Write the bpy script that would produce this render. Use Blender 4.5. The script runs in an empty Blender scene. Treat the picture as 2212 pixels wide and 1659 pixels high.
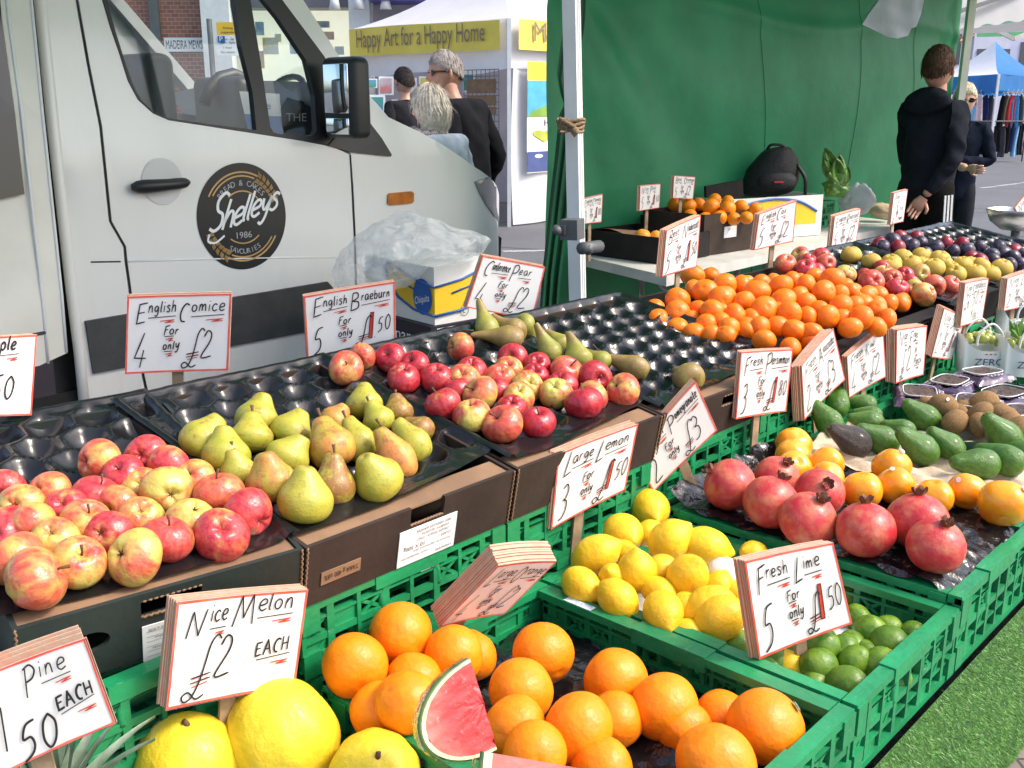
import bpy, bmesh, math, random
from mathutils import Vector, Matrix, Quaternion, noise
from mathutils.geometry import delaunay_2d_cdt
R=math.radians
rnd=random.Random(7)
scene=bpy.context.scene
col=scene.collection
# ------------------------------------------------------------------ camera
FL=2196.0; CX=1106.0; CY=829.5; PT=R(15.2); CH=1.5
cd=bpy.data.cameras.new('camera'); cam=bpy.data.objects.new('camera',cd); col.objects.link(cam)
cam.location=(0,0,CH); cam.rotation_euler=(R(90)-PT,0,0)
cd.sensor_width=36; cd.lens=FL/2212*36; cd.clip_end=400; cd.clip_start=.05
scene.camera=cam
SA=R(47.3)                                   # the stall's long axis
UX=Vector((math.cos(SA),math.sin(SA),0)); BX=Vector((-math.sin(SA),math.cos(SA),0))
def W(x,y,z): return UX*x+BX*y+Vector((0,0,z))
def S(P): return (P.x*UX.x+P.y*UX.y, P.x*BX.x+P.y*BX.y, P.z)
def ray(x,y):
    u=(x-CX)/FL; v=(y-CY)/FL
    return Vector((u,math.cos(PT)-v*math.sin(PT),-(math.sin(PT)+v*math.cos(PT))))
O=Vector((0,0,CH))
def atd(x,y,d): return O+ray(x,y)*d
def atz(x,y,z): r=ray(x,y); return O+r*((z-CH)/r.z)
def aty(x,y,c): r=ray(x,y); return O+r*(c/(r.x*BX.x+r.y*BX.y))
def dep(P): return P.y*math.cos(PT)-(P.z-CH)*math.sin(PT)
# ------------------------------------------------------------------ objects
def tag(o,label=None,cat=None,group=None,kind=None):
    if label: o['label']=label
    if cat: o['category']=cat
    if group: o['group']=group
    if kind: o['kind']=kind
    return o
def thing(name,label,cat,loc=(0,0,0),rz=0,group=None,rx=0):
    o=bpy.data.objects.new(name,None); col.objects.link(o); o.empty_display_size=.05
    o.location=loc; o.rotation_euler=(rx,0,rz)
    return tag(o,label,cat,group)
def link(name,me,parent=None,loc=None):
    o=bpy.data.objects.new(name,me); col.objects.link(o)
    if parent: o.parent=parent
    if loc is not None: o.location=loc
    return o
def dup(root,label=None):
    r=root.copy(); col.objects.link(r)
    if label: r['label']=label
    for ch in list(root.children):
        c=ch.copy(); col.objects.link(c); c.parent=r
        for g in list(ch.children):
            d=g.copy(); col.objects.link(d); d.parent=c
    return r
class MB:
    def __init__(s): s.v=[]; s.f=[]; s.m=[]; s.sm=[]
    def add(s,vs,fs,mi=0,smooth=False):
        n=len(s.v); s.v+= [tuple(v) for v in vs]
        for f in fs: s.f.append([i+n for i in f]); s.m.append(mi); s.sm.append(smooth)
        return s
    def box(s,a,b,mi=0,xf=None):
        (x0,y0,z0),(x1,y1,z1)=a,b
        vs=[(x0,y0,z0),(x1,y0,z0),(x1,y1,z0),(x0,y1,z0),(x0,y0,z1),(x1,y0,z1),(x1,y1,z1),(x0,y1,z1)]
        if xf: vs=[xf(Vector(v)) for v in vs]
        return s.add(vs,[(3,2,1,0),(4,5,6,7),(0,1,5,4),(1,2,6,5),(2,3,7,6),(3,0,4,7)],mi)
    def bar(s,p,q,w,t,up=(0,0,1),mi=0):
        p=Vector(p); q=Vector(q); d=(q-p).normalized(); up=Vector(up)
        a=d.cross(up)
        if a.length<1e-5: a=d.cross(Vector((1,0,0)))
        a.normalize(); b=a.cross(d)
        a=a*w/2; b=b*t/2
        vs=[p-a-b,p+a-b,p+a+b,p-a+b,q-a-b,q+a-b,q+a+b,q-a+b]
        return s.add(vs,[(0,1,2,3),(7,6,5,4),(1,0,4,5),(2,1,5,6),(3,2,6,7),(0,3,7,4)],mi)
    def tube(s,pts,rad,n=8,mi=0,closed=False,caps=True):
        pts=[Vector(p) for p in pts]; k=len(pts)
        rs=rad if isinstance(rad,(list,tuple)) else [rad]*k
        vs=[]; prev=None
        for i,p in enumerate(pts):
            if closed: d=(pts[(i+1)%k]-pts[i-1])
            else: d=pts[min(i+1,k-1)]-pts[max(i-1,0)]
            d=d.normalized() if d.length>1e-9 else Vector((0,0,1))
            if prev is None:
                a=d.orthogonal().normalized()
            else:
                a=(prev-d*prev.dot(d))
                a=a.normalized() if a.length>1e-6 else d.orthogonal().normalized()
            prev=a; b=d.cross(a)
            for j in range(n):
                t=2*math.pi*j/n; vs.append(p+(a*math.cos(t)+b*math.sin(t))*rs[i])
        fs=[]
        for i in range(k if closed else k-1):
            i2=(i+1)%k
            for j in range(n):
                fs.append((i*n+j,i*n+(j+1)%n,i2*n+(j+1)%n,i2*n+j))
        if caps and not closed: fs.append(tuple(range(n-1,-1,-1))); fs.append(tuple((k-1)*n+j for j in range(n)))
        return s.add(vs,fs,mi,True)
    def lathe(s,prof,n=24,mi=0,fn=None,xf=None):
        """prof: (r,z) from top to bottom, ends on the axis"""
        vs=[];k=len(prof)
        for i,(r,z) in enumerate(prof):
            for j in range(n):
                t=2*math.pi*j/n
                v=Vector((r*math.cos(t),r*math.sin(t),z))
                if fn: v=fn(v,t,i/(k-1))
                if xf: v=xf(v)
                vs.append(v)
        fs=[(i*n+j,(i+1)*n+j,(i+1)*n+(j+1)%n,i*n+(j+1)%n) for i in range(k-1) for j in range(n)]
        return s.add(vs,fs,mi,True)
    def grid(s,fn,nu,nv,mi=0,smooth=True):
        vs=[fn(i/nu,j/nv) for j in range(nv+1) for i in range(nu+1)]
        fs=[(j*(nu+1)+i,j*(nu+1)+i+1,(j+1)*(nu+1)+i+1,(j+1)*(nu+1)+i) for j in range(nv) for i in range(nu)]
        return s.add(vs,fs,mi,smooth)
    def ball(s,c,r,n=14,m=9,mi=0,sc=(1,1,1)):
        c=Vector(c)
        pr=[(math.sin(math.pi*i/m),math.cos(math.pi*i/m)) for i in range(m+1)]
        return s.lathe(pr,n,mi,xf=lambda v:c+Vector((v.x*sc[0],v.y*sc[1],v.z*sc[2]))*r)
    def mesh(s,name,mats):
        me=bpy.data.meshes.new(name); me.from_pydata(s.v,[],s.f)
        for m in (mats if isinstance(mats,(list,tuple)) else [mats]): me.materials.append(m)
        me.polygons.foreach_set('material_index',s.m); me.polygons.foreach_set('use_smooth',s.sm)
        me.update(); return me
    def build(s,name,mats,parent=None,loc=None):
        return link(name,s.mesh(name,mats),parent,loc)
def cat(pts,k=5,closed=False):
    """Catmull-Rom through 2-D or 3-D points"""
    P=[Vector(p) for p in pts]; n=len(P)
    if n<3: return P
    out=[]
    for i in range(n if closed else n-1):
        if closed: a,b,c,d=P[i-1],P[i],P[(i+1)%n],P[(i+2)%n]
        else: a,b,c,d=P[max(i-1,0)],P[i],P[i+1],P[min(i+2,n-1)]
        for j in range(k):
            t=j/k
            out.append(.5*((2*b)+(c-a)*t+(2*a-5*b+4*c-d)*t*t+(3*b-a-3*c+d)*t**3))
    if not closed: out.append(P[-1])
    return out
def inside(p,poly):
    c=False; n=len(poly); x,y=p
    for i in range(n):
        x1,y1=poly[i][0],poly[i][1]; x2,y2=poly[i-1][0],poly[i-1][1]
        if (y1>y)!=(y2>y) and x<(x2-x1)*(y-y1)/(y2-y1)+x1: c=not c
    return c
def sheet2d(outer,holes=(),step=.08):
    """triangles covering a polygon with holes, with interior points"""
    loops=[list(outer)]+[list(h) for h in holes]
    vs=[];es=[]
    for L in loops:
        n=len(vs); vs+=[Vector((p[0],p[1])) for p in L]; es+=[(n+i,n+(i+1)%len(L)) for i in range(len(L))]
    xs=[p[0] for p in outer]; ys=[p[1] for p in outer]
    if step:
        x=min(xs)+step/2
        while x<max(xs):
            y=min(ys)+step/2
            while y<max(ys):
                q=(x,y)
                if inside(q,outer) and not any(inside(q,h) for h in holes): vs.append(Vector(q))
                y+=step
            x+=step
    v,e,f,_,_,_=delaunay_2d_cdt(vs,es,[],0,1e-6)
    out=[]
    for t in f:
        c=(sum(v[i].x for i in t)/3,sum(v[i].y for i in t)/3)
        if inside(c,outer) and not any(inside(c,h) for h in holes): out.append(tuple(t))
    return [tuple(p) for p in v],out
def prism(mb,outer,holes,fn,t0,t1,mi=0,step=0,smooth=False,back=True):
    """flat outline given thickness; fn(x,y,t) -> 3-D"""
    v,f=sheet2d(outer,holes,step)
    mb.add([fn(p[0],p[1],t0) for p in v],f,mi,smooth)
    if back: mb.add([fn(p[0],p[1],t1) for p in v],[tuple(reversed(t)) for t in f],mi,smooth)
    for L in [outer]+list(holes):
        n=len(L)
        mb.add([fn(p[0],p[1],t0) for p in L]+[fn(p[0],p[1],t1) for p in L],[(i,(i+1)%n,n+(i+1)%n,n+i) for i in range(n)],mi)
_tc={}
def text2d(s,size=1):
    """outline text of the built-in font as flat triangles"""
    if s not in _tc:
        cu=bpy.data.curves.new('t','FONT'); cu.body=s; cu.resolution_u=3
        o=bpy.data.objects.new('t',cu); col.objects.link(o)
        dg=bpy.context.evaluated_depsgraph_get(); dg.update()
        me=bpy.data.meshes.new_from_object(o.evaluated_get(dg))
        _tc[s]=([(v.co.x,v.co.y) for v in me.vertices],[tuple(p.vertices) for p in me.polygons])
        bpy.data.objects.remove(o); bpy.data.curves.remove(cu); bpy.data.meshes.remove(me)
    v,f=_tc[s]
    return [(x*size,y*size) for x,y in v],f
def put_text(mb,s,fn,x,y,w=None,h=.7,mi=0,center=True,sx=1):
    """text with baseline y, cap height h, squeezed to width w; fn(x,y)->3-D"""
    v,f=text2d(s)
    if not v: return
    x0=min(p[0] for p in v); x1=max(p[0] for p in v)
    k=h/.7; kx=k*sx
    if w: kx=w/max(x1-x0,1e-6)
    off=x-(x0+x1)/2*kx if center else x-x0*kx
    mb.add([fn(p[0]*kx+off,p[1]*k+y) for p in v],f,mi)
# ------------------------------------------------------------------ materials
def nt(name):
    m=bpy.data.materials.new(name); m.use_nodes=True
    t=m.node_tree; b=t.nodes['Principled BSDF']; return m,t,b
def N(t,ty,**kw):
    n=t.nodes.new(ty)
    for k,v in kw.items():
        if k.startswith('i_'): n.inputs[k[2:].replace('_',' ')].default_value=v
        else: setattr(n,k,v)
    return n
def c4(c): return (c[0],c[1],c[2],1)
def mixc(t,fac,a,b):
    n=t.nodes.new('ShaderNodeMix'); n.data_type='RGBA'
    for sock,val in ((n.inputs[0],fac),(n.inputs[6],a),(n.inputs[7],b)):
        if hasattr(val,'is_output'): t.links.new(val,sock)
        elif isinstance(val,(int,float)): sock.default_value=val
        else: sock.default_value=c4(val)
    return n.outputs[2]
def ramp(t,src,lo,hi):
    n=N(t,'ShaderNodeMapRange'); n.interpolation_type='SMOOTHSTEP'
    n.inputs[1].default_value=lo; n.inputs[2].default_value=hi
    t.links.new(src,n.inputs[0]); return n.outputs[0]
def coords(t,scale=(1,1,1),kind='Object',rand=True):
    tc=N(t,'ShaderNodeTexCoord'); mp=N(t,'ShaderNodeMapping'); mp.inputs['Scale'].default_value=scale
    t.links.new(tc.outputs[kind],mp.inputs[0])
    if rand:
        oi=N(t,'ShaderNodeObjectInfo'); mu=N(t,'ShaderNodeMath',operation='MULTIPLY'); mu.inputs[1].default_value=40
        t.links.new(oi.outputs['Random'],mu.inputs[0]); cx=N(t,'ShaderNodeCombineXYZ')
        for i in range(3): t.links.new(mu.outputs[0],cx.inputs[i])
        t.links.new(cx.outputs[0],mp.inputs['Location'])
    return mp.outputs[0]
def noi(t,vec,scale,detail=3,rough=.55,out='Fac'):
    n=N(t,'ShaderNodeTexNoise'); n.inputs['Scale'].default_value=scale; n.inputs['Detail'].default_value=detail; n.inputs['Roughness'].default_value=rough
    t.links.new(vec,n.inputs['Vector']); return n.outputs[out]
def bump(t,b,h,strength,dist=.01):
    n=N(t,'ShaderNodeBump'); n.inputs['Strength'].default_value=strength; n.inputs['Distance'].default_value=dist
    t.links.new(h,n.inputs['Height']); t.links.new(n.outputs[0],b.inputs['Normal'])
def mat(name,c,rough=.5,var=.12,scale=12,bmp=0,bs=60,c2=None,metal=0,coat=0,spec=.5,kind='Object',alpha=None,trans=0,sub=0):
    m,t,b=nt(name); v=coords(t,kind=kind,rand=False)
    n=noi(t,v,scale,4)
    c2=c2 or tuple(x*(1-2*var) for x in c); c1=c if c2 else c
    cc=mixc(t,ramp(t,n,.3,.7),c1,c2); t.links.new(cc,b.inputs['Base Color'])
    b.inputs['Roughness'].default_value=rough; b.inputs['Metallic'].default_value=metal
    b.inputs['Coat Weight'].default_value=coat; b.inputs['Specular IOR Level'].default_value=spec
    if trans: b.inputs['Transmission Weight'].default_value=trans
    if alpha is not None: b.inputs['Alpha'].default_value=alpha
    if bmp: bump(t,b,noi(t,v,bs,3),bmp)
    return m
def fabric(name,c,trans=.35,rough=.8,scale=6,var=.08,bmp=.3,bs=9):
    m,t,b=nt(name); v=coords(t,rand=False)
    cc=mixc(t,ramp(t,noi(t,v,scale,4),.3,.7),c,tuple(x*(1-2*var) for x in c))
    t.links.new(cc,b.inputs['Base Color']); b.inputs['Roughness'].default_value=rough
    bump(t,b,noi(t,v,bs,4),bmp,.02)
    tr=N(t,'ShaderNodeBsdfTranslucent'); t.links.new(cc,tr.inputs['Color'])
    mx=N(t,'ShaderNodeMixShader'); mx.inputs[0].default_value=trans
    t.links.new(b.outputs[0],mx.inputs[1]); t.links.new(tr.outputs[0],mx.inputs[2])
    t.links.new(mx.outputs[0],t.nodes['Material Output'].inputs['Surface'])
    return m
def clearmat(name,tint=(.95,.97,.97),op=.12,rough=.03,refl=1.0,bmp=0,bs=30):
    """thin clear film or window pane: see-through, with a sheen and some milkiness"""
    m,t,b=nt(name); t.nodes.remove(b)
    tp=N(t,'ShaderNodeBsdfTransparent'); tp.inputs[0].default_value=c4(tint)
    df=N(t,'ShaderNodeBsdfDiffuse'); df.inputs[0].default_value=(.9,.92,.93,1)
    gl=N(t,'ShaderNodeBsdfGlossy'); gl.inputs['Roughness'].default_value=rough
    fr=N(t,'ShaderNodeFresnel'); fr.inputs[0].default_value=1.45
    m1=N(t,'ShaderNodeMixShader'); m1.inputs[0].default_value=op
    t.links.new(tp.outputs[0],m1.inputs[1]); t.links.new(df.outputs[0],m1.inputs[2])
    mu=N(t,'ShaderNodeMath',operation='MULTIPLY'); mu.inputs[1].default_value=refl; t.links.new(fr.outputs[0],mu.inputs[0])
    m2=N(t,'ShaderNodeMixShader'); t.links.new(mu.outputs[0],m2.inputs[0])
    t.links.new(m1.outputs[0],m2.inputs[1]); t.links.new(gl.outputs[0],m2.inputs[2])
    t.links.new(m2.outputs[0],t.nodes['Material Output'].inputs['Surface'])
    if bmp:
        v=coords(t,rand=False); bp=N(t,'ShaderNodeBump'); bp.inputs['Strength'].default_value=bmp; bp.inputs['Distance'].default_value=.02
        t.links.new(noi(t,v,bs,4),bp.inputs['Height'])
        for n in (gl,df,fr): t.links.new(bp.outputs[0],n.inputs['Normal'])
    return m
M={}
M['green_crate']=mat('green_crate_plastic',(.010,.265,.092),.40,.22,9,.25,45,c2=(.012,.18,.064))
def wear_or_crease(m,scuff,dirt,sc=1.0,amt=.5):
    """pale scuffs and dark grime over an existing plain material"""
    t=m.node_tree; b=t.nodes['Principled BSDF']; l=b.inputs['Base Color'].links[0]; src=l.from_socket
    v=coords(t,(1,1,1)); s1=ramp(t,noi(t,coords(t,(1,6,6)),26*sc,5,.75),.63,.70); s2=ramp(t,noi(t,v,9*sc,6,.75),.58,.74)
    def k(x,f):
        n=N(t,'ShaderNodeMath',operation='MULTIPLY'); t.links.new(x,n.inputs[0]); n.inputs[1].default_value=f; return n.outputs[0]
    c=mixc(t,k(s1,amt),src,scuff); c=mixc(t,k(s2,amt*.9),c,dirt); t.links.new(c,b.inputs['Base Color'])
wear_or_crease(M['green_crate'],(.22,.42,.33),(.012,.075,.035),1,.55)
M['black_tray']=mat('black_tray_plastic',(.010,.010,.011),.22,.1,8,.12,25)
M['black_film']=mat('black_film',(.009,.009,.011),.2,.1,8,.7,28)
M['box_brown']=mat('box_dark_brown',(.046,.032,.025),.7,.15,9,.1,60,spec=.2)
M['box_black']=mat('box_black',(.020,.017,.016),.7,.15,9,.1,60,spec=.2)
M['box_green']=mat('box_dark_green',(.018,.028,.024),.6,.12,9,.1,60)
M['kraft']=mat('kraft_card',(.25,.145,.078),.8,.12,14,.1,90)
M['white_card']=mat('white_card',(.76,.75,.72),.55,.03,6)
M['sign_card']=mat('sign_card',(.79,.775,.74),.55,.03,7)
wear_or_crease(M['sign_card'],(.84,.83,.80),(.55,.52,.47),1.3,.35)
M['paper_label']=mat('paper_label',(.78,.78,.76),.6,.02,6)
M['ink']=mat('black_ink',(.012,.011,.014),.5,0,5)
M['ink_grey']=mat('grey_ink',(.12,.12,.13),.5,0,5)
M['red_ink']=mat('red_ink',(.62,.055,.03),.5,.12,30)
M['red_border']=mat('red_border',(.72,.07,.04),.5,.15,25,c2=(.80,.16,.11))
M['wood']=mat('stake_wood',(.42,.29,.17),.75,.2,30,.15,70)
M['card_edge']=mat('card_edges',(.52,.36,.25),.85,.14,60,.1,150,c2=(.56,.30,.20))
M['turf']=mat('turf_backing',(.05,.17,.03),.8,.2,40,.6,160)
M['blade']=mat('turf_blade',(.15,.37,.055),.4,.3,60)
M['white_plastic']=mat('white_plastic',(.75,.75,.73),.4,.05,8)
M['table_top']=mat('table_top_plastic',(.60,.58,.54),.5,.08,9)
M['steel']=mat('steel',(.55,.56,.57),.3,.08,10,metal=1)
M['alu']=mat('white_aluminium',(.72,.72,.71),.38,.05,6)
M['dark_rubber']=mat('dark_rubber',(.014,.014,.015),.45,.1,9)
M['black_gloss']=mat('black_gloss',(.01,.01,.011),.12,.1,6)
M['grey_plastic']=mat('grey_plastic',(.10,.105,.11),.5,.08,9)
# ================================================================== the stall: table, turf, crates, boxes, trays
t=thing('display_table','low table under the green crates, hidden by its artificial grass cover','table',W(2.2,1.2,0),SA)
MB().box((-2.4,-.63,.49),(3.0,.75,.528)).build('table_top',M['table_top'],t)
for sx in (-2.2,.2,2.7):
    for sy in (-.5,.6): MB().box((sx,sy,0),(sx+.04,sy+.04,.49)).build('leg',M['steel'],t)
# artificial grass hanging over the front of the table
def skirt(u,v):
    x=-.3+u*5.2; k=math.sin(x*9)*.5+math.sin(x*23+1)*.25+noise.noise(Vector((x*4,0,3)))*.8
    z=.529*(1-v); y=.505-.012*v+k*.022*v+.05*v*v
    return W(x,y,z)
sk=MB().grid(skirt,160,14).build('grass_skirt',M['turf'])
tag(sk,'artificial grass cover hanging down the front of the fruit table','table skirt')
b=MB()
for i in range(52000):
    u=rnd.uniform(.31,.62); v=rnd.uniform(0,1)
    p=skirt(u,v); q=skirt(u+.001,v)-p; d=skirt(u,min(v+.02,1.02))-p
    n=q.cross(d); n.normalize()
    if n.dot(BX)>0: n=-n
    l=rnd.uniform(.004,.008); a=rnd.uniform(0,6.28); s_=(q.normalized()*math.cos(a)+d.normalized()*math.sin(a))
    b.add([p-s_*.0007,p+s_*.0007,p+n*l*.8+Vector((rnd.gauss(0,.003),rnd.gauss(0,.003),rnd.gauss(-.002,.003)))],[(0,1,2)])
pile=b.build('grass_pile',M['blade'],sk); pile['kind']='stuff'
# ---- crate
def crate_parts(w,d,h):
    """walls of a vented folding crate; local x 0..w, y 0..d"""
    def wall(L,handle):
        m=MB()
        X=lambda a,b: m.box(a,b)
        X((0,0,h-.014),(L,.024,h)); X((.0,.002,h-.034),(L,.014,h-.029))
        X((0,.002,h*.50-.006),(L,.013,h*.50+.006)); X((0,0,0),(L,.016,.013))
        X((0,.002,h*.27),(L,.011,h*.27+.004)); X((0,.002,h*.74),(L,.011,h*.74+.004))
        n=max(4,round(L/.05))
        for i in range(n+1):
            x=min(max(L*i/n,.004),L-.004); wd=.006 if i%2 else .0035
            X((x-wd,.001,.013),(x+wd,.012,h-.014))
        for i in range(n):
            a=L*i/n; bb=L*(i+1)/n
            if handle and abs((a+bb)/2-L/2)<.055: continue
            if i%3!=1:
                m.bar((a,.007,h*.5),(bb,.007,h-.03),.006,.0035,up=(0,1,0)); m.bar((a,.007,h-.03),(bb,.007,h*.5),.006,.0035,up=(0,1,0))
            else: X((a,.006,h*.5),(bb,.009,h*.72))
            if i%2==0: m.bar((a,.007,.012),(bb,.007,h*.5),.006,.0035,up=(0,1,0)); X((a,.007,h*.27),(bb,.0095,h*.5))
            else: X((a,.006,.012),(bb,.0085,h*.27))
        if handle:
            pts=[(L/2-.055,h*.50),(L/2-.045,h*.80),(L/2+.045,h*.80),(L/2+.055,h*.50)]
            m.tube([(x,.006,z) for x,z in cat(pts,5)],.006,6)
            X((L/2-.07,-.002,h-.024),(L/2+.07,.0255,h+.003))
        # raised corner pieces
        for x in (0,L-.03): X((x,-.003,h-.05),(x+.03,.012,h-.004)); X((x,-.003,.004),(x+.03,.012,.045))
        return m
    def place(m,xf): m.v=[tuple(xf(Vector(v))) for v in m.v]; return m
    ws=[place(wall(w,True),lambda v:v),
        place(wall(w,True),lambda v:Vector((w-v.x,d-v.y,v.z))),
        place(wall(d-.052,True),lambda v:Vector((v.y,d-.026-v.x,v.z))),
        place(wall(d-.052,True),lambda v:Vector((w-v.y,.026+v.x,v.z)))]
    fl=MB()
    for i in range(11): x=.02+(w-.04)*i/10; fl.box((x-.006,.012,.004),(x+.006,d-.012,.010))
    for i in range(17): y=.02+(d-.04)*i/16; fl.box((.012,y-.005,.0105),(w-.012,y+.005,.014))
    return ws,fl
CR=None
def crate(label,x,y,z,w=.4,d=.6,h=.13,group='green plastic crates on the stall'):
    global CR
    loc=W(x,y,z)
    if CR is None:
        CR=thing('fruit_crate',label,'crate',loc,SA,group)
        ws,fl=crate_parts(.4,.6,.13)
        for m in ws: m.build('crate_wall',M['green_crate'],CR)
        fl.build('crate_floor',M['green_crate'],CR); o=CR
    else:
        o=dup(CR,label); o.location=loc
    o.scale=(w/.4,d/.6,h/.13)
    return o
CY0=.515
crate('green plastic crate full of large oranges',.80,CY0,.53,.49,.61)
crate('green plastic crate holding lemons and limes',1.30,CY0,.53,.405,.61)
crate('green plastic crate with pomegranates and persimmons laid on black film',1.712,CY0,.53,.42,.61,.148)
crate('green plastic crate holding yellow melons',.385,CY0,.45,.41,.61)
crate('green plastic crate holding the pineapple at the left edge',-.03,CY0,.45,.41,.61)
crate('green plastic crate under the avocados',2.14,CY0,.53,.42,.61,.145)
crate('green plastic crate under the bagged berries and kiwis',2.565,CY0,.53,.42,.61,.145)
crate('green plastic crate under the white grape bags',2.99,CY0,.53,.42,.61,.145)
crate('green plastic crate at the right end of the stall',3.415,CY0,.53,.42,.61,.145)
k=0
names=['apple','green pear','red apple','brown pear','tangerine','striped apple','russet apple']
for i,(x,w,nm) in enumerate([(.36,.42,'big left apple'),(.795,.445,'yellow pear'),(1.246,.445,'dark red apple'),(1.70,.44,'long brown pear'),(2.15,.4,'brown pear'),(2.56,.42,'tangerine'),(3.0,.42,'tangerine'),(3.44,.42,'striped apple')]):
    side={2.15:'second ',3.0:'second '}.get(x,'')
    crate(f'upper green crate of the {side}stack under the {nm} box',x,1.163,.656,w,.58,.124)
    crate(f'lower green crate of the {side}stack under the {nm} box',x,1.166,.53,w,.58,.125)
# ---- cardboard boxes, tipped up at the back
TILT=R(10.3); TT=math.tan(TILT)
def trayz(y): return .885+(y-1.165)*TT
def card_box(label,x,w,m,y=1.16,z=.78,d=.56,h=.105,notch=None,slot=None,ovals=(),group='dark cardboard fruit boxes',tilt=TILT,inner='kraft',holes=True,rz=0):
    o=thing('cardboard_box',label,'box',W(x,y,z),SA+rz,group,rx=tilt)
    b=MB(); T=.007
    out=[(0,0),(w,0),(w,h),(0,h)]; hs=[]
    if holes:
        if notch:
            a_,c_=notch; out=[(0,0),(w,0),(w,h),(c_,h),(c_+.001,h-.010),(c_-.001,h-.032),(a_+.001,h-.034),(a_-.001,h-.010),(a_,h),(0,h)]
        else: s0,s1=slot or (w*.40,w*.62); hs=[[(s0,h-.036),(s1,h-.036),(s1,h-.012),(s0,h-.012)]]
        for ox in ovals: hs.append([(ox+.022*math.cos(a)*1.2,h*.5+.015*math.sin(a)) for a in [i*math.pi/8 for i in range(16)]])
    b2=MB(); prism(b2,out,hs,lambda u,v,t:Vector((u,t,v)),0,T); b2.build('front_panel',m,o)
    prism(b,[(0,0),(w,0),(w,h),(0,h)],[],lambda u,v,t:Vector((u,t,v)),d,d-T)
    b.box((0,T+.0005,0),(T,d-T-.0005,h)); b.box((w-T,T+.0005,0),(w,d-T-.0005,h)); b.box((T+.0005,T+.0005,0),(w-T-.0005,d-T-.0005,.006))
    b.build('box_body',m,o)
    c=MB()                                       # folded-in kraft flaps and torn fluted edges
    c.box((T+.001,T+.001,h-.007),(w-T-.001,.055,h-.004)); 
    c.build('flap',M[inner],o)
    class TE:
        def tube(s_,pts,r_,n_): MB().tube(pts,r_,n_).build('torn_edge',M['kraft'],o)
    e=TE()
    for xx in (-.0012,w-.0058):
        pts=[(xx+.0035+.0012*math.sin(i*1.9),-.0012,h*i/40) for i in range(41)]
        e.tube(pts,.0017,5)
    for hh in hs[:1]:
        (x0,z0),(x1,_),(_,z1),_=hh
        e.tube([(x0+(x1-x0)*i/30,.001+.0015*math.sin(i*2.3),z0-.001) for i in range(31)],.0022,5); e.tube([(x0+(x1-x0)*i/30,.001+.0015*math.sin(i*2.3),z1) for i in range(31)],.0018,5)
    if notch: e.tube([(a_+(c_-a_)*i/30,.002+.0015*math.sin(i*2.3),h-.032) for i in range(31)],.0022,5)
    return o
bx_app=card_box('dark green cardboard box carrying the left tray of apples',.412,.39,M['box_green'],y=1.226,rz=R(-9.5),slot=(.155,.238),ovals=(.088,.305))
bx_pear=card_box('dark brown cardboard box with white label carrying the yellow pears',.797,.448,M['box_brown'],notch=(.205,.278))
bx_brae=card_box('dark brown cardboard box carrying the tray of dark red apples',1.252,.445,M['box_brown'])
bx_conf=card_box('dark brown cardboard box with torn front under the nearly empty pear tray',1.702,.60,M['box_brown'])
bx_tang=card_box('black cardboard box heaped with tangerines, front half',2.36,.50,M['box_black'],h=.095,inner='box_black')
bx_tan2=card_box('black cardboard box heaped with tangerines, right half',2.87,.44,M['box_black'],h=.095,inner='box_black')
bx_cox=card_box('black cardboard box under the striped apples',3.34,.46,M['box_black'],inner='box_black')
bx_rus=card_box('black cardboard box under the russet apples',3.81,.46,M['box_black'],inner='box_black')
bx_plu=card_box('black cardboard box under the plums',4.28,.55,M['box_black'],inner='box_black')
# the white label and the small tare label on the pear box, printed upside down
lb=MB().box((.183,-.0022,.002),(.310,-.0006,.068)).build('box_label',M['paper_label'],bx_pear)
pm=MB()
def ud(w0,w1,z0,z1): return lambda x,y: Vector((w1-x*(w1-w0),-.003,z1-y*(z1-z0)))
f=ud(.183,.310,.002,.068)
for s_,x,y,w_,h_ in [('RED SEEDLESS GRAPES',.42,.88,.6,.07),('VARIETY: ALLISON',.38,.76,.48,.07),('ORIGIN: PUGLIA - ITALY',.42,.64,.56,.07),('10 X 500g',.74,.48,.36,.11),('CLASS 1',.2,.5,.22,.07),('Packed by Agrinuova SRL',.42,.33,.66,.05),('GGN: 4052852951841',.72,.2,.46,.05),('L4064D293',.2,.1,.28,.06)]:
    put_text(pm,s_,f,x,1-y-.03,w_,h_)
pm.build('print',M['ink_grey'],lb)
lb=MB().box((.03,-.0022,.03),(.105,-.0006,.052)).build('box_label',M['kraft'],bx_pear)
pm=MB(); put_text(pm,'TARA g 400 ±8%',ud(.03,.105,.03,.052),.5,.3,.86,.4); pm.build('print',M['ink'],lb)
lb=MB().box((.155,-.0022,-.012),(.235,-.0006,.054)).build('box_label',M['paper_label'],bx_app)
pm=MB(); f=ud(.155,.235,-.012,.054)
for i in range(6): pm.add([f(.06,.15+i*.12),f(.94,.15+i*.12),f(.94,.158+i*.12),f(.06,.158+i*.12)],[(0,1,2,3)])
put_text(pm,'Karen x Kifli',f,.7,.08,.4,.07); put_text(pm,'Class 1 Apples',f,.5,.3,.6,.05); put_text(pm,'Product of Italy',f,.55,.55,.6,.05)
for i in range(12): pm.add([f(.05+i*.012,.72),f(.055+i*.012+.004*(i%3==0),.72),f(.055+i*.012+.004*(i%3==0),.9),f(.05+i*.012,.9)],[(0,1,2,3)])
pm.build('print',M['ink_grey'],lb)
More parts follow.
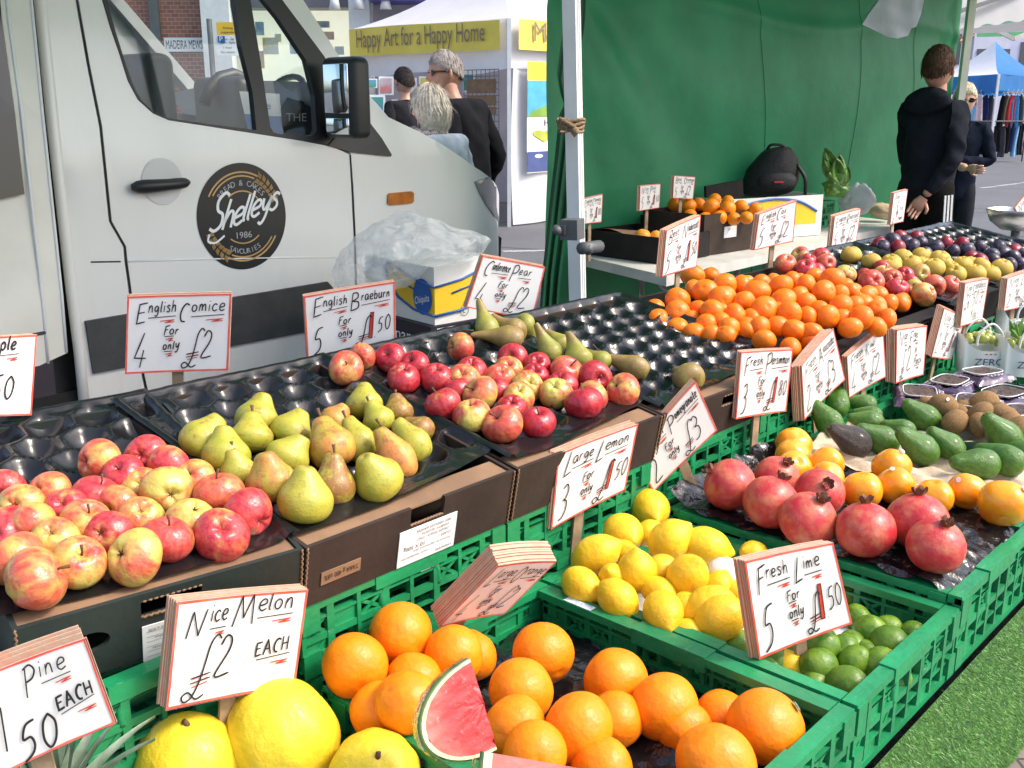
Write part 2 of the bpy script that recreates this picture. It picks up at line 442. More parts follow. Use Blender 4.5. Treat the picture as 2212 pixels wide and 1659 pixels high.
# ---- moulded black trays
def tray(label,x,w,seed,y=1.165,d=.56,z=None,lipf=-.012,pitch=.078,droop=.012,over=.0,tilt=TILT,base='black_tray',skew=.02,rz=0):
    q=random.Random(seed)
    o=None
    nx=int(w/.0062); ny=int((d+lipf)/.0062)
    cups=[]
    r=0; yy=.095
    while yy<d-.03:
        xx=.05+(pitch/2 if r%2 else 0)
        while xx<w-.03: cups.append((xx+q.gauss(0,.002),yy+q.gauss(0,.002),q.uniform(.85,1.15))); xx+=pitch
        yy+=pitch*.86; r+=1
    def h(u,v):
        X=u*w; Y=-lipf+v*(d+lipf); z_=.006
        best=9
        for cx,cy,s in cups:
            dx=X-cx; dy=Y-cy
            if abs(dx)<.05 and abs(dy)<.05:
                # rounded hexagon distance
                e=max(abs(dx),abs(dx)*.5+abs(dy)*.866)*.6+math.hypot(dx,dy)*.4
                if e<best: best=e; bs=s
        if best<.036: z_-=.024*bs*(1-(best/.036)**2.2)
        z_+=.0035*max(0,1-abs(best-.041)/.006) if best<9 else 0
        eb=min(u*w,(1-u)*w,(1-v)*d)
        if eb<.022: z_=.006+.012*(1-abs(eb-.008)/.014 if abs(eb-.008)<.014 else 0)
        if Y<.03: z_=max(z_,.0075+.004*math.sin(X*21+seed))
        z_+=.004*noise.noise(Vector((X*9,Y*9,seed)))+.0015*noise.noise(Vector((X*40,Y*40,seed)))
        return Vector((X,Y+(.009*math.sin(X*11+seed)+skew*(X/w-.5))*(1-v),z_))
    m=MB().grid(h,nx,ny)
    o=m.build('fruit_tray',M[base]); o.location=W(x,y,z if z is not None else .885); o.rotation_euler=(tilt,0,SA+rz)
    return tag(o,label,'tray',group='black moulded fruit trays')
tray('glossy black moulded tray of big red and yellow apples at the left',.335,.475,1,y=1.242,lipf=.006,skew=0,rz=R(-7))
tray('glossy black moulded tray of yellow pears, back cups empty',.797,.475,2,y=1.168,lipf=-.018,skew=.046)
tray('glossy black moulded tray of dark red apples',1.256,.45,3)
tray('glossy black moulded tray nearly empty of long brown pears',1.71,.60,4,pitch=.07)
tray('black moulded tray of striped red apples past the tangerines',3.33,.46,5)
tray('black moulded tray of brown-yellow russet apples',3.80,.46,6)
tray('black moulded tray of dark plums at the far end',4.27,.55,7)
# crumpled black film on the pomegranate crate
def film(x0,x1,y0,y1,z,seed,amp=.012,edge=.02):
    def h(u,v):
        X=x0+u*(x1-x0); Y=y0+v*(y1-y0)
        e=noise.noise(Vector((u*7,v*7,seed)))
        X+=.015*noise.noise(Vector((v*9,seed,1)))*(1 if u in (0,1) else .2); Y+=.02*noise.noise(Vector((u*9,seed,2)))*(1 if v in (0,1) else .2)
        rid=1-abs(noise.noise(Vector((X*22,Y*22,seed))))*2
        zz=z+amp*e+.008*max(0,rid)**2+edge*(max(0,abs(v-.5)*2-.86)/.14)*(1 if v>.5 else -.6)
        return W(X,Y,zz)
    return MB().grid(h,90,90)
o=film(1.715,2.17,.535,1.13,.682,3,edge=.035).build('film_liner',M['black_film']); tag(o,'crumpled black plastic film under the pomegranates and persimmons','liner')
o=film(.83,1.26,.55,1.10,.60,8,.02,0).build('film_liner',M['black_film']); tag(o,'crinkled black plastic film lining the crate of oranges','liner')
o=film(1.33,1.69,.55,1.10,.585,9,.01,0).build('paper_liner',M['white_card']); tag(o,'white tissue paper showing between the lemons','liner')
# beige pulp trays under the avocados
M['pulp']=mat('paper_pulp',(.60,.49,.34),.9,.08,20,.3,120)
def pulp(x0,x1,y0,y1,z,label,ph):
    def h(u,v):
        X=x0+u*(x1-x0); Y=y0+v*(y1-y0)
        return W(X,Y,z+.010*math.sin(X*72+ph)*math.sin(Y*50)+.006*math.sin(X*40+ph)+(.01 if min(u,1-u,v,1-v)<.02 else 0))
    o=MB().grid(h,80,80).build('pulp_tray',M['pulp']); tag(o,label,'tray')
pulp(2.17,2.50,.55,1.09,.692,'beige moulded paper tray of avocados next to the persimmons',0)
pulp(2.45,2.85,.53,.95,.686,'second beige paper tray, behind the front avocados and by the kiwis',1)
# ================================================================== fruit
ZT={'a':(0,640,2.592),'b':(0,1235,2.592),'c':(650,850,3.386),'d':(700,600,3.386),'e':(1250,550,3.687),'f':(1750,600,2.949),'g':(2000,350,4.424),
    'h':(1250,1130,2.592),'i':(1650,1235,2.592),'j':(1650,900,2.592),'k':(700,1200,2.4575),'l':(1300,0,2.765),'D':(0,0,.8848)}
def px(k,x,y):
    a,b,s=ZT[k]; return ((a+x/s)*.8848,(b+y/s)*.8848)
def pr_(k,r): return r*.8848/ZT[k][2]
def solve(x,y,rp,plane,sink=.9):
    """where a ball of apparent radius rp rests on a surface z=plane(stall x, stall y)"""
    rr=ray(x,y); lo,hi=.4,11
    for _ in range(50):
        t=(lo+hi)/2; P=O+rr*t; s=S(P); r=rp*t/FL
        if P.z-plane(s[0],s[1])-r*sink>0: lo=t
        else: hi=t
    return P,rp*t/FL*1.06
CAMR=Matrix(((1,0,0),(0,math.sin(PT),math.cos(PT)),(0,-math.cos(PT),math.sin(PT)))).transposed()
# image axes in the world: right, up, towards camera
IR=Vector((1,0,0)); IU=Vector((0,math.sin(PT),math.cos(PT))); IC=Vector((0,-math.cos(PT),math.sin(PT)))
def imdir(dx,dy,dc): return (IR*dx-IU*dy+IC*dc).normalized()
def aim(d,spin=None):
    q=Vector((0,0,1)).rotation_difference(d)
    return (q@Quaternion((0,0,1),rnd.uniform(0,6.28) if spin is None else spin))
ORD=['','first','second','third','fourth','fifth','sixth','seventh','eighth','ninth','tenth','eleventh','twelfth','thirteenth','fourteenth','fifteenth','sixteenth','seventeenth','eighteenth','nineteenth']
TENS=['','','twenty','thirty','forty','fifty','sixty','seventy','eighty','ninety']
def ordn(n):
    if n<20: return ORD[n]
    a,b=divmod(n,10)
    return TENS[a][:-1]+'ieth' if b==0 else TENS[a]+'-'+ORD[b]
def name_rank(lst,kind,where,group):
    """lst: [(object, screen x, look)]; each label says the look and its place counted from the left"""
    lst=sorted(lst,key=lambda a:a[1]); n=len(lst)
    for i,(o,x,look) in enumerate(lst):
        pos=('leftmost' if i==0 else 'rightmost' if i==n-1 else f'{ordn(i+1)} from the left')
        tag(o,f'{look} {kind}, {pos} {where}'.strip().replace('half red, half yellow','red and yellow'),kind.split()[-1],group)
# ---- skins
def skin_base(name,rough,coat=0,spec=.5):
    m,t,b=nt(name); b.inputs['Roughness'].default_value=rough; b.inputs['Coat Weight'].default_value=coat; b.inputs['Coat Roughness'].default_value=.12
    b.inputs['Specular IOR Level'].default_value=spec
    oi=N(t,'ShaderNodeObjectInfo'); sp=N(t,'ShaderNodeSeparateColor'); t.links.new(oi.outputs['Color'],sp.inputs[0])
    return m,t,b,sp.outputs
MINR={'apples in the left tray':.033,'dark red apples':.031,'striped apples':.031,'yellow pears':.030,'long brown pears':.026,'oranges in the front crate':.0435,'tangerines':.029,'lemons':.027,'limes':.0245,'persimmons':.036,'avocados':.028,'kiwi fruit':.024,'plums':.026}
def grow(P,rr,g):
    m_=MINR.get(g,0)
    if rr<m_: P=P+(P-O).normalized()*(m_-rr)*1.3-Vector((0,0,(m_-rr)*.3)); rr=m_
    return P,rr
def math_(t,op,a,b=None):
    n=N(t,'ShaderNodeMath',operation=op)
    for i,v in enumerate((a,b)):
        if v is None: continue
        if hasattr(v,'is_output'): t.links.new(v,n.inputs[i])
        else: n.inputs[i].default_value=v
    return n.outputs[0]
def subs(b,w,c,rad=.006):
    b.inputs['Subsurface Weight'].default_value=w; b.inputs['Subsurface Radius'].default_value=c; b.inputs['Subsurface Scale'].default_value=rad
def apple_skin():
    m,t,b,o=skin_base('apple_skin',.33,.16)
    v=coords(t,(1,1,.28)); big=noi(t,coords(t,(1,1,.6)),1.1,2); st=noi(t,v,5,3,.55)
    f=math_(t,'ADD',math_(t,'MULTIPLY',big,1.15),math_(t,'MULTIPLY',st,.30)); f=math_(t,'ADD',f,o[0])   # red: amount of blush
    fac=ramp(t,f,.50,.98)
    red=mixc(t,o[1],(.57,.060,.062),(.66,.16,.07)); red=mixc(t,ramp(t,st,.35,.75),red,mixc(t,o[1],(.40,.012,.03),(.60,.075,.035)))
    red=mixc(t,o[2],red,mixc(t,ramp(t,st,.35,.75),(.42,.012,.025),(.24,.006,.018)))
    yel=mixc(t,noi(t,coords(t),3),(.56,.53,.11),(.52,.40,.08))
    cc=mixc(t,fac,yel,red)
    vo=N(t,'ShaderNodeTexVoronoi'); vo.inputs['Scale'].default_value=15; t.links.new(coords(t),vo.inputs['Vector'])
    cc=mixc(t,math_(t,'MULTIPLY',math_(t,'LESS_THAN',vo.outputs['Distance'],.07),.3),cc,(.72,.46,.22))
    t.links.new(cc,b.inputs['Base Color']); bump(t,b,noi(t,coords(t),3,3),.12,.05); subs(b,.06,(.8,.25,.1))
    return m
def pear_skin(name,c1,c2,blush,russ,rough=.45):
    m,t,b,o=skin_base(name,rough,.1)
    n=noi(t,coords(t),2.2,3); cc=mixc(t,ramp(t,n,.3,.7),c1,c2)
    bl=ramp(t,math_(t,'ADD',noi(t,coords(t,(1,1,.5)),1.3,2),o[0]),.78,1.18); cc=mixc(t,bl,cc,blush)
    ru=ramp(t,math_(t,'ADD',noi(t,coords(t),2.6,6,.72),o[1]),.93,1.16); cc=mixc(t,ru,cc,russ)
    tcz=N(t,'ShaderNodeTexCoord'); sz=N(t,'ShaderNodeSeparateXYZ'); t.links.new(tcz.outputs['Object'],sz.inputs[0])
    top=ramp(t,math_(t,'ADD',sz.outputs[2],math_(t,'MULTIPLY',noi(t,coords(t),4,3),.5)),1.65,2.15); cc=mixc(t,math_(t,'MULTIPLY',top,.7),cc,russ)
    vo=N(t,'ShaderNodeTexVoronoi'); vo.inputs['Scale'].default_value=22; t.links.new(coords(t),vo.inputs['Vector'])
    cc=mixc(t,math_(t,'MULTIPLY',math_(t,'LESS_THAN',vo.outputs['Distance'],.12),.6),cc,tuple(x*.45 for x in russ))
    t.links.new(cc,b.inputs['Base Color']); bump(t,b,noi(t,coords(t),9,4),.12,.05); subs(b,.05,(.6,.4,.1))
    return m
def citrus(name,c1,c2,pore,ps,rough=.38,coat=.15,spot=None):
    m,t,b,o=skin_base(name,rough,coat*.5,.32)
    n=noi(t,coords(t),1.6,2); cc=mixc(t,ramp(t,n,.3,.75),c1,c2)
    oi=N(t,'ShaderNodeObjectInfo'); cc=mixc(t,math_(t,'MULTIPLY',oi.outputs['Random'],.55),cc,(c1[0]*.92,c1[1]*.78,c1[2]*.8))
    fl=ramp(t,noi(t,coords(t),8,5,.75),.64,.72); cc=mixc(t,math_(t,'MULTIPLY',fl,.22),cc,(c1[0]*.62,c1[1]*.55,c1[2]+.03))
    tcz=N(t,'ShaderNodeTexCoord')
    if spot:
        sp=ramp(t,noi(t,coords(t),5,5,.7),.66,.74); cc=mixc(t,math_(t,'MULTIPLY',sp,.5),cc,spot)
    vo=N(t,'ShaderNodeTexVoronoi'); vo.inputs['Scale'].default_value=ps; t.links.new(tcz.outputs['Object'],vo.inputs['Vector'])
    h=ramp(t,vo.outputs['Distance'],0,.45); t.links.new(mixc(t,math_(t,'MULTIPLY',math_(t,'SUBTRACT',1,h),.14),cc,tuple(x*.6 for x in c1)),b.inputs['Base Color'])
    bump(t,b,math_(t,'ADD',h,math_(t,'MULTIPLY',noi(t,coords(t),3,2),1.2)),pore,.025); subs(b,.08,(.9,.5,.1))
    return m
F={}
F['apple']=apple_skin()
F['comice']=pear_skin('comice_skin',(.33,.34,.03),(.44,.38,.045),(.56,.20,.05),(.26,.12,.03))
F['conference']=pear_skin('conference_skin',(.22,.23,.03),(.31,.28,.045),(.30,.20,.05),(.24,.15,.045),.5)
F['orange']=citrus('orange_skin',(.92,.28,.006),(.86,.22,.005),.16,48,.38,.08)
F['tangerine']=citrus('tangerine_skin',(.90,.19,.008),(.86,.23,.008),.13,42,.34,.12)
F['lemon']=citrus('lemon_skin',(.83,.555,.02),(.77,.46,.014),.18,34,.42,.08,(.35,.2,.05))
F['lime']=citrus('lime_skin',(.075,.18,.014),(.22,.34,.03),.14,40,.34,.12)
F['grapefruit']=citrus('pale_orange_skin',(.90,.34,.03),(.88,.42,.06),.12,42,.4)
def plain_skin(name,c1,c2,rough,coat=0,scale=2.5,bmp=.1,bs=8,lo=.35,hi=.65,detail=5,spots=None):
    m,t,b,o=skin_base(name,rough,coat,.38)
    n=noi(t,coords(t),scale,detail,.62); cc=mixc(t,ramp(t,n,lo,hi),c1,c2)
    if spots:
        n2=noi(t,coords(t),scale*3.3,6,.75); cc=mixc(t,ramp(t,n2,.58,.68),cc,spots)
    t.links.new(cc,b.inputs['Base Color']); bump(t,b,noi(t,coords(t),bs,4),bmp,.04); subs(b,.04,(.8,.3,.1))
    return m
F['pomegranate']=plain_skin('pomegranate_skin',(.50,.028,.038),(.58,.17,.09),.38,.12,1.7,.10,5,.36,.72,6,(.40,.12,.05))
F['persimmon']=plain_skin('persimmon_skin',(.88,.38,.014),(.86,.28,.008),.25,.3,1.5,.05)
F['avocado']=plain_skin('avocado_skin',(.035,.115,.008),(.085,.195,.016),.30,.2,4,.28,16,.3,.7,6)
F['avocado_dark']=plain_skin('ripe_avocado_skin',(.030,.024,.020),(.06,.045,.035),.35,.2,4,.5,16)
F['kiwi']=plain_skin('kiwi_skin',(.21,.115,.04),(.29,.17,.065),.8,0,7,.3,40)
F['plum']=plain_skin('plum_skin',(.024,.012,.030),(.11,.09,.13),.34,.1,2.2,.05,5,.4,.75)
F['plum_red']=plain_skin('red_plum_skin',(.26,.012,.028),(.09,.03,.05),.32,.1,2.0,.05,5,.45,.8)
F['russet']=plain_skin('russet_skin',(.48,.29,.045),(.52,.38,.05),.55,.05,1.7,.1,14,.35,.65,4,(.36,.2,.05))
F['melon']=plain_skin('melon_skin',(.80,.60,.03),(.72,.51,.025),.42,.1,3,.14,5,.3,.7,6)
F['stem']=mat('fruit_stem',(.17,.085,.035),.8,.25,60,.2,90)
F['calyx']=mat('dry_calyx',(.075,.06,.03),.85,.3,90,.3,120)
F['navel']=mat('stem_scar',(.35,.36,.10),.7,.2,60)
F['crown']=mat('pomegranate_crown',(.22,.09,.045),.65,.3,50,.2,60)
F['sticker']=mat('fruit_sticker',(.012,.075,.05),.35,.05,20)
F['sticker_white']=mat('white_fruit_sticker',(.75,.74,.74),.35,.05,20)
F['sticker_ink']=mat('sticker_print',(.78,.78,.72),.4,0,5)
# ---- shapes (radius about 1)
def prof_apple(q):
    pr=[]
    for i in range(23):
        a=math.pi*i/22; r=math.sin(a); z=math.cos(a)*.88
        r*=1+.05*math.cos(a)
        if z>0: z-=.34*math.exp(-(r/.27)**2)
        else: z+=.30*math.exp(-(r/.24)**2)
        pr.append((r,z))
    return pr
def make_apple(seed):
    q=random.Random(seed); ph=q.uniform(0,6); k=q.uniform(.012,.035); sx=q.uniform(-.05,.05); tall=q.uniform(.93,1.07)
    def fn(v,t,u):
        w=math.exp(-((u-.85)/.18)**2)
        s=1+k*math.cos(5*t+ph)*w*1.6+.03*math.cos(2*t+ph)+.02*math.cos(3*t+1)
        return Vector((v.x*s+sx*v.z,v.y*s,v.z*tall+.03*math.cos(5*t+ph)*w))
    return MB().lathe(prof_apple(q),28,fn=fn).mesh('apple',F['apple'])
def make_stem(z,l,r=.05,lean=.15): return MB().tube([(0,0,z),(lean*.3,0,z+l*.5),(lean,0,z+l)],[r,r*.8,r*1.25],6).mesh('stem',F['stem'])
def make_calyx(z,r=.16):
    b=MB()
    for i in range(5):
        a=i*1.2566; d=Vector((math.cos(a),math.sin(a),0)); e=Vector((-d.y,d.x,0))
        b.add([e*.05,-e*.05,d*r+Vector((0,0,-.06))],[(0,1,2),(2,1,0)]); 
    b.ball((0,0,.02),.045,6,4)
    b.v=[(x,y,zz+z) for x,y,zz in b.v]
    return b.mesh('calyx',F['calyx'])
ST=make_stem(.5,.52); CA=make_calyx(-.57)
APP=[make_apple(i) for i in range(5)]
def put_apple(P,r,d,colr,stem=True,skin=None,mesh=None):
    """d: where the flower end points"""
    o=link('apple',mesh or rnd.choice(APP)); o.location=P; o.scale=(r,)*3; o.rotation_mode='QUATERNION'; o.rotation_quaternion=aim(-d); o.color=(*colr,1)
    link('calyx',CA,o)
    if stem: link('stem',ST,o)
    return o
# looks: r red, R dark red, o orange-red, O orange, y yellow-green, m mixed
LOOK={'r':((.26,.05,0),'bright red'),'R':((.55,0,0),'dark red'),'o':((.12,.7,0),'orange-red'),'O':((-.02,1,0),'orange'),'y':((-.55,.5,0),'yellow-green'),'m':((-.13,.6,0),'half red, half yellow')}
def apples(lst,plane,kind,where,group,skin=None,deep=0,more=0):
    out=[]
    for k,x,y,r,c,*e in lst:
        X,Y=px(k,x,y); P,rr=grow(*solve(X,Y,pr_(k,r),plane),group)
        if e and e[0] is not None:
            dx=(e[0]-x)/r; dy=(e[1]-y)/r; l=math.hypot(dx,dy)
            if l>.97: dx,dy=dx/l*.97,dy/l*.97
            d=imdir(dx,dy,math.sqrt(max(.02,1-dx*dx-dy*dy)))
        else: d=imdir(rnd.uniform(-.5,.5),rnd.uniform(-.3,1),rnd.uniform(-1,.1))
        cl,lk=LOOK[c]; cl=(cl[0]+more+rnd.gauss(0,.04),min(1,max(0,cl[1]+rnd.gauss(0,.1))),max(0,deep*(1-cl[1])+rnd.gauss(0,.06)) if deep else 0)
        o=put_apple(P,rr,d,cl)
        if skin: o.data=skin
        out.append((o,X,lk)); RAD.setdefault(group,[]).append(rr)
    name_rank(out,kind,where,group)
RAD={}
ptray=lambda x,y: trayz(y)-.008
apples([('a',630,1265,140,'o',548,1262),('a',925,1225,130,'r',920,1212),('a',780,1350,130,'R'),('a',1070,1300,135,'r'),('a',1230,1370,120,'O',1215,1310),
 ('a',890,1420,110,'y',922,1375),('a',1060,1450,158,'m',1140,1468),('a',1385,1465,150,'o'),('a',1570,1590,160,'r',1700,1660),('a',610,1480,140,'r'),('a',745,1545,130,'o'),
 ('a',310,1460,130,'o',262,1430),('a',420,1565,135,'r',428,1490),('a',30,1440,105,'r'),('a',130,1545,140,'y',138,1515),('a',200,1660,150,'o'),('a',545,1650,150,'o'),
 ('a',890,1620,140,'O',935,1535),('a',1215,1640,155,'O',1270,1515),('b',10,190,130,'r',20,145),('b',95,335,175,'o'),('b',345,220,152,'m',360,125),('b',680,180,145,'r',672,140),
 ('b',225,465,200,'o',40,560),('b',500,360,165,'y'),('b',850,325,175,'y',772,262),('b',1055,215,160,'r'),('b',1400,185,166,'r',1448,112),('a',20,1650,120,'r')],
 ptray,'apple','in the big left tray','apples in the left tray')
brae=[('d',490,1015,140,'o'),('d',625,920,112,'o'),('d',860,930,125,'R'),('d',1060,985,120,'R'),('d',965,1095,135,'r',990,990),('d',1240,1095,135,'R',1250,992),('d',1440,840,120,'o'),
 ('d',1530,1040,130,'r',1530,950),('d',1460,1110,135,'O',1450,1045),('d',1760,1095,130,'o',1790,1010),('d',1835,1020,112,'O',1840,970),('d',1870,930,122,'r'),
 ('d',1410,1200,110,'r'),('d',1720,1195,115,'R',1690,1110),('d',1600,1230,150,'O'),('d',1920,1250,130,'m',1930,1170),('d',1290,1315,152,'r'),('d',1530,1405,158,'y',1520,1265),
 ('d',1860,1345,125,'r',1870,1262),('d',1785,1480,166,'o'),('d',2075,1465,145,'R'),('e',225,1265,125,'r',230,1205),('e',210,1360,122,'R',215,1290),('e',490,1320,150,'o'),
 ('e',745,1370,150,'r'),('e',995,1490,156,'o',895,1420),('e',455,1440,138,'R',420,1345),('e',140,1445,140,'y',180,1400),('e',390,1510,145,'m',375,1420),('e',725,1540,140,'o'),('e',650,1605,170,'R')]
apples(brae,ptray,'apple','in the second tray, of dark apples','dark red apples',deep=.75,more=.06)
pcox=lambda x,y: trayz(y)-.008
apples([('f',495,130,75,'o'),('f',600,70,65,'y'),('f',640,170,75,'R'),('f',660,110,60,'r'),('f',750,85,68,'r'),('f',785,125,68,'o'),('f',930,205,72,'m'),('f',1070,225,60,'r'),
 ('f',1115,265,92,'o',1120,250),('f',1205,205,70,'m'),('f',1265,240,70,'o',1255,225),('f',1300,312,82,'r'),('f',1350,215,65,'r',1340,195),('f',1400,262,60,'r'),('f',1420,312,70,'y'),
 ('f',1490,350,86,'y',1540,320),('f',1560,290,80,'o'),('f',1685,282,70,'o'),('f',1465,200,66,'y'),('f',1190,160,55,'R'),('f',720,190,60,'R')],
 pcox,'apple','in the striped apple tray past the tangerines','striped apples',deep=.5,more=.10)
rusm=[]
for m_ in APP[:3]:
    n_=m_.copy(); n_.materials[0]=F['russet']; rusm.append(n_)
out=[]
for k,x,y,r in [('f',965,65,72),('f',1110,112,66),('f',1255,120,70),('f',1255,150,68),('f',1345,82,66),('f',1475,75,70),('f',1400,132,70),('f',1605,100,74),('f',1560,160,80),('f',1640,130,60),('f',1720,205,72),('f',1770,135,70),('f',1855,200,80),('f',1905,145,66),('f',1960,200,75),('f',2050,160,75),('f',1690,165,60),('f',1480,130,60),('f',1835,130,60)]:
    X,Y=px(k,x,y); P,rr=solve(X,Y,pr_(k,r),pcox); d=imdir(rnd.uniform(-.4,.4),-rnd.uniform(.5,1),rnd.uniform(.1,.6))
    o=put_apple(P,rr,d,(0,0,0),mesh=rnd.choice(rusm)); o.name='russet_apple'; out.append((o,X,'brownish yellow')); RAD.setdefault('russet',[]).append(rr)
name_rank(out,'russet apple','in its tray near the plums','russet apples')
# ---- pears
def make_pear(kind,pts,seed,bend,mt):
    q=random.Random(seed); ph=q.uniform(0,6)
    pr=[(max(p.x,0),p.y) for p in cat(pts,4)]
    pr[0]=(0,pr[0][1]); pr[-1]=(0,pr[-1][1])
    def fn(v,t,u):
        s=1+.03*math.cos(2*t+ph)+.02*math.cos(3*t+ph*2)+.02*math.sin(4*v.z+ph)
        return Vector((v.x*s+bend*max(0,v.z)**2,v.y*s,v.z))
    return MB().lathe(pr,26,fn=fn).mesh(kind,mt)
CP=[(0,1.58),(.2,1.66),(.36,1.55),(.50,1.25),(.68,.85),(.90,.45),(1.0,.05),(.95,-.38),(.72,-.75),(.38,-.92),(.16,-.88),(0,-.80)]
KP=[(0,2.75),(.14,2.78),(.24,2.65),(.33,2.2),(.46,1.6),(.70,.95),(.93,.40),(1.0,0),(.93,-.45),(.66,-.85),(.33,-.98),(.13,-.93),(0,-.86)]
PEC=[make_pear('comice',CP,i,(-.05,.04,.08)[i],F['comice']) for i in range(3)]
PEK=[make_pear('conference',KP,i,(.03,-.05,.07)[i],F['conference']) for i in range(3)]
CS=make_stem(1.45,.62,.075,.1); KS=make_stem(2.65,.8,.06,.25); CC=make_calyx(-.84,.09)
def pears(lst,plane,meshes,L,stm,kind,where,group,looks):
    out=[]
    for k,x,y,r,tx,ty,back,stem,c,lk in lst:
        X,Y=px(k,x,y); rp=pr_(k,r); P,rr=grow(*solve(X,Y,rp,plane),group)
        dx=(tx-x)/r; dy=(ty-y)/r; l=math.hypot(dx,dy)
        tilt=back            # how far the neck points away from (+) or to (-) the camera
        d=imdir(dx,dy,-tilt*max(l,.3)); ln=math.sqrt(l*l+(tilt*max(l,.3))**2)
        o=link('pear',rnd.choice(meshes)); o.location=P; zs=min(max(ln/L,.72),1.25); o.scale=(rr,rr,rr*zs)
        o.rotation_mode='QUATERNION'; o.rotation_quaternion=aim(d); o.color=(*c,1)
        link('calyx',CC,o)
        if stem: link('stem',stm,o)
        out.append((o,X,lk)); RAD.setdefault(group,[]).append(rr)
    name_rank(out,kind,where,group)
G=(.02,.40,0); BL=(.52,.46,0); RU=(.22,.62,0); YL=(.14,.44,0)
pears([('a',1280,1140,142,1385,1000,.3,0,YL,'yellow'),('a',1430,1230,150,1420,1095,.3,0,G,'green'),('a',1505,1330,108,1480,1190,-.2,1,G,'small green'),('a',1590,1110,132,1590,1005,.2,1,YL,'yellow'),
 ('a',1625,1000,135,1650,880,.4,0,YL,'yellow'),('a',1720,1400,158,1680,1215,-.1,0,BL,'orange-blushed'),('a',1815,1235,132,1880,1120,.2,1,G,'green'),('a',1840,1075,128,1900,955,.3,0,YL,'yellow-green'),
 ('c',325,1270,218,355,1000,-.1,0,G,'large front green'),('c',560,1150,168,560,890,.1,1,RU,'brown-marked'),('c',925,1090,205,830,890,-.5,0,G,'large green front'),('c',1085,930,150,965,670,0,1,BL,'tan-cheeked'),
 ('c',1215,810,148,1070,620,.1,0,YL,'bright yellow'),('c',1270,690,128,1150,590,.2,0,RU,'brown-marked yellow'),('c',540,830,192,450,585,.1,1,BL,'large orange-blushed'),('c',765,790,145,660,590,.1,1,YL,'yellow'),
 ('c',930,600,132,850,455,.1,1,G,'smooth green'),('c',810,475,150,795,330,.4,0,YL,'yellow'),('c',1090,530,120,1070,400,.2,1,RU,'brown-marked'),('c',570,600,110,640,510,.3,1,BL,'orange-tinged')],
 ptray,PEC,1.62,CS,'pear','in the yellow pear tray','yellow pears',None)
pconf=lambda x,y: trayz(y)-.008
pears([('d',1660,690,100,1575,455,.1,0,G,'upright green'),('d',1845,765,100,1550,700,.1,1,RU,'brownish lying'),('d',1885,715,110,1720,620,.5,0,RU,'brown'),('d',1960,650,92,2070,740,.6,1,G,'green'),
 ('e',350,1150,112,215,905,.05,0,G,'slim green'),('e',595,1205,125,555,960,.15,0,G,'tall green'),('e',440,1060,62,372,970,.3,1,YL,'small half hidden'),('e',1110,1285,108,812,1140,.1,1,RU,'brown-green lying'),
 ('e',805,1235,102,650,1110,.4,1,G,'lying green'),('e',1592,1375,138,1545,1300,2.2,1,RU,'round brown lone')],
 pconf,PEK,2.77,KS,'pear','in the tray of long brown pears','long brown pears',None)
# ---- citrus and other round fruit
def make_round(kind,mt,seed,sz=.95,dim=.05,lob=.0,seg=32,rings=20,ln=0,nip=0):
    q=random.Random(seed); ph=q.uniform(0,6); pr=[]
    for i in range(rings+1):
        a=math.pi*i/rings; r=math.sin(a); z=math.cos(a)*sz
        if dim: z-=math.copysign(dim*math.exp(-(r/.16)**2),z) if i not in (0,rings) else math.copysign(dim,z)
        if nip: z+=nip*math.exp(-((1-math.cos(a))/.045))*1.0-.4*nip*math.exp(-((1+math.cos(a))/.03))
        pr.append((r,z))
    def fn(v,t,u):
        s=1+.024*math.cos(2*t+ph)+.014*math.cos(3*t+ph*2)+.012*math.cos(2*t+5*v.z+ph)+lob*abs(math.cos(4*t/2+ph))*(1 if lob else 0)
        return Vector((v.x*s,v.y*s,v.z*(1+.012*math.cos(t+ph))))
    return MB().lathe(pr,seg,fn=fn).mesh(kind,mt)
ORG=[make_round('orange',F['orange'],i,(.96,.99,.93)[i],.05,seg=40,rings=24) for i in range(3)]
TAN=[make_round('tangerine',F['tangerine'],i,(.82,.88,.85)[i],.08) for i in range(3)]
GRF=[make_round('orange',F['grapefruit'],i,.95,.05) for i in range(2)]
LEM=[make_round('lemon',F['lemon'],i,(1.22,1.3,1.12)[i],0,nip=(.30,.24,.2)[i],rings=26) for i in range(3)]
LIM=[make_round('lime',F['lime'],i,(1.08,1.14,1.03)[i],0,nip=.08) for i in range(3)]
POM=[make_round('pomegranate',F['pomegranate'],i,.94,0,lob=.03) for i in range(3)]
def per(seed):
    q=random.Random(seed); pr=[]
    for i in range(21):
        a=math.pi*i/20; r=math.sin(a)**.8; z=math.cos(a)*.86; pr.append((r if 0<i<20 else 0,z-(.10*math.exp(-(r/.2)**2) if z>0 else -.06*math.exp(-(r/.2)**2))))
    return MB().lathe(pr,32,fn=lambda v,t,u:Vector((v.x*(1+.035*math.cos(4*t)),v.y*(1+.035*math.cos(4*t)),v.z))).mesh('persimmon',F['persimmon'])
PER=[per(1)]
AVP=[(0,1.62),(.22,1.6),(.42,1.42),(.58,1.05),(.78,.6),(.97,.12),(1.0,-.25),(.86,-.68),(.5,-.98),(.2,-1.06),(0,-1.07)]
AVO=[make_pear('avocado',AVP,i,0,F['avocado']) for i in range(2)]; AVD=[make_pear('ripe_avocado',AVP,4,0,F['avocado_dark'])]
KIW=[make_round('kiwi',F['kiwi'],i,1.22,0,nip=.03) for i in range(2)]
PLU=[make_round('plum',F['plum'],i,1.14,.04) for i in range(2)]; PLR=[make_round('red_plum',F['plum_red'],i,1.12,.04) for i in range(2)]
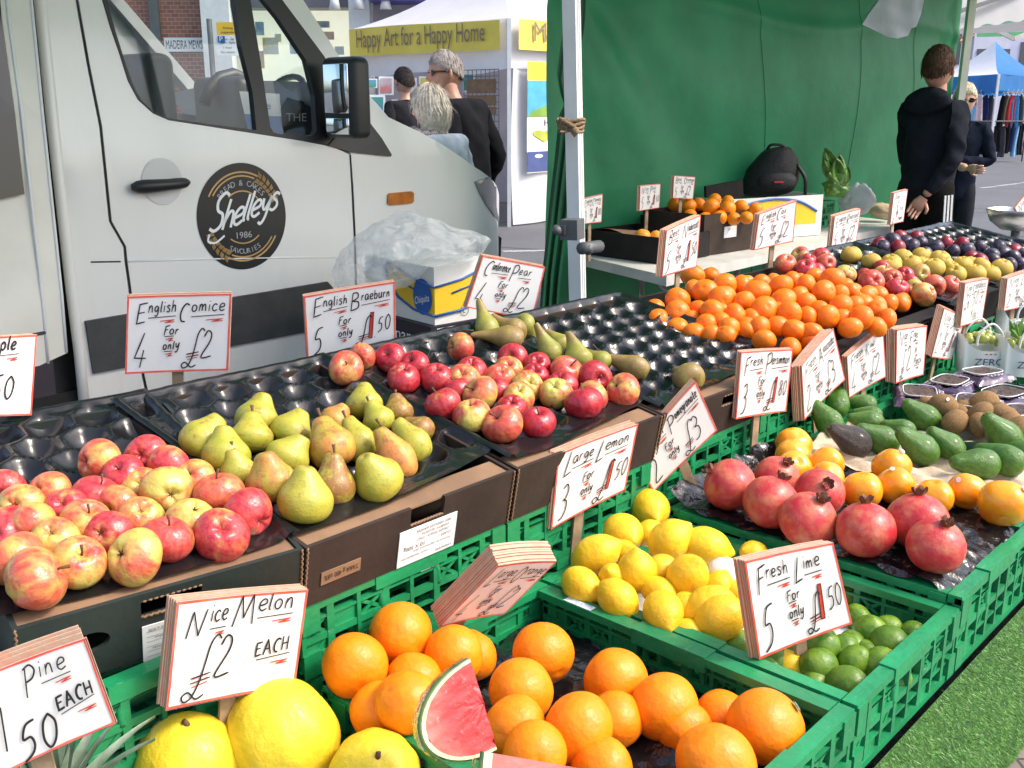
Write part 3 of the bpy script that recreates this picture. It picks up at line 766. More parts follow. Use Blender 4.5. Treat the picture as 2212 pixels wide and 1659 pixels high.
NAV=MB().tube([(0,0,.86),(0,0,.925)],[.075,.05],7).mesh('stem_button',F['navel'])
NAVT=MB().tube([(0,0,.70),(0,0,.775)],[.07,.05],7).mesh('stem_button',F['navel'])
AVS=MB().tube([(0,0,1.56),(0,0,1.68)],[.09,.07],7).mesh('stem_button',F['stem'])
LNV=MB().tube([(0,0,-1.12),(0,0,-1.2)],[.09,.07],7).mesh('stem_button',F['navel'])
def crown():
    b=MB()
    def h(u,v):
        t=u*2*math.pi; r=.15+.10*v*v+.02*math.sin(6*t)*v; z=.86+.20*v+.13*v*abs(math.sin(3*t))
        return Vector((r*math.cos(t),r*math.sin(t),z))
    b.grid(h,36,6); b.add([tuple(h(u/36,v/6)*1.0+Vector((0,0,-.02))) for v in range(7) for u in range(37)],[(j*37+i,(j+1)*37+i,(j+1)*37+i+1,j*37+i+1) for j in range(6) for i in range(36)],0,True)
    for i in range(14): a=i*.9; b.tube([(.06*math.cos(a),.06*math.sin(a),.85),(.11*math.cos(a),.11*math.sin(a),1.12)],.012,4)
    return b.mesh('crown',F['crown'])
CRO=crown()
def sticker_mesh(txt,mt):
    """oval sticker lying on the unit sphere at +x"""
    b=MB(); vs=[];n=20
    def on(a,c): v=Vector((1,a,c)); return v.normalized()*1.012
    b.add([on(0,0)]+[on(.155*math.cos(i*2*math.pi/n),.105*math.sin(i*2*math.pi/n)) for i in range(n)],[(0,i+1,(i+1)%n+1) for i in range(n)],0)
    if txt: put_text(b,txt,lambda x,y:on(x,y)*1.006,0,-.03,.2,.06,1)
    else: put_text(b,'oo',lambda x,y:on(x,y)*1.006,0,-.03,.16,.05,1)
    return b.mesh('sticker',[mt,F['sticker_ink'] if txt else M['red_ink']])
STK=sticker_mesh('#3156',F['sticker']); STW=sticker_mesh('',F['sticker_white'])
def put_sticker(o,P,r,dx,dy,rot,me):
    d=imdir(dx,dy,math.sqrt(max(.02,1-dx*dx-dy*dy))); s=link('sticker',me,o)
    q=Vector((1,0,0)).rotation_difference(d)
    q=Quaternion(d,rot)@q; k_=1.10 if me is STW else 1.048; s.scale=(k_,)*3
    s.rotation_mode='QUATERNION'; s.rotation_quaternion=o.rotation_quaternion.inverted()@q; return s
def rounds(lst,plane,meshes,name,kind,where,group,look,child=None,L=1.0,sink=.9):
    """entries: zoom, x, y, r, axis dx, dy, towards-camera, [look], [mesh list]"""
    out=[]
    for en in lst:
        k,x,y,r=en[:4]; ax=en[4] if len(en)>4 and en[4] is not None else (rnd.uniform(-1,1),rnd.uniform(-1,1),rnd.uniform(-1,.2))
        lk=en[5] if len(en)>5 else look; ms=en[6] if len(en)>6 else meshes
        X,Y=px(k,x,y); P,rr=grow(*solve(X,Y,pr_(k,r),plane,sink),group)
        o=link(name,rnd.choice(ms)); o.location=P; rr/=L; o.scale=(rr,)*3; o.rotation_mode='QUATERNION'; o.rotation_quaternion=aim(imdir(*ax)); o.color=(0,0,0,1)
        if child: link(child.name.split('.')[0],child,o)
        out.append((o,X,lk)); RAD.setdefault(group,[]).append(rr)
    name_rank(out,kind,where,group); return [a[0] for a in out]
# oranges, front crate
def porg(x,y): return .60+.025*max(0,1-abs(x-1.05)/.3)
org=[('k',410,1045,190,(-.3,-.4,-.8)),('k',1000,985,172,(.1,.3,.9)),('k',1100,975,125),('k',1540,970,176,(.5,.38,.75)),('k',1405,1197,187,(-.5,-.8,-.4)),('k',1370,1410,160,(-.45,-.1,.85)),
 ('k',1485,1570,165,(.1,-.1,.95)),('k',1750,1425,208,(.85,.35,.3)),('k',1976,1140,186,(-.8,.45,.3)),('h',965,1545,208,(-.5,-.6,-.4)),('h',1600,1670,226,(.3,-.5,-.6)),('h',650,1620,150),('h',1330,1600,112),
 ('i',50,1395,150),('k',720,1265,185,(.5,.5,-.5)),('k',560,1300,110),('k',760,1120,110),('i',250,1625,238,(-.4,.8,.3)),('k',1890,1640,120)]
def heap(h0,cx,cy,sx,sy,h): return lambda x,y:h0+h*max(0,1-((x-cx)/sx)**2-((y-cy)/sy)**2)
porg2=lambda x,y: .60+.045*max(0,min(1,(1.10-x)/.2))+.01*max(0,min(1,(y-.8)/.2))
os_=rounds(org,porg2,ORG,'orange','orange','in the front crate of oranges','oranges in the front crate','large',NAV)
o=rounds([('k',680,855,181,(-.6,-.3,-.6))],lambda x,y:.655,ORG,'orange','orange','','oranges in the front crate','large',NAV)[0]
tag(o,'large orange on top under the dark box corner, sticker on its left'); put_sticker(o,o.location,1,-.93,-.07,1.0,STK)
put_sticker(os_[4],0,1,-.02,.22,-1.9,STK); put_sticker(os_[5],0,1,.93,.33,1.4,STK); put_sticker(os_[10],0,1,.72,-.62,.9,STK)
# tangerines
htan=heap(.885,2.78,1.47,.62,.46,.105)
tg=[('e',1290,765,102),('e',1490,670,106,(0,-.1,.99)),('e',1485,790,112,(-.05,-.1,.95)),('e',1320,850,100,(.1,-.5,.8)),('e',1625,450,106),('e',1790,450,76),('e',1640,570,82),('e',1740,600,112),('e',1915,540,102),('e',2060,530,72),
 ('e',1885,670,116,(0,.1,.98)),('e',1810,780,117),('e',1680,760,82),('e',2090,690,97),('e',2015,820,92),('e',1950,935,100,(.6,.1,.75)),('e',1750,890,92),('e',1640,960,92,(0,-.9,.3)),('e',1490,915,90,(-.1,-.7,.6)),('e',1790,985,80),('e',1120,835,62),
 ('e',1600,840,66),('e',2110,950,82),('f',175,282,58),('f',60,375,82),('f',285,330,94,(-.1,-.9,.3)),('f',320,272,62),('f',192,405,80),('f',345,462,96,(.1,-.2,.95)),('f',460,290,86),('f',540,248,62),('f',480,392,90),('f',642,282,76),('f',700,222,62),
 ('f',640,412,76),('f',770,335,86,(.5,-.1,.85)),('f',832,246,86),('f',882,350,62),('f',962,330,52),('f',520,492,90,(-.3,.3,.8)),('f',652,512,66),('f',735,462,62),('f',890,432,86),('f',985,424,62),('f',1057,412,62),('f',800,512,86),('f',905,522,52,(.1,0,.98)),
 ('f',1037,522,90),('f',1152,462,72),('f',1222,527,72),('f',1152,582,60),('f',960,592,82),('f',440,582,82),('f',560,612,92),('f',680,640,90),('f',340,682,82),('f',530,742,82),('f',680,692,62),('f',310,592,82,(.5,.3,.7)),('f',212,582,62),('f',92,602,82,(.6,.3,.7)),('f',122,502,82),
 ('f',20,482,62),('f',62,642,72),('f',20,545,72),('f',430,470,60),('f',590,360,60),('f',250,520,60)]
tans=rounds(tg,htan,TAN,'tangerine','tangerine','in the tangerine heap','tangerines','bright orange',NAVT)
# hidden lower layer so that the heap is not hollow
low=[]
for i in range(110):
    x=rnd.uniform(2.40,3.26); y=rnd.uniform(1.2,1.66); z=htan(x,y)-.016
    P=W(x,y,z)
    if any((P-q.location).length<.052 for q in tans+low): continue
    o=link('tangerine',rnd.choice(TAN)); o.location=P; s_=rnd.uniform(.028,.031); o.scale=(s_,)*3; o.rotation_euler=(rnd.uniform(0,6),rnd.uniform(0,6),0); o.color=(0,0,0,1)
    tag(o,'bright orange tangerine lower down in the heap, glimpsed between the others','tangerine','tangerines'); low.append(o)
# lemons and limes
hlem=heap(.585,1.50,1.03,.34,.42,.09)
lem=[('h',870,290,122,(.12,.3,.94)),('h',1105,300,104,(.5,.75,.3),'knobbly'),('h',705,440,118,(.3,.2,.9),'brown-spotted'),('h',530,580,120,(.9,-.45,.1)),('h',1000,490,128,(.75,-.6,.1)),('h',1230,525,118,(.95,.25,.1)),
 ('h',790,690,122,(-.1,-.95,.2)),('h',1110,715,130,(.3,-.6,.5)),('h',640,730,92,(-.3,-.5,.8)),('h',950,670,88),('h',440,775,112,(.5,.3,.5)),('h',670,865,118,(.6,.6,.3)),('h',925,805,76),('h',955,945,124,(.1,.4,.85)),('h',1095,910,84),
 ('h',1255,905,126,(-.85,.25,.2),'shaded'),('h',1320,985,138,(-.85,.4,.1),'shaded'),('h',1130,1080,72),('h',1715,505,100,(-.1,-.95,.1),'pointed'),('h',1530,575,82,(-.7,-.3,.5)),('h',870,440,66),('h',1300,790,76),('h',1740,1270,62),
 ('h',700,560,60),('h',1440,830,70)]
rounds(lem,hlem,LEM,'lemon','lemon','in the lemon heap','lemons','yellow',LNV,L=1.04)
hlim=heap(.575,1.56,.75,.25,.3,.03)
lim=[('i',1085,560,78,(.8,.2,.5),'light green'),('i',1150,705,64),('i',1228,800,100,(0,-.7,.4),'light green'),('i',1345,775,80),('i',1350,872,112,(-.7,.3,.3)),('i',1505,822,86),('i',1120,880,66),('i',905,880,118,(.3,.1,.3),'light green'),('i',1062,900,76),
 ('i',1130,992,102,(.3,-.6,.4)),('i',1290,1012,114,(.5,-.4,.4)),('i',905,1022,116,(-.5,-.4,.5),'dark'),('i',1078,1135,116,(.6,-.3,.4),'dark'),('i',880,1125,80),('i',630,985,92),('i',590,1020,82),('i',385,905,112),('i',270,845,102),('i',1400,1085,64),('i',1010,972,56,None,'yellowish'),('i',760,960,70),('i',1200,930,60)]
rounds(lim,hlim,LIM,'lime','lime','in the limes','limes','dark green',LNV.copy() if False else None)
for k_,x_,y_,r_,lb_ in [('h',1335,690,92,'white paper wrapped lemon behind the lime sign'),('h',485,825,72,'crumpled white tissue wrap showing at the left of the lemons')]:
    X,Y=px(k_,x_,y_); P,rr=solve(X,Y,pr_(k_,r_),hlem); b=MB().ball((0,0,0),rr,24,16); b.v=[tuple(Vector(v)*(1+.10*noise.noise(Vector(v)*60)+.08*noise.noise(Vector(v)*130))) for v in b.v]
    o=b.build('paper_wrap',M['white_card']); o.location=P; tag(o,lb_,'wrapper')
# pomegranates, persimmons
ppom=lambda x,y:.687
pm_=[('j',340,735,157,(-.8,-.6,.1),'glossy bright red'),('j',640,690,132,(.25,-.6,.5)),('j',600,845,166,(.42,-.9,.1)),('j',905,790,150,(.05,-.45,.88)),('j',835,955,172,(.3,-.72,.5)),('j',1200,1020,176,(0,-.99,.05),'deep red'),('j',1530,965,178,(0,-.98,.15)),('j',1645,1122,172,(.15,-.8,.45),'pale pinkish')]
rounds(pm_,ppom,POM,'pomegranate','pomegranate','on the black film','pomegranates','dull red',CRO)
pe=[('j',748,480,108,(.1,-.5,.4)),('j',742,555,110),('j',748,625,106,(.05,-.3,.5)),('j',955,605,106),('j',962,690,100,(.3,-.4,.6)),('j',1180,770,122,(-.2,-.9,.2)),('j',1365,622,114,(0,-.6,-.5),'stickered'),('j',1390,742,116,(0,-.5,-.6),'stickered'),('j',1635,812,116,(-.1,-.8,.2)),('j',1838,775,114,(.3,-.7,-.4),'stickered'),('j',2070,852,146,(.2,-.6,-.5),'red-orange stickered')]
ps_=rounds(pe,ppom,PER,'persimmon','persimmon','behind and right of the pomegranates','persimmons','glossy orange')
for i,dx,dy in [(6,.35,-.8),(7,-.3,-.85),(9,-.6,-.6),(10,.5,-.6)]: put_sticker(ps_[i],0,1,dx,dy,.2,STW)
pavo=lambda x,y:.694
av=[('j',1020,225,82,(.3,-.8,-.4)),('j',965,335,88,(-.55,-.8,-.2)),('j',1190,225,66,(-.9,-.2,-.2)),('j',1230,295,62,(-.95,-.15,-.3),'dark green'),('j',1225,335,76,(-.95,-.2,-.1)),('j',1120,458,104,(-.75,-.4,.2),'ripe purple-black',AVD),
 ('j',1300,450,96,(-.85,-.45,0)),('j',1430,385,72,(-.95,-.3,-.2),'dark green'),('j',1545,505,106,(-.75,-.6,.1)),('j',1570,310,92,(-.75,-.6,0)),('j',1725,490,92,(-.75,-.65,0)),('j',1920,600,106,(-.95,-.05,.1)),('j',2075,425,110,(-.6,-.55,.2),'dark green'),('j',2080,575,104,(-.7,-.35,-.5)),('j',2195,515,64,(-.7,-.2,-.5),'dark green')]
rounds(av,pavo,AVO,'avocado','avocado','on the beige paper trays','avocados','green',AVS,L=1.03)
for o_ in scene.objects:
    if o_.name.startswith('avocado') and not o_.parent: o_.scale=(o_.scale[0]*.93,o_.scale[1]*.93,o_.scale[2]*1.10)
kw=[('j',1695,240,80,(.6,.4,.5),'stickered brown'),('j',1590,232,52),('j',1830,252,52),('j',1945,228,84,(.7,-.6,.2)),('j',1768,338,80,(-.6,.3,.5)),('j',1790,275,50),('j',1925,355,72),('j',1930,298,80),('j',2075,305,80,(.8,.4,.3)),('j',2115,345,72),('j',2175,392,92),('j',2060,280,66)]
kw_=rounds(kw,lambda x,y:.70+.02*max(0,1-((x-2.75)/.2)**2),KIW,'kiwi','kiwi','in the green punnet','kiwi fruit','brown',None,L=1.08); put_sticker(kw_[0],0,1,-.05,-.55,.1,STW)
# plums
pl=[('g',645,1085,72,None,'red',PLR),('g',690,1120,74),('g',870,1010,70,None,'red',PLR),('g',790,1060,88),('g',850,1135,80,None,'red',PLR),('g',920,1080,80),('g',1000,1115,78),('g',1045,1030,78,None,'red',PLR),('g',1085,1085,80),('g',1250,1135,82),('g',1365,1085,72,None,'red',PLR),
 ('g',1535,1095,76,None,'red',PLR),('g',1600,1160,80),('g',1730,1125,70),('g',1640,1235,70,None,'red',PLR),('g',1740,1275,80,None,'red',PLR),('g',1860,1215,80),('g',1930,1125,70),('g',1985,1195,80),('g',2110,1165,76,None,'red',PLR),('g',2085,1240,80),('g',2060,1310,70),('g',2155,1310,72),('g',1870,1265,70),('g',2190,1200,62),('g',1440,1170,70),('g',1150,1190,66)]
rounds(pl,lambda x,y:trayz(y)-.006,PLU,'plum','plum','in the plum tray','plums','dark purple')
# melons
MEL=[make_round('melon',F['melon'],i,1.12,.02,lob=0,seg=48,rings=30) for i in range(2)]
for m_ in MEL:
    for v in m_.vertices:
        a=math.atan2(v.co.y,v.co.x); k_=1+.016*math.cos(a*10)*math.sqrt(max(0,1-(v.co.z/1.15)**2)); v.co.x*=k_; v.co.y*=k_
MST=MB().tube([(0,0,1.07),(.02,0,1.13),(.05,.02,1.17)],[.07,.05,.055],8).mesh('stem',F['stem'])
for x,y,r,ax,lk in [(405,1668,123,(.1,-.9,.35),'yellow melon in front of its price sign, left of the two big ones'),(611,1592,124,(-.45,-.85,.25),'largest yellow melon, leaning against the price sign'),(808,1690,112,(.15,-.7,.65),'yellow melon nearest the watermelon wedge')]:
    P,rr=solve(x,y,r,lambda a,b:.555+(.02 if x==611 else 0)); o=link('melon',MEL[x%2]); o.location=P; rr*=.90; o.scale=(rr,)*3; o.rotation_mode='QUATERNION'; o.rotation_quaternion=aim(imdir(*ax)); tag(o,lk,'melon','yellow melons'); link('stem',MST,o); RAD.setdefault('melon',[]).append(rr)
for g in RAD: print('RADIUS',g,'%.3f..%.3f'%(min(RAD[g]),max(RAD[g])),len(RAD[g]))
# ================================================================== hand-lettered price signs
GL={
'a':(.58,[[(.48,.46),(.36,.6),(.16,.57),(.05,.36),(.07,.1),(.22,0),(.38,.12),(.49,.42),(.48,.12),(.58,.03)]]),
'b':(.52,[[(.1,1),(.06,.04)],[(.07,.3),(.22,.58),(.43,.5),(.47,.22),(.32,.0),(.06,.06)]]),
'c':(.52,[[(.46,.5),(.3,.61),(.1,.46),(.06,.18),(.22,0),(.48,.1)]]),
'd':(.56,[[(.46,.46),(.3,.6),(.1,.44),(.06,.16),(.2,0),(.4,.12),(.5,.4)],[(.54,1),(.49,.3),(.54,0)]]),
'e':(.5,[[(.08,.27),(.42,.36),(.42,.55),(.24,.6),(.08,.42),(.07,.14),(.24,0),(.48,.1)]]),
'f':(.42,[[(.5,.9),(.36,1),(.23,.82),(.2,.4),(.17,-.14)],[(.03,.48),(.42,.55)]]),
'g':(.55,[[(.46,.5),(.28,.6),(.1,.44),(.1,.2),(.25,.1),(.42,.28),(.48,.52),(.47,-.1),(.32,-.34),(.08,-.26)]]),
'h':(.5,[[(.12,1),(.05,0)],[(.07,.26),(.22,.55),(.37,.53),(.41,.3),(.42,0)]]),
'i':(.2,[[(.11,.6),(.08,0)],[(.13,.82),(.14,.9)]]),
'k':(.48,[[(.12,1),(.05,0)],[(.44,.6),(.08,.27)],[(.16,.33),(.44,0)]]),
'l':(.2,[[(.13,1),(.07,.14),(.17,0)]]),
'm':(.72,[[(.08,.6),(.04,0)],[(.06,.3),(.2,.58),(.3,.5),(.31,.02)],[(.32,.34),(.48,.58),(.58,.5),(.62,0)]]),
'n':(.5,[[(.08,.6),(.04,0)],[(.06,.3),(.22,.58),(.37,.5),(.42,0)]]),
'o':(.54,[[(.3,.6),(.1,.48),(.06,.18),(.22,0),(.43,.12),(.47,.42),(.28,.6)]]),
'p':(.52,[[(.1,.6),(.03,-.36)],[(.08,.38),(.26,.6),(.45,.45),(.43,.15),(.24,.0),(.06,.12)]]),
'r':(.4,[[(.09,.6),(.05,0)],[(.06,.3),(.2,.54),(.38,.57)]]),
's':(.44,[[(.4,.5),(.22,.6),(.1,.46),(.32,.28),(.36,.1),(.2,0),(.03,.08)]]),
't':(.4,[[(.22,.95),(.16,.14),(.28,0),(.4,.06)],[(.02,.62),(.4,.67)]]),
'u':(.52,[[(.07,.6),(.07,.18),(.2,0),(.38,.16),(.44,.6),(.43,.14),(.52,.02)]]),
'v':(.44,[[(.04,.6),(.2,0),(.42,.62)]]),
'w':(.66,[[(.04,.6),(.16,0),(.32,.42),(.46,0),(.64,.62)]]),
'x':(.46,[[(.05,.58),(.42,0)],[(.42,.6),(.04,0)]]),
'y':(.46,[[(.05,.6),(.1,.26),(.24,.18),(.4,.5),(.43,.6),(.32,-.12),(.16,-.34),(.02,-.24)]]),
'z':(.44,[[(.05,.57),(.4,.57),(.04,.02),(.44,.03)]]),
'A':(.7,[[(.02,0),(.32,1),(.6,0)],[(.1,.36),(.54,.4)]]),
'B':(.6,[[(.12,1),(.06,0)],[(.1,1),(.42,.98),(.46,.7),(.14,.54),(.5,.46),(.52,.12),(.06,0)]]),
'C':(.55,[[(.62,.9),(.4,1),(.16,.75),(.07,.35),(.18,.04),(.42,0)]]),
'D':(.62,[[(.12,1),(.06,0)],[(.02,.97),(.4,.92),(.56,.5),(.38,.1),(.06,0)]]),
'E':(.55,[[(.55,1),(.12,.94),(.06,.0),(.5,.08)],[(.08,.5),(.45,.56)]]),
'F':(.5,[[(.56,1),(.14,.9),(.05,-.05)],[(.1,.5),(.42,.56)]]),
'G':(.6,[[(.56,.88),(.36,1),(.12,.7),(.08,.25),(.3,0),(.54,.2),(.54,.42),(.34,.42)]]),
'H':(.6,[[(.1,1),(.05,0)],[(.54,1),(.5,0)],[(.07,.48),(.52,.53)]]),
'I':(.22,[[(.12,1),(.08,0)]]),
'J':(.5,[[(.42,1),(.4,.25),(.22,0),(.04,.2)]]),
'K':(.55,[[(.14,1),(.05,0)],[(.55,.98),(.1,.45)],[(.2,.52),(.52,0)]]),
'L':(.5,[[(.3,1),(.04,0),(.48,.1)]]),
'M':(.95,[[(.0,0),(.22,1)],[(.22,1),(.42,.25)],[(.42,.25),(.70,1.02)],[(.70,1.02),(.84,.02)]]),
'N':(.85,[[(.0,0),(.16,1)],[(.16,1),(.56,.05)],[(.56,.05),(.80,1.05)]]),
'O':(.66,[[(.36,1),(.12,.78),(.06,.3),(.26,0),(.52,.2),(.58,.7),(.34,1)]]),
'P':(.58,[[(.14,.95),(.04,-.1)],[(.04,.9),(.35,1),(.54,.78),(.4,.52),(.1,.44)]]),
'R':(.6,[[(.14,1),(.05,0)],[(.02,.9),(.36,1),(.5,.76),(.36,.52),(.12,.48),(.54,0)]]),
'S':(.55,[[(.52,.9),(.34,1),(.14,.82),(.2,.56),(.42,.4),(.44,.12),(.24,0),(.03,.1)]]),
'0':(.58,[[(.32,1),(.1,.75),(.06,.28),(.24,0),(.46,.22),(.52,.7),(.3,1)]]),
'1':(.3,[[(.16,1),(.1,0)]]),
'2':(.6,[[(.1,.78),(.26,1),(.46,.9),(.42,.6),(.04,.02),(.56,.06)]]),
'3':(.55,[[(.1,.9),(.3,1),(.46,.8),(.34,.58),(.2,.54),(.42,.46),(.46,.2),(.28,-.02),(.04,-.05)]]),
'4':(.62,[[(.4,1),(.04,.24),(.6,.22)],[(.46,.48),(.36,-.06)]]),
'5':(.58,[[(.56,1),(.24,.92),(.1,.55),(.36,.54),(.46,.3),(.36,.06),(.06,-.1)]]),
'6':(.55,[[(.46,1),(.2,.7),(.06,.3),(.2,0),(.42,.08),(.44,.36),(.24,.46),(.08,.28)]]),
'8':(.55,[[(.44,.88),(.26,1),(.12,.8),(.4,.42),(.42,.12),(.22,0),(.06,.18),(.22,.46),(.46,.76),(.44,.9)]]),
'£':(.8,[[(.86,.94),(.74,1.02),(.60,.86),(.52,.5),(.44,.2),(.30,-.04),(.12,-.1),(.05,0),(.2,.06),(.42,-.08),(.62,-.02)]]),
'.':(.2,[[(.08,.0),(.1,.03)]]),'&':(.6,[[(.55,.05),(.15,.75),(.28,1),(.42,.8),(.08,.3),(.2,0),(.5,.3)]]),
}
class Pen:
    """strokes on a board; board space: x 0..ASP, y 0..1 downwards"""
    def __init__(s,seed): s.q=random.Random(seed); s.bk=[]; s.rd=[]; s.fill=[]
    def stroke(s,pts,w,red=False,smooth=True):
        P=[Vector((p[0],p[1])) for p in pts]; w*=1.22
        if not smooth and len(P)>2:
            for a,b_ in zip(P,P[1:]):
                e=(b_-a).normalized()*w*.3 if (b_-a).length>1e-6 else Vector((0,0)); (s.rd if red else s.bk).append(([a-e,a.lerp(b_,.5),b_+e],w))
            return
        if smooth and len(P)>2: P=cat(P,5)
        (s.rd if red else s.bk).append((P,w))
    def text(s,txt,x,y,h,w=.017,sx=1.0,slant=.12,rise=0,space=.14):
        x0=x
        for ch in txt:
            if ch==' ': x+=.4*h*sx; continue
            g=GL.get(ch)
            if g is None: continue
            j=s.q.gauss(0,.012*h); sc=1+s.q.gauss(0,.05)
            for st in g[1]:
                s.stroke([(x+(p[0]+p[1]*slant)*h*sx*sc,y+j-p[1]*h*sc-rise*(x-x0)) for p in st],w,smooth=ch not in 'AEFHKLMNwvxz4I1')
            x+=(g[0]+space)*h*sx
        return x
    def zig(s,x,y,w,h,pw=.011):
        s.stroke([(x,y+h*.25),(x+w,y-h*.1),(x+w*.35,y+h*.75),(x+w*1.0,y+h*.55)],pw,True,False)
    def under(s,x0,x1,y,z=True,slope=-.05,pw=.012):
        s.stroke([(x0,y),(x1,y+slope*(x1-x0))],pw)
        if z: m=(x0+x1)/2; s.zig(m-.02,y+.035,(x1-x0)*.5,.04)
    def word(s,txt,x0,x1,yb=.215,big=.27,small=.145,under=True):
        """big initial hanging below the small letters that follow it"""
        g=GL[txt[0]]; bw=g[0]*big*.85
        rest=sum(GL[c][0]+.14 for c in txt[1:])*small
        k=min(1.0,(x1-x0-bw-.02)/max(rest,.01))
        s.text(txt[0],x0,yb+.13,big,.016,.85,.12)
        xs=x0+bw+.035; xe=s.text(txt[1:],xs,yb,small,.013,k,.1)
        if under:
            s.under(xs,min(xe,x1),yb+.07)
    def foronly(s,x,y):
        x+=s.q.uniform(-.02,.02); y+=s.q.uniform(-.015,.015)
        s.text('For',x,y,.115,.013,.95); s.under(x+.01,x+.13,y+.025,False); s.zig(x+.03,y+.05,.09,.045)
        s.text('only',x-.01,y+.19,.115,.013,.85); s.under(x+.01,x+.12,y+.22,False); s.zig(x+.03,y+.245,.08,.05)
    def pound(s,x,y,h=.46):
        s.text('£',x,y,h,.014,.72,.1)
        for k in (0,1): s.stroke([(x+h*.16,y-h*(.20+.085*k)),(x+h*.52,y-h*(.26+.085*k))],.013)
        for k in range(3): s.stroke([(x+h*.2,y-h*(.13+.07*k)),(x+h*.48,y-h*(.19+.07*k))],.012,True)
    def redone(s,x,y,h):
        q=[(x+.035,y-h),(x+.085,y-h),(x+.05,y),(x-.005,y)]; s.fill.append(q)
        s.stroke(q+[q[0]],.009,smooth=False)
    def price(s,qty,pr,asp=1.36):
        if qty: s.text(qty,.10,.90,.42,.016,.62,.15)
        if qty: s.foronly(asp*.37,.52)
        if '.' in pr:
            s.pound(asp*.53,.9,.44); s.redone(asp*.70,.82,.40); s.text('.',asp*.755,.82,.2,.018); s.text(pr.split('.')[1],asp*.80,.72,.24,.013,.62)
        else:
            s.pound(asp*.53,.90,.46); s.text(pr,asp*.72,.82,.38,.015,.72)
ASP=1.36
def price_sign(label,q,y=None,d=None,pen=None,stack=2,lean=(-.006,.002),stake=None,swing=1,width=.19,depths=None,border=.022,thick=.0022):
    """q: photo corners TL,TR,BR,BL of the front face; y: stall row it stands in, or d: distance"""
    cx=sum(p[0] for p in q)/4; cy=sum(p[1] for p in q)/4
    if d is None: d=dep(aty(cx,cy,y))
    if depths is None:
        lo,hi=0,.22                    # swing the card until its real width is right; its right edge is the farther one
        for _ in range(25):
            m_=(lo+hi)/2; dl=d*(1-m_); dr=d*(1+m_)
            wd=((atd(*q[1],dr)-atd(*q[0],dl)).length+(atd(*q[2],dr)-atd(*q[3],dl)).length)/2
            if wd>width: hi=m_
            else: lo=m_
        dl=d*(1-swing*lo); dr=d*(1+swing*lo); depths=(dl,dr,dr,dl)
        ML=atd((q[0][0]+q[3][0])/2,(q[0][1]+q[3][1])/2,dl); MR=atd((q[1][0]+q[2][0])/2,(q[1][1]+q[2][1])/2,dr)
        e_=(MR-ML); e_.z=0; n0=Vector((e_.y,-e_.x,-.06*e_.length))         # the card stands upright, a little tipped back
        depths=tuple((ML-O).dot(n0)/ray(*p).dot(n0) for p in q)
    TL,TR,BR,BL=[atd(p[0],p[1],dd) for p,dd in zip(q,depths)]
    C=(TL+TR+BR+BL)/4
    n=((TR-TL).cross(BL-TL)).normalized()
    if n.dot(O-C)<0: n=-n
    up=((TL-BL)+(TR-BR)).normalized(); rt=n.cross(up)*-1
    wd=((TR-TL).length+(BR-BL).length)/2; ht=((TL-BL).length+(TR-BR).length)/2
    o=thing('price_sign',label,'price sign',C,group='hand lettered price signs on the stall')
    def F(x,y,t=0):   # board space -> world relative to centre
        u=x/ASP; bow=.006*math.sin(math.pi*u)
        P=TL*(1-u)*(1-y)+TR*u*(1-y)+BR*u*y+BL*(1-u)*y
        return P-C+n*(t-bow*.5)
    b=MB(); N_=10
    b.grid(lambda u,v:F(u*ASP,v,0),N_,2); 
    b.build('board',M['sign_card'],o)
    e=MB()
    rt_=(TR-TL).normalized()
    for k in range(stack):
        off=rt_*(lean[0]*k+rnd.gauss(0,.0008))+up*(lean[1]*k+rnd.gauss(0,.0008)); z0=-.0006-k*(thick+.0007)
        g0=lambda u,v:F(u*ASP,v,z0)+off; g1=lambda u,v:F(u*ASP,v,z0-thick)+off
        top=[g0(i/N_,0) for i in range(N_+1)]+[g0(1-i/N_,1) for i in range(N_+1)]; bot=[g1(i/N_,0) for i in range(N_+1)]+[g1(1-i/N_,1) for i in range(N_+1)]
        m=len(top); e.add(top+bot,[(i,(i+1)%m,m+(i+1)%m,m+i) for i in range(m)])
        e.grid(g1,N_,2,0,False); 
        if k: e.grid(g0,N_,2,0,False)
    e.build('backing_cards',M['card_edge'],o)
    # red border, a little uneven
    r=MB(); bw=border
    for side in range(4):
        vs=[];n_=16
        for i in range(n_+1):
            t_=i/n_; w_=bw*(1+.22*noise.noise(Vector((t_*6,side*5,C.x*9))))
            if side==0: a=(t_*ASP,.002);c_=(t_*ASP,w_*1.15)
            elif side==1: a=(ASP-.002,t_);c_=(ASP-w_*1.1,t_)
            elif side==2: a=((1-t_)*ASP,.998);c_=((1-t_)*ASP,1-w_*1.15)
            else: a=(.002,1-t_);c_=(w_*1.1,1-t_)
            vs+=[F(*a,.0006),F(*c_,.0006)]
        r.add(vs,[(2*i,2*i+1,2*i+3,2*i+2) for i in range(n_)])
    r.build('red_border',M['red_border'],o)
    if pen:
        def ribbon(lst,nm,mt,t):
            m=MB()
            for P,w in lst:
                vs=[];k=len(P)
                for i,p in enumerate(P):
                    dd=(P[min(i+1,k-1)]-P[max(i-1,0)]); dd=dd.normalized() if dd.length>1e-9 else Vector((1,0))
                    nn=Vector((-dd.y,dd.x))*w/2*(.75 if i in (0,k-1) else 1)
                    vs+=[F(p.x+nn.x,p.y+nn.y,t),F(p.x-nn.x,p.y-nn.y,t)]
                m.add(vs,[(2*i,2*i+1,2*i+3,2*i+2) for i in range(k-1)])
            if m.v: m.build(nm,mt,o)
        m=MB()
        for q_ in pen.fill: m.add([F(a,b_,.0011) for a,b_ in q_],[(0,1,2,3)])
        if m.v: m.build('red_numeral',M['red_ink'],o)
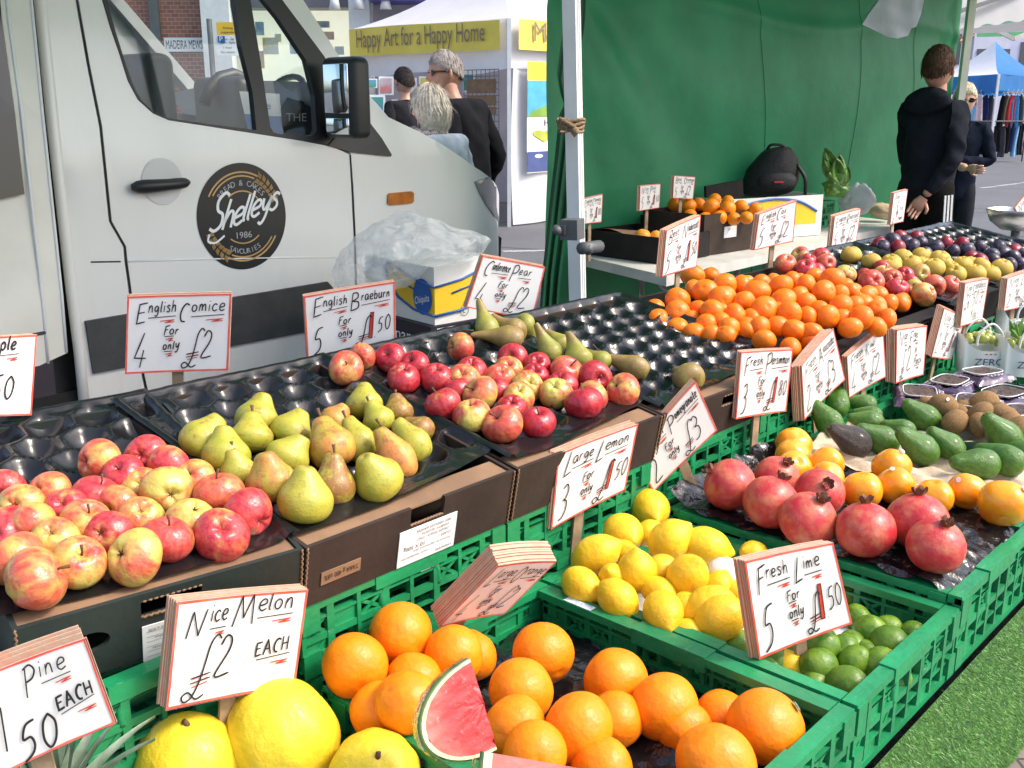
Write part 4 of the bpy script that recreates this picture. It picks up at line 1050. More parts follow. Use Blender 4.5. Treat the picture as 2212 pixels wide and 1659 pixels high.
        ribbon(pen.rd,'red_underline',M['red_ink'],.0015); ribbon(pen.bk,'lettering',M['ink'],.0019)
    if stake:
        sx,sy,ln,ang=stake          # px of the point where it leaves the card, its length, slant
        P0=F(sx*ASP,.7,-.0006-stack*(thick+.0007)-.004); dn=-up*math.cos(ang)+rt_*math.sin(ang)
        dn=(dn*.6+Vector((0,0,-.4))).normalized()
        st=MB().bar(P0,P0+dn*(.3*ht+ln),.022,.006,up=n); st.build('stake',M['wood'],o)
    print('SIGN',label[:40],'%.3f x %.3f'%(wd,ht),'d %.2f'%d)
    return o
def std(seed,words,qty,pr):
    p=Pen(seed); k=len(words)
    sp=[(.12,.64),(.68,1.28)] if k==2 else [(.2,1.25)]
    for (a,b_),w in zip(sp,words): p.word(w,a,b_)
    p.price(qty,pr); return p
p=Pen(1); p.text('pple',.72,.17,.17,.02,.9); p.under(.80,1.1,.24); p.text('50',.72,.78,.30,.018,.85); p.redone(.5,.8,.4); p.text('Crisp',.1,.18,.17,.016,.8); p.text('5',.08,.85,.4,.02,.7)
price_sign('price sign for apples with red border, cut off by the left edge',[(-128,735),(80,722),(68,897),(-133,905)],y=1.70,pen=p,stack=2,stake=(.5,0,.12,0))
price_sign('price sign reading English Comice 4 for only £2',[(275,640),(500,634),(493,800),(270,808)],y=1.775,pen=std(2,['English','Comice'],'4','2'),stack=3,lean=(-.0016,.001),stake=(.47,0,.16,0),thick=.004)
price_sign('price sign reading English Braeburn 5 for only £1.50',[(656,640),(853,608),(855,745),(664,778)],y=1.80,pen=std(3,['English','Braeburn'],'5','1.50'),stack=3,lean=(-.002,.001),stake=(.5,0,.12,0),thick=.004)
price_sign('price sign reading Conference Pear 4 for only £2, tilted to the right',[(1043,552),(1178,577),(1150,692),(1006,664)],y=1.86,pen=std(4,['Conference','Pear'],'4','2'),stack=3,lean=(-.002,.001),stake=(.5,0,.12,0),thick=.004)
p=Pen(5); p.word('Pine',.60,1.24,.22,.30,.20); p.text('EACH',.86,.62,.15,.022,.95,0,.12); p.under(.88,1.26,.67,True,-.2); p.text('£1',.02,.80,.4,.02,.6); p.text('50',.40,.95,.36,.021,.85)
price_sign('large tilted price sign for pineapples in the bottom left corner',[(-85,1478),(183,1378),(250,1562),(-30,1690)],d=1.06,pen=p,stack=4,lean=(-.002,.004),stake=(.4,0,.06,0),swing=.15)
p=Pen(6); p.word('Nice',.12,.52,.22,.27,.17); p.word('Melon',.58,1.22,.17,.27,.17); p.pound(.12,.9,.56); p.text('2',.44,.76,.42,.016,.72); p.text('EACH',.86,.62,.14,.016,.9,0,.1); p.under(.88,1.24,.66,True,-.1)
price_sign('price sign reading Nice Melon £2 each, behind the melons',[(382,1300),(666,1273),(637,1482),(358,1534)],y=1.10,pen=p,stack=6,lean=(-.0012,.0004),stake=(.5,0,.10,0))
price_sign('price sign for large oranges, lying back and folded over the orange crate',[(1077,1222),(1203,1212),(1090,1326),(947,1355)],pen=std(7,['Large','Orange'],'4','2'),depths=(1.56,1.62,1.665,1.63),d=1.7,stack=9,lean=(-.0005,.0005),thick=.0035,stake=(.5,0,.06,0))
price_sign('price sign reading Large Lemon 3 for only £1.50',[(1206,980),(1379,915),(1350,1059),(1190,1144)],y=1.13,pen=std(8,['Large','Lemon'],'3','1.50'),stack=5,lean=(-.0025,.001),stake=(.45,0,.13,0))
price_sign('price sign reading Fresh Pomegranate 2 for only £3, tilted like a diamond',[(1362,986),(1503,823),(1550,930),(1412,1062)],y=1.135,pen=std(9,['Fresh','Pomegranate'],'2','3'),stack=4,lean=(-.0015,.002),stake=(.5,0,.08,.2))
price_sign('price sign reading Fresh Persimmon 3 for only £1.80',[(1601,760),(1713,754),(1698,889),(1589,906)],y=1.12,pen=std(10,['Fresh','Persimmon'],'3','1.80'),stack=3,lean=(-.002,.001),stake=(.5,0,.12,0))
price_sign('price sign reading Fresh Avocado 2 for only £3, on a thick stack',[(1731,790),(1800,709),(1826,820),(1737,908)],y=1.12,pen=std(11,['Fresh','Avocado'],'2','3'),stack=7,lean=(-.0035,.001),stake=(.5,0,.1,0))
price_sign('price sign reading Fresh Kiwi 4 for only £2',[(1829,770),(1908,707),(1914,814),(1834,860)],y=1.12,pen=std(12,['Fresh','Kiwi'],'4','2'),stack=4,lean=(-.002,.001),stake=(.55,0,.1,0))
p=Pen(13); p.word('Nice',.1,.5,.2); p.word('Figs',.62,1.2,.2); p.pound(.15,.9,.5); p.text('2',.5,.8,.42,.016,.72); p.text('A',.88,.5,.13,.014); p.text('Pack',.85,.72,.13,.014); p.under(.86,1.1,.76); p.zig(.9,.54,.1,.05)
price_sign('price sign reading Figs £2 a pack, on a thick stack of cards',[(1937,712),(2003,703),(1995,810),(1935,829)],y=1.12,pen=p,stack=7,lean=(-.0045,.001),stake=(.5,0,.1,0))
price_sign('price sign reading Dates 2 for only £1.80, tilted, between figs and grapes',[(2040,664),(2087,684),(2055,778),(2012,772)],y=1.10,pen=std(14,['Tasty','Dates'] if 'T' in GL else ['Nice','Dates'],'2','1.80'),stack=6,lean=(-.004,.001),stake=(.5,0,.1,0))
p=Pen(15); p.word('Nice',.1,.45,.2); p.word('Seedless',.5,1.25,.18); p.text('£6',.1,.6,.3,.016,.7); p.text('50',.6,.55,.3,.016,.8); p.text('A',1.08,.45,.12,.013); p.text('Kilo',.6,.86,.2,.016,.9); p.under(.7,1.1,.9); p.zig(1.0,.5,.1,.05)
price_sign('price sign reading Seedless £6.50 a kilo, behind the grape bags',[(2085,611),(2136,601),(2121,694),(2074,706)],y=1.08,pen=p,stack=5,lean=(-.003,.001),stake=(.5,0,.12,0))
price_sign('price sign at the right edge, £1.80, behind the white bags',[(2176,601),(2240,580),(2232,660),(2168,672)],y=1.08,pen=std(16,['Nice','Loose'],'2','1.80'),stack=5,lean=(-.004,.001),stake=(.5,0,.12,0))
p=std(17,['Fresh','Lime'],'5','1.50')
price_sign('price sign reading Fresh Lime 5 for only £1.50, stuck among the limes',[(1608,1212),(1800,1172),(1841,1347),(1640,1425)],d=1.60,pen=p,stack=5,lean=(-.0025,0),stake=(.56,0,.12,0))
price_sign('price sign reading Best Nadorcott 5 for only £1.50, behind the tangerines',[(1440,497),(1514,464),(1505,577),(1430,598)],y=1.80,pen=std(18,['Best','Nadorcott'],'5','1.50'),stack=5,lean=(-.004,.001),stake=(.6,0,.18,0))
price_sign('price sign reading English Cox 5 for only £2',[(1640,462),(1721,433),(1713,522),(1629,541)],y=1.80,pen=std(19,['English','Cox'],'5','2'),stack=4,lean=(-.004,.001),stake=(.55,0,.16,0))
price_sign('price sign reading English Russet 5 for only £2',[(1803,466),(1860,450),(1849,527),(1794,546)],y=1.81,pen=std(20,['English','Russet'],'5','2'),stack=4,lean=(-.005,.001),stake=(.5,0,.12,0))
p=Pen(21); p.word('Plums',.2,1.2,.22); p.foronly(.5,.5); p.pound(.15,.92,.38); p.text('2',.55,.9,.3,.016,.8); p.text('Kilo',.85,.6,.14,.014); p.text('Punnet',.8,.9,.14,.014,.7)
price_sign('narrow price sign for plums beside the man in track trousers',[(1931,417),(1961,409),(1951,479),(1923,486)],y=1.84,pen=p,stack=4,lean=(-.004,.001),stake=(.45,0,.12,0))
# ================================================================== the white delivery van
VY=3.85
van=thing('delivery_van','white delivery van with round black and gold bakery emblem on its door','van',W(2.6,VY+.95,0))
VL=van.location.copy()
def vq(s,z): return max(0,z-1.3)*.14+max(0,(s-3.55)/.75)**2*.26+max(0,.45-z)*.12
def V(x,y,off=0):
    q=0
    for _ in range(12):
        s,_y,z=S(aty(x,y,VY+q+off)); q=vq(s,z)
    return (s,z)
def VP(s,z,t=0): return W(s,VY+vq(s,z)+t,z)-VL
def vpoly(pts,off=0): return [V(x,y,off) for x,y in pts]
def vpart(name,pts,m,t0=0,t1=.02,holes=(),step=.07,parent=None,smooth=True,off=0):
    b=MB(); prism(b,vpoly(pts,off),[vpoly(h,off) for h in holes],lambda s,z,t:VP(s,z,t),t0,t1,0,step,smooth)
    return b.build(name,m,parent or van)
vm,vt,vb=nt('van_paint'); v_=coords(vt,rand=False)
dirt=ramp(vt,noi(vt,coords(vt,(1,1,.25),rand=False),6,6,.72),.45,.78); zz=N(vt,'ShaderNodeSeparateXYZ'); vt.links.new(v_,zz.inputs[0])
low_=ramp(vt,zz.outputs[2],.9,.2)
vt.links.new(mixc(vt,math_(vt,'MULTIPLY',dirt,math_(vt,'ADD',math_(vt,'MULTIPLY',low_,.35),.10)),(.74,.73,.70),(.42,.41,.39)),vb.inputs['Base Color'])
vb.inputs['Roughness'].default_value=.32; vb.inputs['Coat Weight'].default_value=.5; vb.inputs['Coat Roughness'].default_value=.12
M['van']=vm; M['cream']=mat('box_body_panel',(.72,.70,.62),.4,.05,4); M['trim']=mat('rubbing_strip',(.055,.057,.06),.55,.15,12,.1,80)
M['glass']=clearmat('window_glass',(.90,.94,.94),.006,.02,.45)
gapL=[(150,-140),(167,0),(191,137),(218,273),(239,478),(270,533),(273,566),(283,638),(310,812),(321,860),(330,900)]
bot=lambda x: 895-.222*(x-175)+8
win=[(203,-140),(219,-5),(238,60),(258,118),(276,175),(298,216),(330,245),(365,260),(450,273),(560,290),(650,304),(722,317),(745,300),(738,185),(700,120),(592,-25),(520,-140)]
door_out=gapL+[(500,bot(500)),(772,bot(772)),(768,600),(765,500),(760,400),(757,332),(745,322)]+[(744,301),(737,186),(699,121),(591,-24),(519,-140)]
# the door is everything round the window opening
door=[p for p in gapL]+[(500,bot(500)),(770,bot(770)),(766,600),(763,500),(758,400),(755,334),(722,318)]+win[11::-1][1:]
dr=vpart('door',door,M['van'],0,.03)
# black frame with two panes
g1=[(214,-140),(230,0),(247,62),(268,130),(285,180),(303,215),(330,242),(368,256),(445,267),(553,281),(545,200),(520,100),(505,0),(488,-140)]
g2=[(528,-140),(540,0),(560,120),(583,275),(590,285),(600,289),(665,294),(678,291),(683,280),(678,205),(660,130),(600,40),(560,-10),(545,-140)]
wf=[(204,-140),(220,-5),(239,60),(259,118),(277,175),(299,216),(331,244),(365,259),(450,272),(560,289),(650,303),(722,316),(744,300),(737,186),(699,121),(591,-24),(556,-140)]
fr=vpart('window_frame',wf,M['dark_rubber'],-.004,.03,(g1,g2),parent=dr)
for g in (g1,g2): vpart('window_pane',g,M['glass'],.012,.016,parent=dr,step=0,smooth=False)
# door handle and its recess
hc=V(350,392); b=MB()
b.lathe([(0,.03),(.05,.031),(.075,.026),(.088,.012),(.092,-.002),(.094,.0)],28,xf=lambda v:VP(hc[0]+v.x,hc[1]+v.y*1.05,-.001+max(0,v.z)*.9-.0))
b2=MB(); N2=40
rec=MB(); 
def recf(u,v):
    a=u*2*math.pi; r=v*.088; return VP(hc[0]+r*math.cos(a),hc[1]+r*math.sin(a)*1.05,-.0035+.0*(1-v*v))
rec.grid(recf,32,6); rec.build('handle_recess',mat('recess_paint',(.60,.60,.59),.4,.03,5),dr)
h0=V(278,404); h1=V(402,393)
b=MB(); b.tube([VP(h0[0]+(h1[0]-h0[0])*k,h0[1]+(h1[1]-h0[1])*k,-.02-.03*math.sin(math.pi*k)) for k in [i/12 for i in range(13)]],[.012,.024,.027,.027,.026,.025,.024,.023,.023,.023,.022,.020,.010],10)
b.build('handle',M['dark_rubber'],dr)
kk=V(292,401); MB().ball(VP(kk[0]+.02,kk[1],-.05),.009,8,5).build('lock',M['steel'],dr)
# pillar behind the door and load body
vpart('rear_pillar',[(77,-140),(80,0),(107,260),(150,637),(166,760),(180,900),(326,895)]+[(x-4,y) for x,y in gapL[::-1]],M['van'],.0,.03)
ch=[(84,-140),(88,0),(115,260),(157,637),(172,760),(186,900)]
b=MB()
sp=[V(x,y) for x,y in ch]
b.tube([VP(s,z,.004) for s,z in sp],.022,8); b.build('pillar_rib',M['van'],van)
lb_=vpart('load_body',[(-330,-140),(66,-140),(70,0),(96,260),(136,637),(146,762),(85,790),(-330,880)],M['cream'],-.10,.5,off=-.10,step=0,smooth=False)
vpart('black_panel',[(-330,-140),(-14,-140),(2,40),(30,240),(51,419),(-330,500)],M['black_gloss'],-.108,-.1005,off=-.10,parent=lb_,step=0,smooth=False)
b=MB()
for pts in ([(4,-140),(18,40),(46,240),(66,419),(92,650),(104,785)],[(62,-140),(67,0),(93,260),(133,637),(143,760)]):
    b.tube([VP(*V(x,y,-.1),-.101) for x,y in pts],.006,6)
b.build('corner_post',M['alu'],lb_)
MB().tube([VP(*V(x,y,-.1),-.104) for x,y in [(-330,800),(0,735),(97,718)]],.006,6).build('trim_rail',M['trim'],lb_)
b=MB()
b.add([VP(*V(x,y),.06) for x,y in [(40,-140),(150,-140),(300,900),(140,900)]],[(0,1,2,3)]); b.build('dark_gap',M['dark_rubber'],van)
# A-pillar, wing and bonnet
vpart('pillar',[(556,-140),(592,-25),(700,120),(738,185),(745,300),(757,331),(790,250),(793,201),(737,128),(640,-25),(575,-140)],M['van'],.002,.05)
ridge=[(793,201),(815,225),(839,253),(870,268),(907,285),(940,303),(969,321),(1000,342),(1021,358),(1040,370),(1055,381)]
wing=[(757,331)]+[(794,252)]+ridge+[(1024,392),(1036,420),(1052,446),(1068,468),(1086,487),(1090,520),(1090,560),(1087,620),(1080,690),(1060,720),(1000,bot(1000)),(940,700),(900,680),(860,690),(825,720),(774,bot(774)),(770,600),(767,500),(762,400)]
vpart('front_wing',wing,M['van'],0,.03)
b=MB(); rd=[V(x,y) for x,y in ridge]+[V(1074,402),V(1085,428)]
def bon(u,v):
    k=v*(len(rd)-1); i=min(int(k),len(rd)-2); f=k-i; s=rd[i][0]*(1-f)+rd[i+1][0]*f; z=rd[i][1]*(1-f)+rd[i+1][1]*f
    q0=vq(s,z); y=q0+.002+(1.9-2*q0)*u
    return W(s+.10*math.sin(math.pi*u)*min(1,max(0,(s-3.3))),VY+y,z+.07*math.sin(math.pi*u)**.7)-VL
b.grid(bon,24,24); b.build('bonnet',M['van'],van)
b=MB(); fr_=[V(1086,487),V(1090,520),V(1090,560),V(1087,620),V(1080,690)]
def nose(u,v):
    k=v*(len(fr_)-1); i=min(int(k),len(fr_)-2); f=k-i; s=fr_[i][0]*(1-f)+fr_[i+1][0]*f; z=fr_[i][1]*(1-f)+fr_[i+1][1]*f
    q0=vq(s,z); return W(s+.10*math.sin(math.pi*u),VY+q0+(1.9-2*q0)*u,z)-VL
b.grid(nose,24,8); b.build('bumper',M['trim'],van)
lamp=[(1024,392),(1055,381),(1072,401),(1083,428),(1089,457),(1087,487),(1068,468),(1052,446),(1036,420)]
M['lamp']=clearmat('headlamp_lens',(.80,.93,.95),.12,.05,1.6); M['chrome']=mat('lamp_reflector',(.78,.82,.83),.12,.05,9,metal=1)
hl=vpart('headlight',lamp,M['lamp'],-.006,.0,step=.03)
vpart('reflector',lamp,mat('lamp_bowl',(.86,.90,.90),.30,.2,30,.5,40,metal=1),.02,.06,parent=hl,step=0)
b=MB()
for x,y,r in [(1052,412,.04),(1070,445,.035)]:
    s,z=V(x,y); b.lathe([(r,0),(r*.9,.012),(r*.5,.02),(0,.022)],18,xf=lambda v:VP(s+v.x,z+v.y,.016-v.z*.4))
b.build('lamp_bowl',M['chrome'],hl)
vpart('side_indicator',[(836,421),(840,417),(886,413),(891,417),(891,434),(887,439),(840,443),(835,439)],mat('amber_lens',(.55,.17,.02),.25,.2,20,coat=.4),-.012,.002,step=0,smooth=False)
vpart('rubbing_strip',[(182,693),(300,673),(560,632),(704,608),(716,622),(724,650),(722,700),(712,706),(495,747),(330,780),(199,806)],M['trim'],-.016,.001,step=0,smooth=False)
vpart('sail_panel',[(706,314),(757,329),(841,338),(843,334),(822,299),(795,264),(788,248),(735,230),(728,290)],M['dark_rubber'],-.012,.02,step=0,smooth=False)
# seams
b=MB()
for pts in (gapL[1:],[(756,334),(761,400),(766,500),(769,600),(772,700)]): MB().tube([VP(*V(x,y),-.001) for x,y in pts],.0045,6).build('door_seam',M['dark_rubber'],van)
b.tube([VP(*V(x,y),-.001) for x,y in [(196,566),(260,565)]],.003,6); b.build('panel_seam',M['dark_rubber'],van)
MB().tube([VP(*V(x,y),-.0) for x,y in [(275,565),(420,560),(640,556),(757,556)]],.004,6).build('crease',M['van'],dr)
# mirror
ms,mz=V(760,212,-.2); mr=thing('mirror',None,None); mr.parent=van; del_=0
b=MB()
def rbox(mb,c,hs,bev,fn,n=4):
    bm=bmesh.new(); bmesh.ops.create_cube(bm,size=2)
    for v in bm.verts: v.co=Vector((v.co.x*hs[0],v.co.y*hs[1],v.co.z*hs[2]))
    bmesh.ops.bevel(bm,geom=bm.edges[:],offset=bev,segments=n,profile=.5,affect='EDGES')
    bm.verts.index_update(); mb.add([fn(Vector(c)+v.co) for v in bm.verts],[tuple(v.index for v in f.verts) for f in bm.faces],0,True); bm.free()
rbox(b,(ms,VY-.13,mz),(.055,.115,.175),.035,lambda v:W(v.x,v.y,v.z)-VL)
b.bar(W(ms,VY-.06,mz-.13)-VL,W(ms+.03,VY+.05,mz-.15)-VL,.07,.06)
bpy.data.objects.remove(mr); mr=b.build('mirror',M['dark_rubber'],van)
b=MB(); rbox(b,(ms-.056,VY-.13,mz+.04),(.004,.085,.105),.003,lambda v:W(v.x,v.y,v.z)-VL,2); rbox(b,(ms-.056,VY-.13,mz-.12),(.004,.08,.035),.003,lambda v:W(v.x,v.y,v.z)-VL,2)
b.build('mirror_glass',mat('mirror_glass',(.85,.86,.87),.03,.01,3,metal=1),mr)
# emblem on the door
dc=V(524,468); DR=(V(620,464)[0]-V(428,470)[0])/2
def D_(x,y,t=-.004): return VP(dc[0]+x*DR,dc[1]+y*DR*1.03,t)
b=MB(); b.add([D_(0,0,-.0025)]+[D_(math.cos(a),math.sin(a),-.0025) for a in [i*math.pi/40 for i in range(80)]],[(0,i+1,(i+1)%80+1) for i in range(80)])
em=b.build('emblem',mat('emblem_black',(.012,.012,.013),.35,.05,5),dr)
M['gold']=mat('emblem_gold',(.58,.36,.13),.5,.1,20)
g=MB()
def arc(r,a0,a1,w):
    n=30; vs=[]
    for i in range(n+1):
        a=R(a0+(a1-a0)*i/n); vs+=[D_((r-w)*math.cos(a),(r-w)*math.sin(a)),D_((r+w)*math.cos(a),(r+w)*math.sin(a))]
    g.add(vs,[(2*i,2*i+1,2*i+3,2*i+2) for i in range(n)])
arc(.83,62,150,.016); arc(.76,66,146,.014); arc(.83,-118,-30,.016); arc(.76,-114,-34,.014); arc(.48,38,128,.012); arc(.50,232,312,.012)
g.build('ring_ornament',M['gold'],em)
for a0,sg in ((56,-1),(236,-1)):
    g=MB()
    for k in range(6):
        for side in (-1,1):
            a=R(a0-k*7.5); rr=.80
            c=Vector((rr*math.cos(a),rr*math.sin(a))); tn=Vector((math.sin(a),-math.cos(a))); rd_=Vector((math.cos(a),math.sin(a)))
            d=(tn*-.8+rd_*side*.75).normalized(); L=.17-.012*k; wd=.05
            e=Vector((-d.y,d.x)); p0=c+rd_*side*.01
            pts=[p0,p0+d*L*.4+e*wd,p0+d*L,p0+d*L*.4-e*wd]; g.add([D_(p.x,p.y) for p in pts],[(0,1,2,3),(3,2,1,0)])
    g.build('wheat_ornament',M['gold'],em)
tx=MB(); tg_=MB()
def arctext(mb,s_,r,mid,h,step,flip=False):
    n=len(s_)
    for i,chh in enumerate(s_):
        if chh==' ': continue
        a=R(mid+(i-(n-1)/2)*step*(1 if flip else -1))
        def f(x,y):
            ca,sa=math.cos(a),math.sin(a)
            if flip: return D_(r*ca-(-sa)*-x*1-ca*y, r*sa+ca*x-sa*y) if False else D_((r-y)*ca-sa*x,(r-y)*sa+ca*x)
            return D_((r+y)*ca+sa*x,(r+y)*sa-ca*x)
        put_text(mb,chh,f,0,0,None,h)
arctext(tg_,'BREAD & CAKES',.58,90,.105,8.2); arctext(tg_,'SAVOURIES',.70,270,.10,7.2,True); put_text(tg_,'1986',D_,0,-.40,.34,.12)
tg_.build('small_lettering',mat('emblem_grey',(.42,.42,.44),.5,.02,5),em)
pen=Pen(77); x=pen.text('S',-.86,-.02,.66,.032,.95,.42); 
pts=[]; xx=x-.12
xx=pen.text('helleys',xx-.02,0,.47,.030,.98,.42,.10,.0)
pen.stroke([(-.82,.02),(-.86,.14),(-.7,.2),(-.5,.12)],.022)
for P,w_ in pen.bk:
    vs=[];k=len(P)
    for i,p in enumerate(P):
        dd=(P[min(i+1,k-1)]-P[max(i-1,0)]); dd=dd.normalized() if dd.length>1e-9 else Vector((1,0))
        nn=Vector((-dd.y,dd.x))*w_*.75; A=p+nn; B_=p-nn
        f=lambda q:D_(q.x*1.0+.06,-q.y*1.0-.12+.16*q.x,-.0045)
        vs+=[f(A),f(B_)]
    tx.add(vs,[(2*i,2*i+1,2*i+3,2*i+2) for i in range(k-1)])
tx.build('script_lettering',mat('emblem_white',(.78,.78,.78),.5,.02,5),em)
# inside the cab, far side, roof
b=MB()
def FP(x,y,c): return aty(x,y,c)-VL
far=VY+1.72
b.bar(FP(225,-20,far),FP(470,262,far),.10,.06,mi=0); b.add([FP(225,-20,far),FP(330,130,far),FP(330,330,far),FP(200,330,far)],[(0,1,2,3)])
b.add([FP(380,243,far),FP(740,300,far),FP(740,420,far),FP(380,420,far)],[(0,1,2,3)]); b.build('far_door',mat('cab_trim',(.33,.34,.34),.6,.05,8),van)
b=MB(); rbox(b,S(aty(490,300,VY+1.25)),(.06,.24,.33),.05,lambda v:W(v.x,v.y,v.z)-VL); b.tube([aty(x,y,VY+1.25)-VL for x,y in [(440,225),(452,190),(475,168),(505,160),(530,170),(540,200),(540,230)]],.035,8); b.build('seat',M['dark_rubber'],van)
b=MB(); rbox(b,S(aty(300,300,VY+.55)),(.07,.26,.36),.05,lambda v:W(v.x,v.y,v.z)-VL); b.build('seat',M['dark_rubber'],van)
b=MB(); cs=Vector(S(aty(600,232,VY+.9)))
b.tube([W(cs.x+.11*math.sin(a),cs.y+.20*math.cos(a),cs.z+.16*math.sin(a))-VL for a in [i*math.pi/12 for i in range(24)]],.017,8,closed=True); b.build('steering_wheel',M['dark_rubber'],van)
b=MB(); b.add([FP(x,y,VY+.7) for x,y in [(620,210),(690,232),(735,262),(735,420),(560,420),(590,262)]],[(0,1,2,3,4,5)]); b.box((0,0,0),(.01,.01,.01),xf=lambda v:W(3.0,VY+1,.9)-VL+v); b.build('dashboard',M['dark_rubber'],van)
pc=MB(); q4=[(520,200),(605,206),(612,282),(535,274)]; pc.add([FP(x,y,VY+.45) for x,y in [(517,197),(604,203),(608,252),(528,246)]],[(0,1,2,3)]); pc.add([FP(x,y,VY+.45) for x,y in [(528,246.5),(608,252.5),(612,290),(536,282)]],[(0,1,2,3)],1)
put_text(pc,'le',lambda x,y:FP(578+x,236-y,VY+.447),0,0,None,16,1); pc.build('dash_card',[M['paper_label'],mat('card_blue',(.03,.16,.45),.5,.05,5)],van)
pc=MB(); put_text(pc,'THE',lambda x,y:FP(640+x,262-y,VY+.69),0,0,44,18); pc.build('dash_lettering',M['paper_label'],van)
b=MB(); b.box((1.0,VY+.25,2.45),(3.0,VY+1.7,2.52),xf=lambda v:W(v.x,v.y,v.z)-VL); b.build('roof',M['van'],van); b=MB(); b.box((1.1,VY+.05,.25),(4.0,VY+1.8,.42),xf=lambda v:W(v.x,v.y,v.z)-VL); b.build('chassis',M['dark_rubber'],van); b=MB(); b.box((1.05,VY+.3,.42),(1.15,VY+1.75,1.1),xf=lambda v:W(v.x,v.y,v.z)-VL); b.build('bulkhead',M['dark_rubber'],van)
for c_ in (VY+.12,VY+1.6):
    w_=thing('wheel',None,None); w_.parent=van; 
    b=MB(); b.lathe([(0,.1),(.2,.1),(.33,.09),(.34,.0),(.33,-.09),(.2,-.1),(0,-.1)],32,xf=lambda v:W(3.62+v.x,c_+.05+v.z,.34+v.y)-VL)
    b.build('tyre',M['dark_rubber'],w_); b=MB(); b.lathe([(0,.115),(.12,.112),(.2,.102)],24,xf=lambda v:W(3.62+v.x,c_+.05-v.z,.34+v.y)-VL); b.build('rim',M['steel'],w_)
# ================================================================== the seller's gazebo, its green wall, the back table
M['tarp']=fabric('green_tarpaulin',(.032,.265,.105),.46,.5,3,.10,.55,4)
wear_or_crease(M['tarp'],(.035,.27,.115),(.010,.15,.055),.12,.5)  # darker patches in the tarpaulin's colour stand in for shade in its creases
M['tarp_dark']=fabric('dark_green_curtain',(.006,.085,.035),.2,.6,4,.1,.3,8)
M['canopy_grey']=fabric('pale_canopy',(.50,.50,.50),.3,.7,3,.05,.2,9)
M['frame']=mat('gazebo_frame_paint',(.66,.64,.56),.4,.08,9)
gz=thing('market_gazebo','gazebo over the back table with white frame poles and scissor bars','gazebo',W(4.5,2.9,0))
GL_=gz.location.copy()
A_=atd(1234,0,3.6); ry=ray(1248,655); B_=O+ry*(A_.y/ry.y)
dv=(A_-B_).normalized()
foot=B_-dv*(B_.z/dv.z); top=B_+dv*((2.45-B_.z)/dv.z)
b=MB(); b.bar(foot-GL_,top-GL_,.050,.050,up=Vector((.9,-.45,0)))
for k in (-1,1): b.bar(foot-GL_+Vector((.9,-.45,0)).normalized()*.0256*1+Vector((.45,.9,0)).normalized()*.008*k,top-GL_+Vector((.9,-.45,0)).normalized()*.0256+Vector((.45,.9,0)).normalized()*.008*k,.004,.004)
b.build('corner_pole',M['alu'],gz)
b=MB(); c_=atd(1236,495,3.57)-GL_
b.bar(c_-dv*.035,c_+dv*.035,.066,.066,up=Vector((.9,-.45,0))); b.bar(c_+Vector((-.06,0,.0)),c_+Vector((-.02,-.02,0)),.035,.03); b.tube([c_+Vector((-.055,-.05,0)),c_+Vector((-.055,-.02,0))],.016,10); b.tube([c_+Vector((.03,-.06,-.06)),c_+Vector((.10,.04,-.065))],.022,10); b.tube([c_+Vector((.055,-.06,-.065)),c_+Vector((.055,-.035,-.065))],.018,10)
b.build('pole_clamp',M['grey_plastic'],gz)
b=MB(); rc=atd(1233,269,3.6)-GL_
for k in range(4):
    b.tube([rc+Vector((.043*math.cos(a)*(1+.04*k),.043*math.sin(a),-.02+.011*k+.006*math.sin(a*2+k))) for a in [i*math.pi/10 for i in range(20)]],.0062,6,closed=True)
b.tube([rc+Vector((.0,-.05,-.015)),rc+Vector((.012,-.06,-.035)),rc+Vector((.02,-.055,-.02)),rc+Vector((.004,-.058,-.005)),rc+Vector((-.045,-.05,.02))],.009,6)
b.ball(rc+Vector((.012,-.058,-.022)),.015,8,6); b.build('rope_tie',mat('jute_rope',(.34,.23,.13),.9,.3,120,.5,200),gz)
# right hand back pole and bars
PR=Vector((3.62,8.55,0)); b=MB(); b.bar(PR-GL_,PR+Vector((.02,0,2.75))-GL_,.055,.055); b.build('corner_pole',M['frame'],gz)
b=MB(); pb=atd(2045,30,8.4)-GL_; b.bar(pb+Vector((0,0,-.05)),pb+Vector((0,0,.04)),.09,.09); b.tube([pb+Vector((-.06,-.05,-.08)),pb+Vector((.0,-.05,-.08))],.02,8); b.build('pole_clamp',M['grey_plastic'],gz)
def bars(segs,m,d0,d1,x0,x1,w=.032,name='scissor_bar'):
    for a,c in segs:
        f=lambda p:atd(p[0],p[1],d0+(d1-d0)*(p[0]-x0)/(x1-x0))-GL_
        MB().bar(f(a),f(c),w,.018,up=(0,-1,0)).build(name,m,gz)
bars([((1540,-42),(1625,8)),((1625,8),(1735,-28)),((1775,-12),(1874,40)),((1874,36),(1960,2)),((1994,6),(2046,30)),((1858,20),(1862,-30))],M['frame'],6.6,8.4,1540,2046)
b=MB(); p_=atd(1625,6,6.75)-GL_; b.bar(p_+Vector((0,0,.05)),p_+Vector((0,0,-.02)),.06,.05); b.build('slider_bracket',M['steel'],gz)
# canopy: an unseen low pitched sheet, added over the seller to shade the van
def can(u,v):
    x=.6+u*8.3; y=1.95+v*1.75
    return W(x,y,2.48+.25*math.sin(math.pi*v)*(.6+.4*math.sin(math.pi*u))+.02*math.sin(x*3))-GL_
MB().grid(can,40,10).build('canopy',fabric('green_canopy',(.03,.20,.08),.45,.7,3,.06,.2,9),gz)
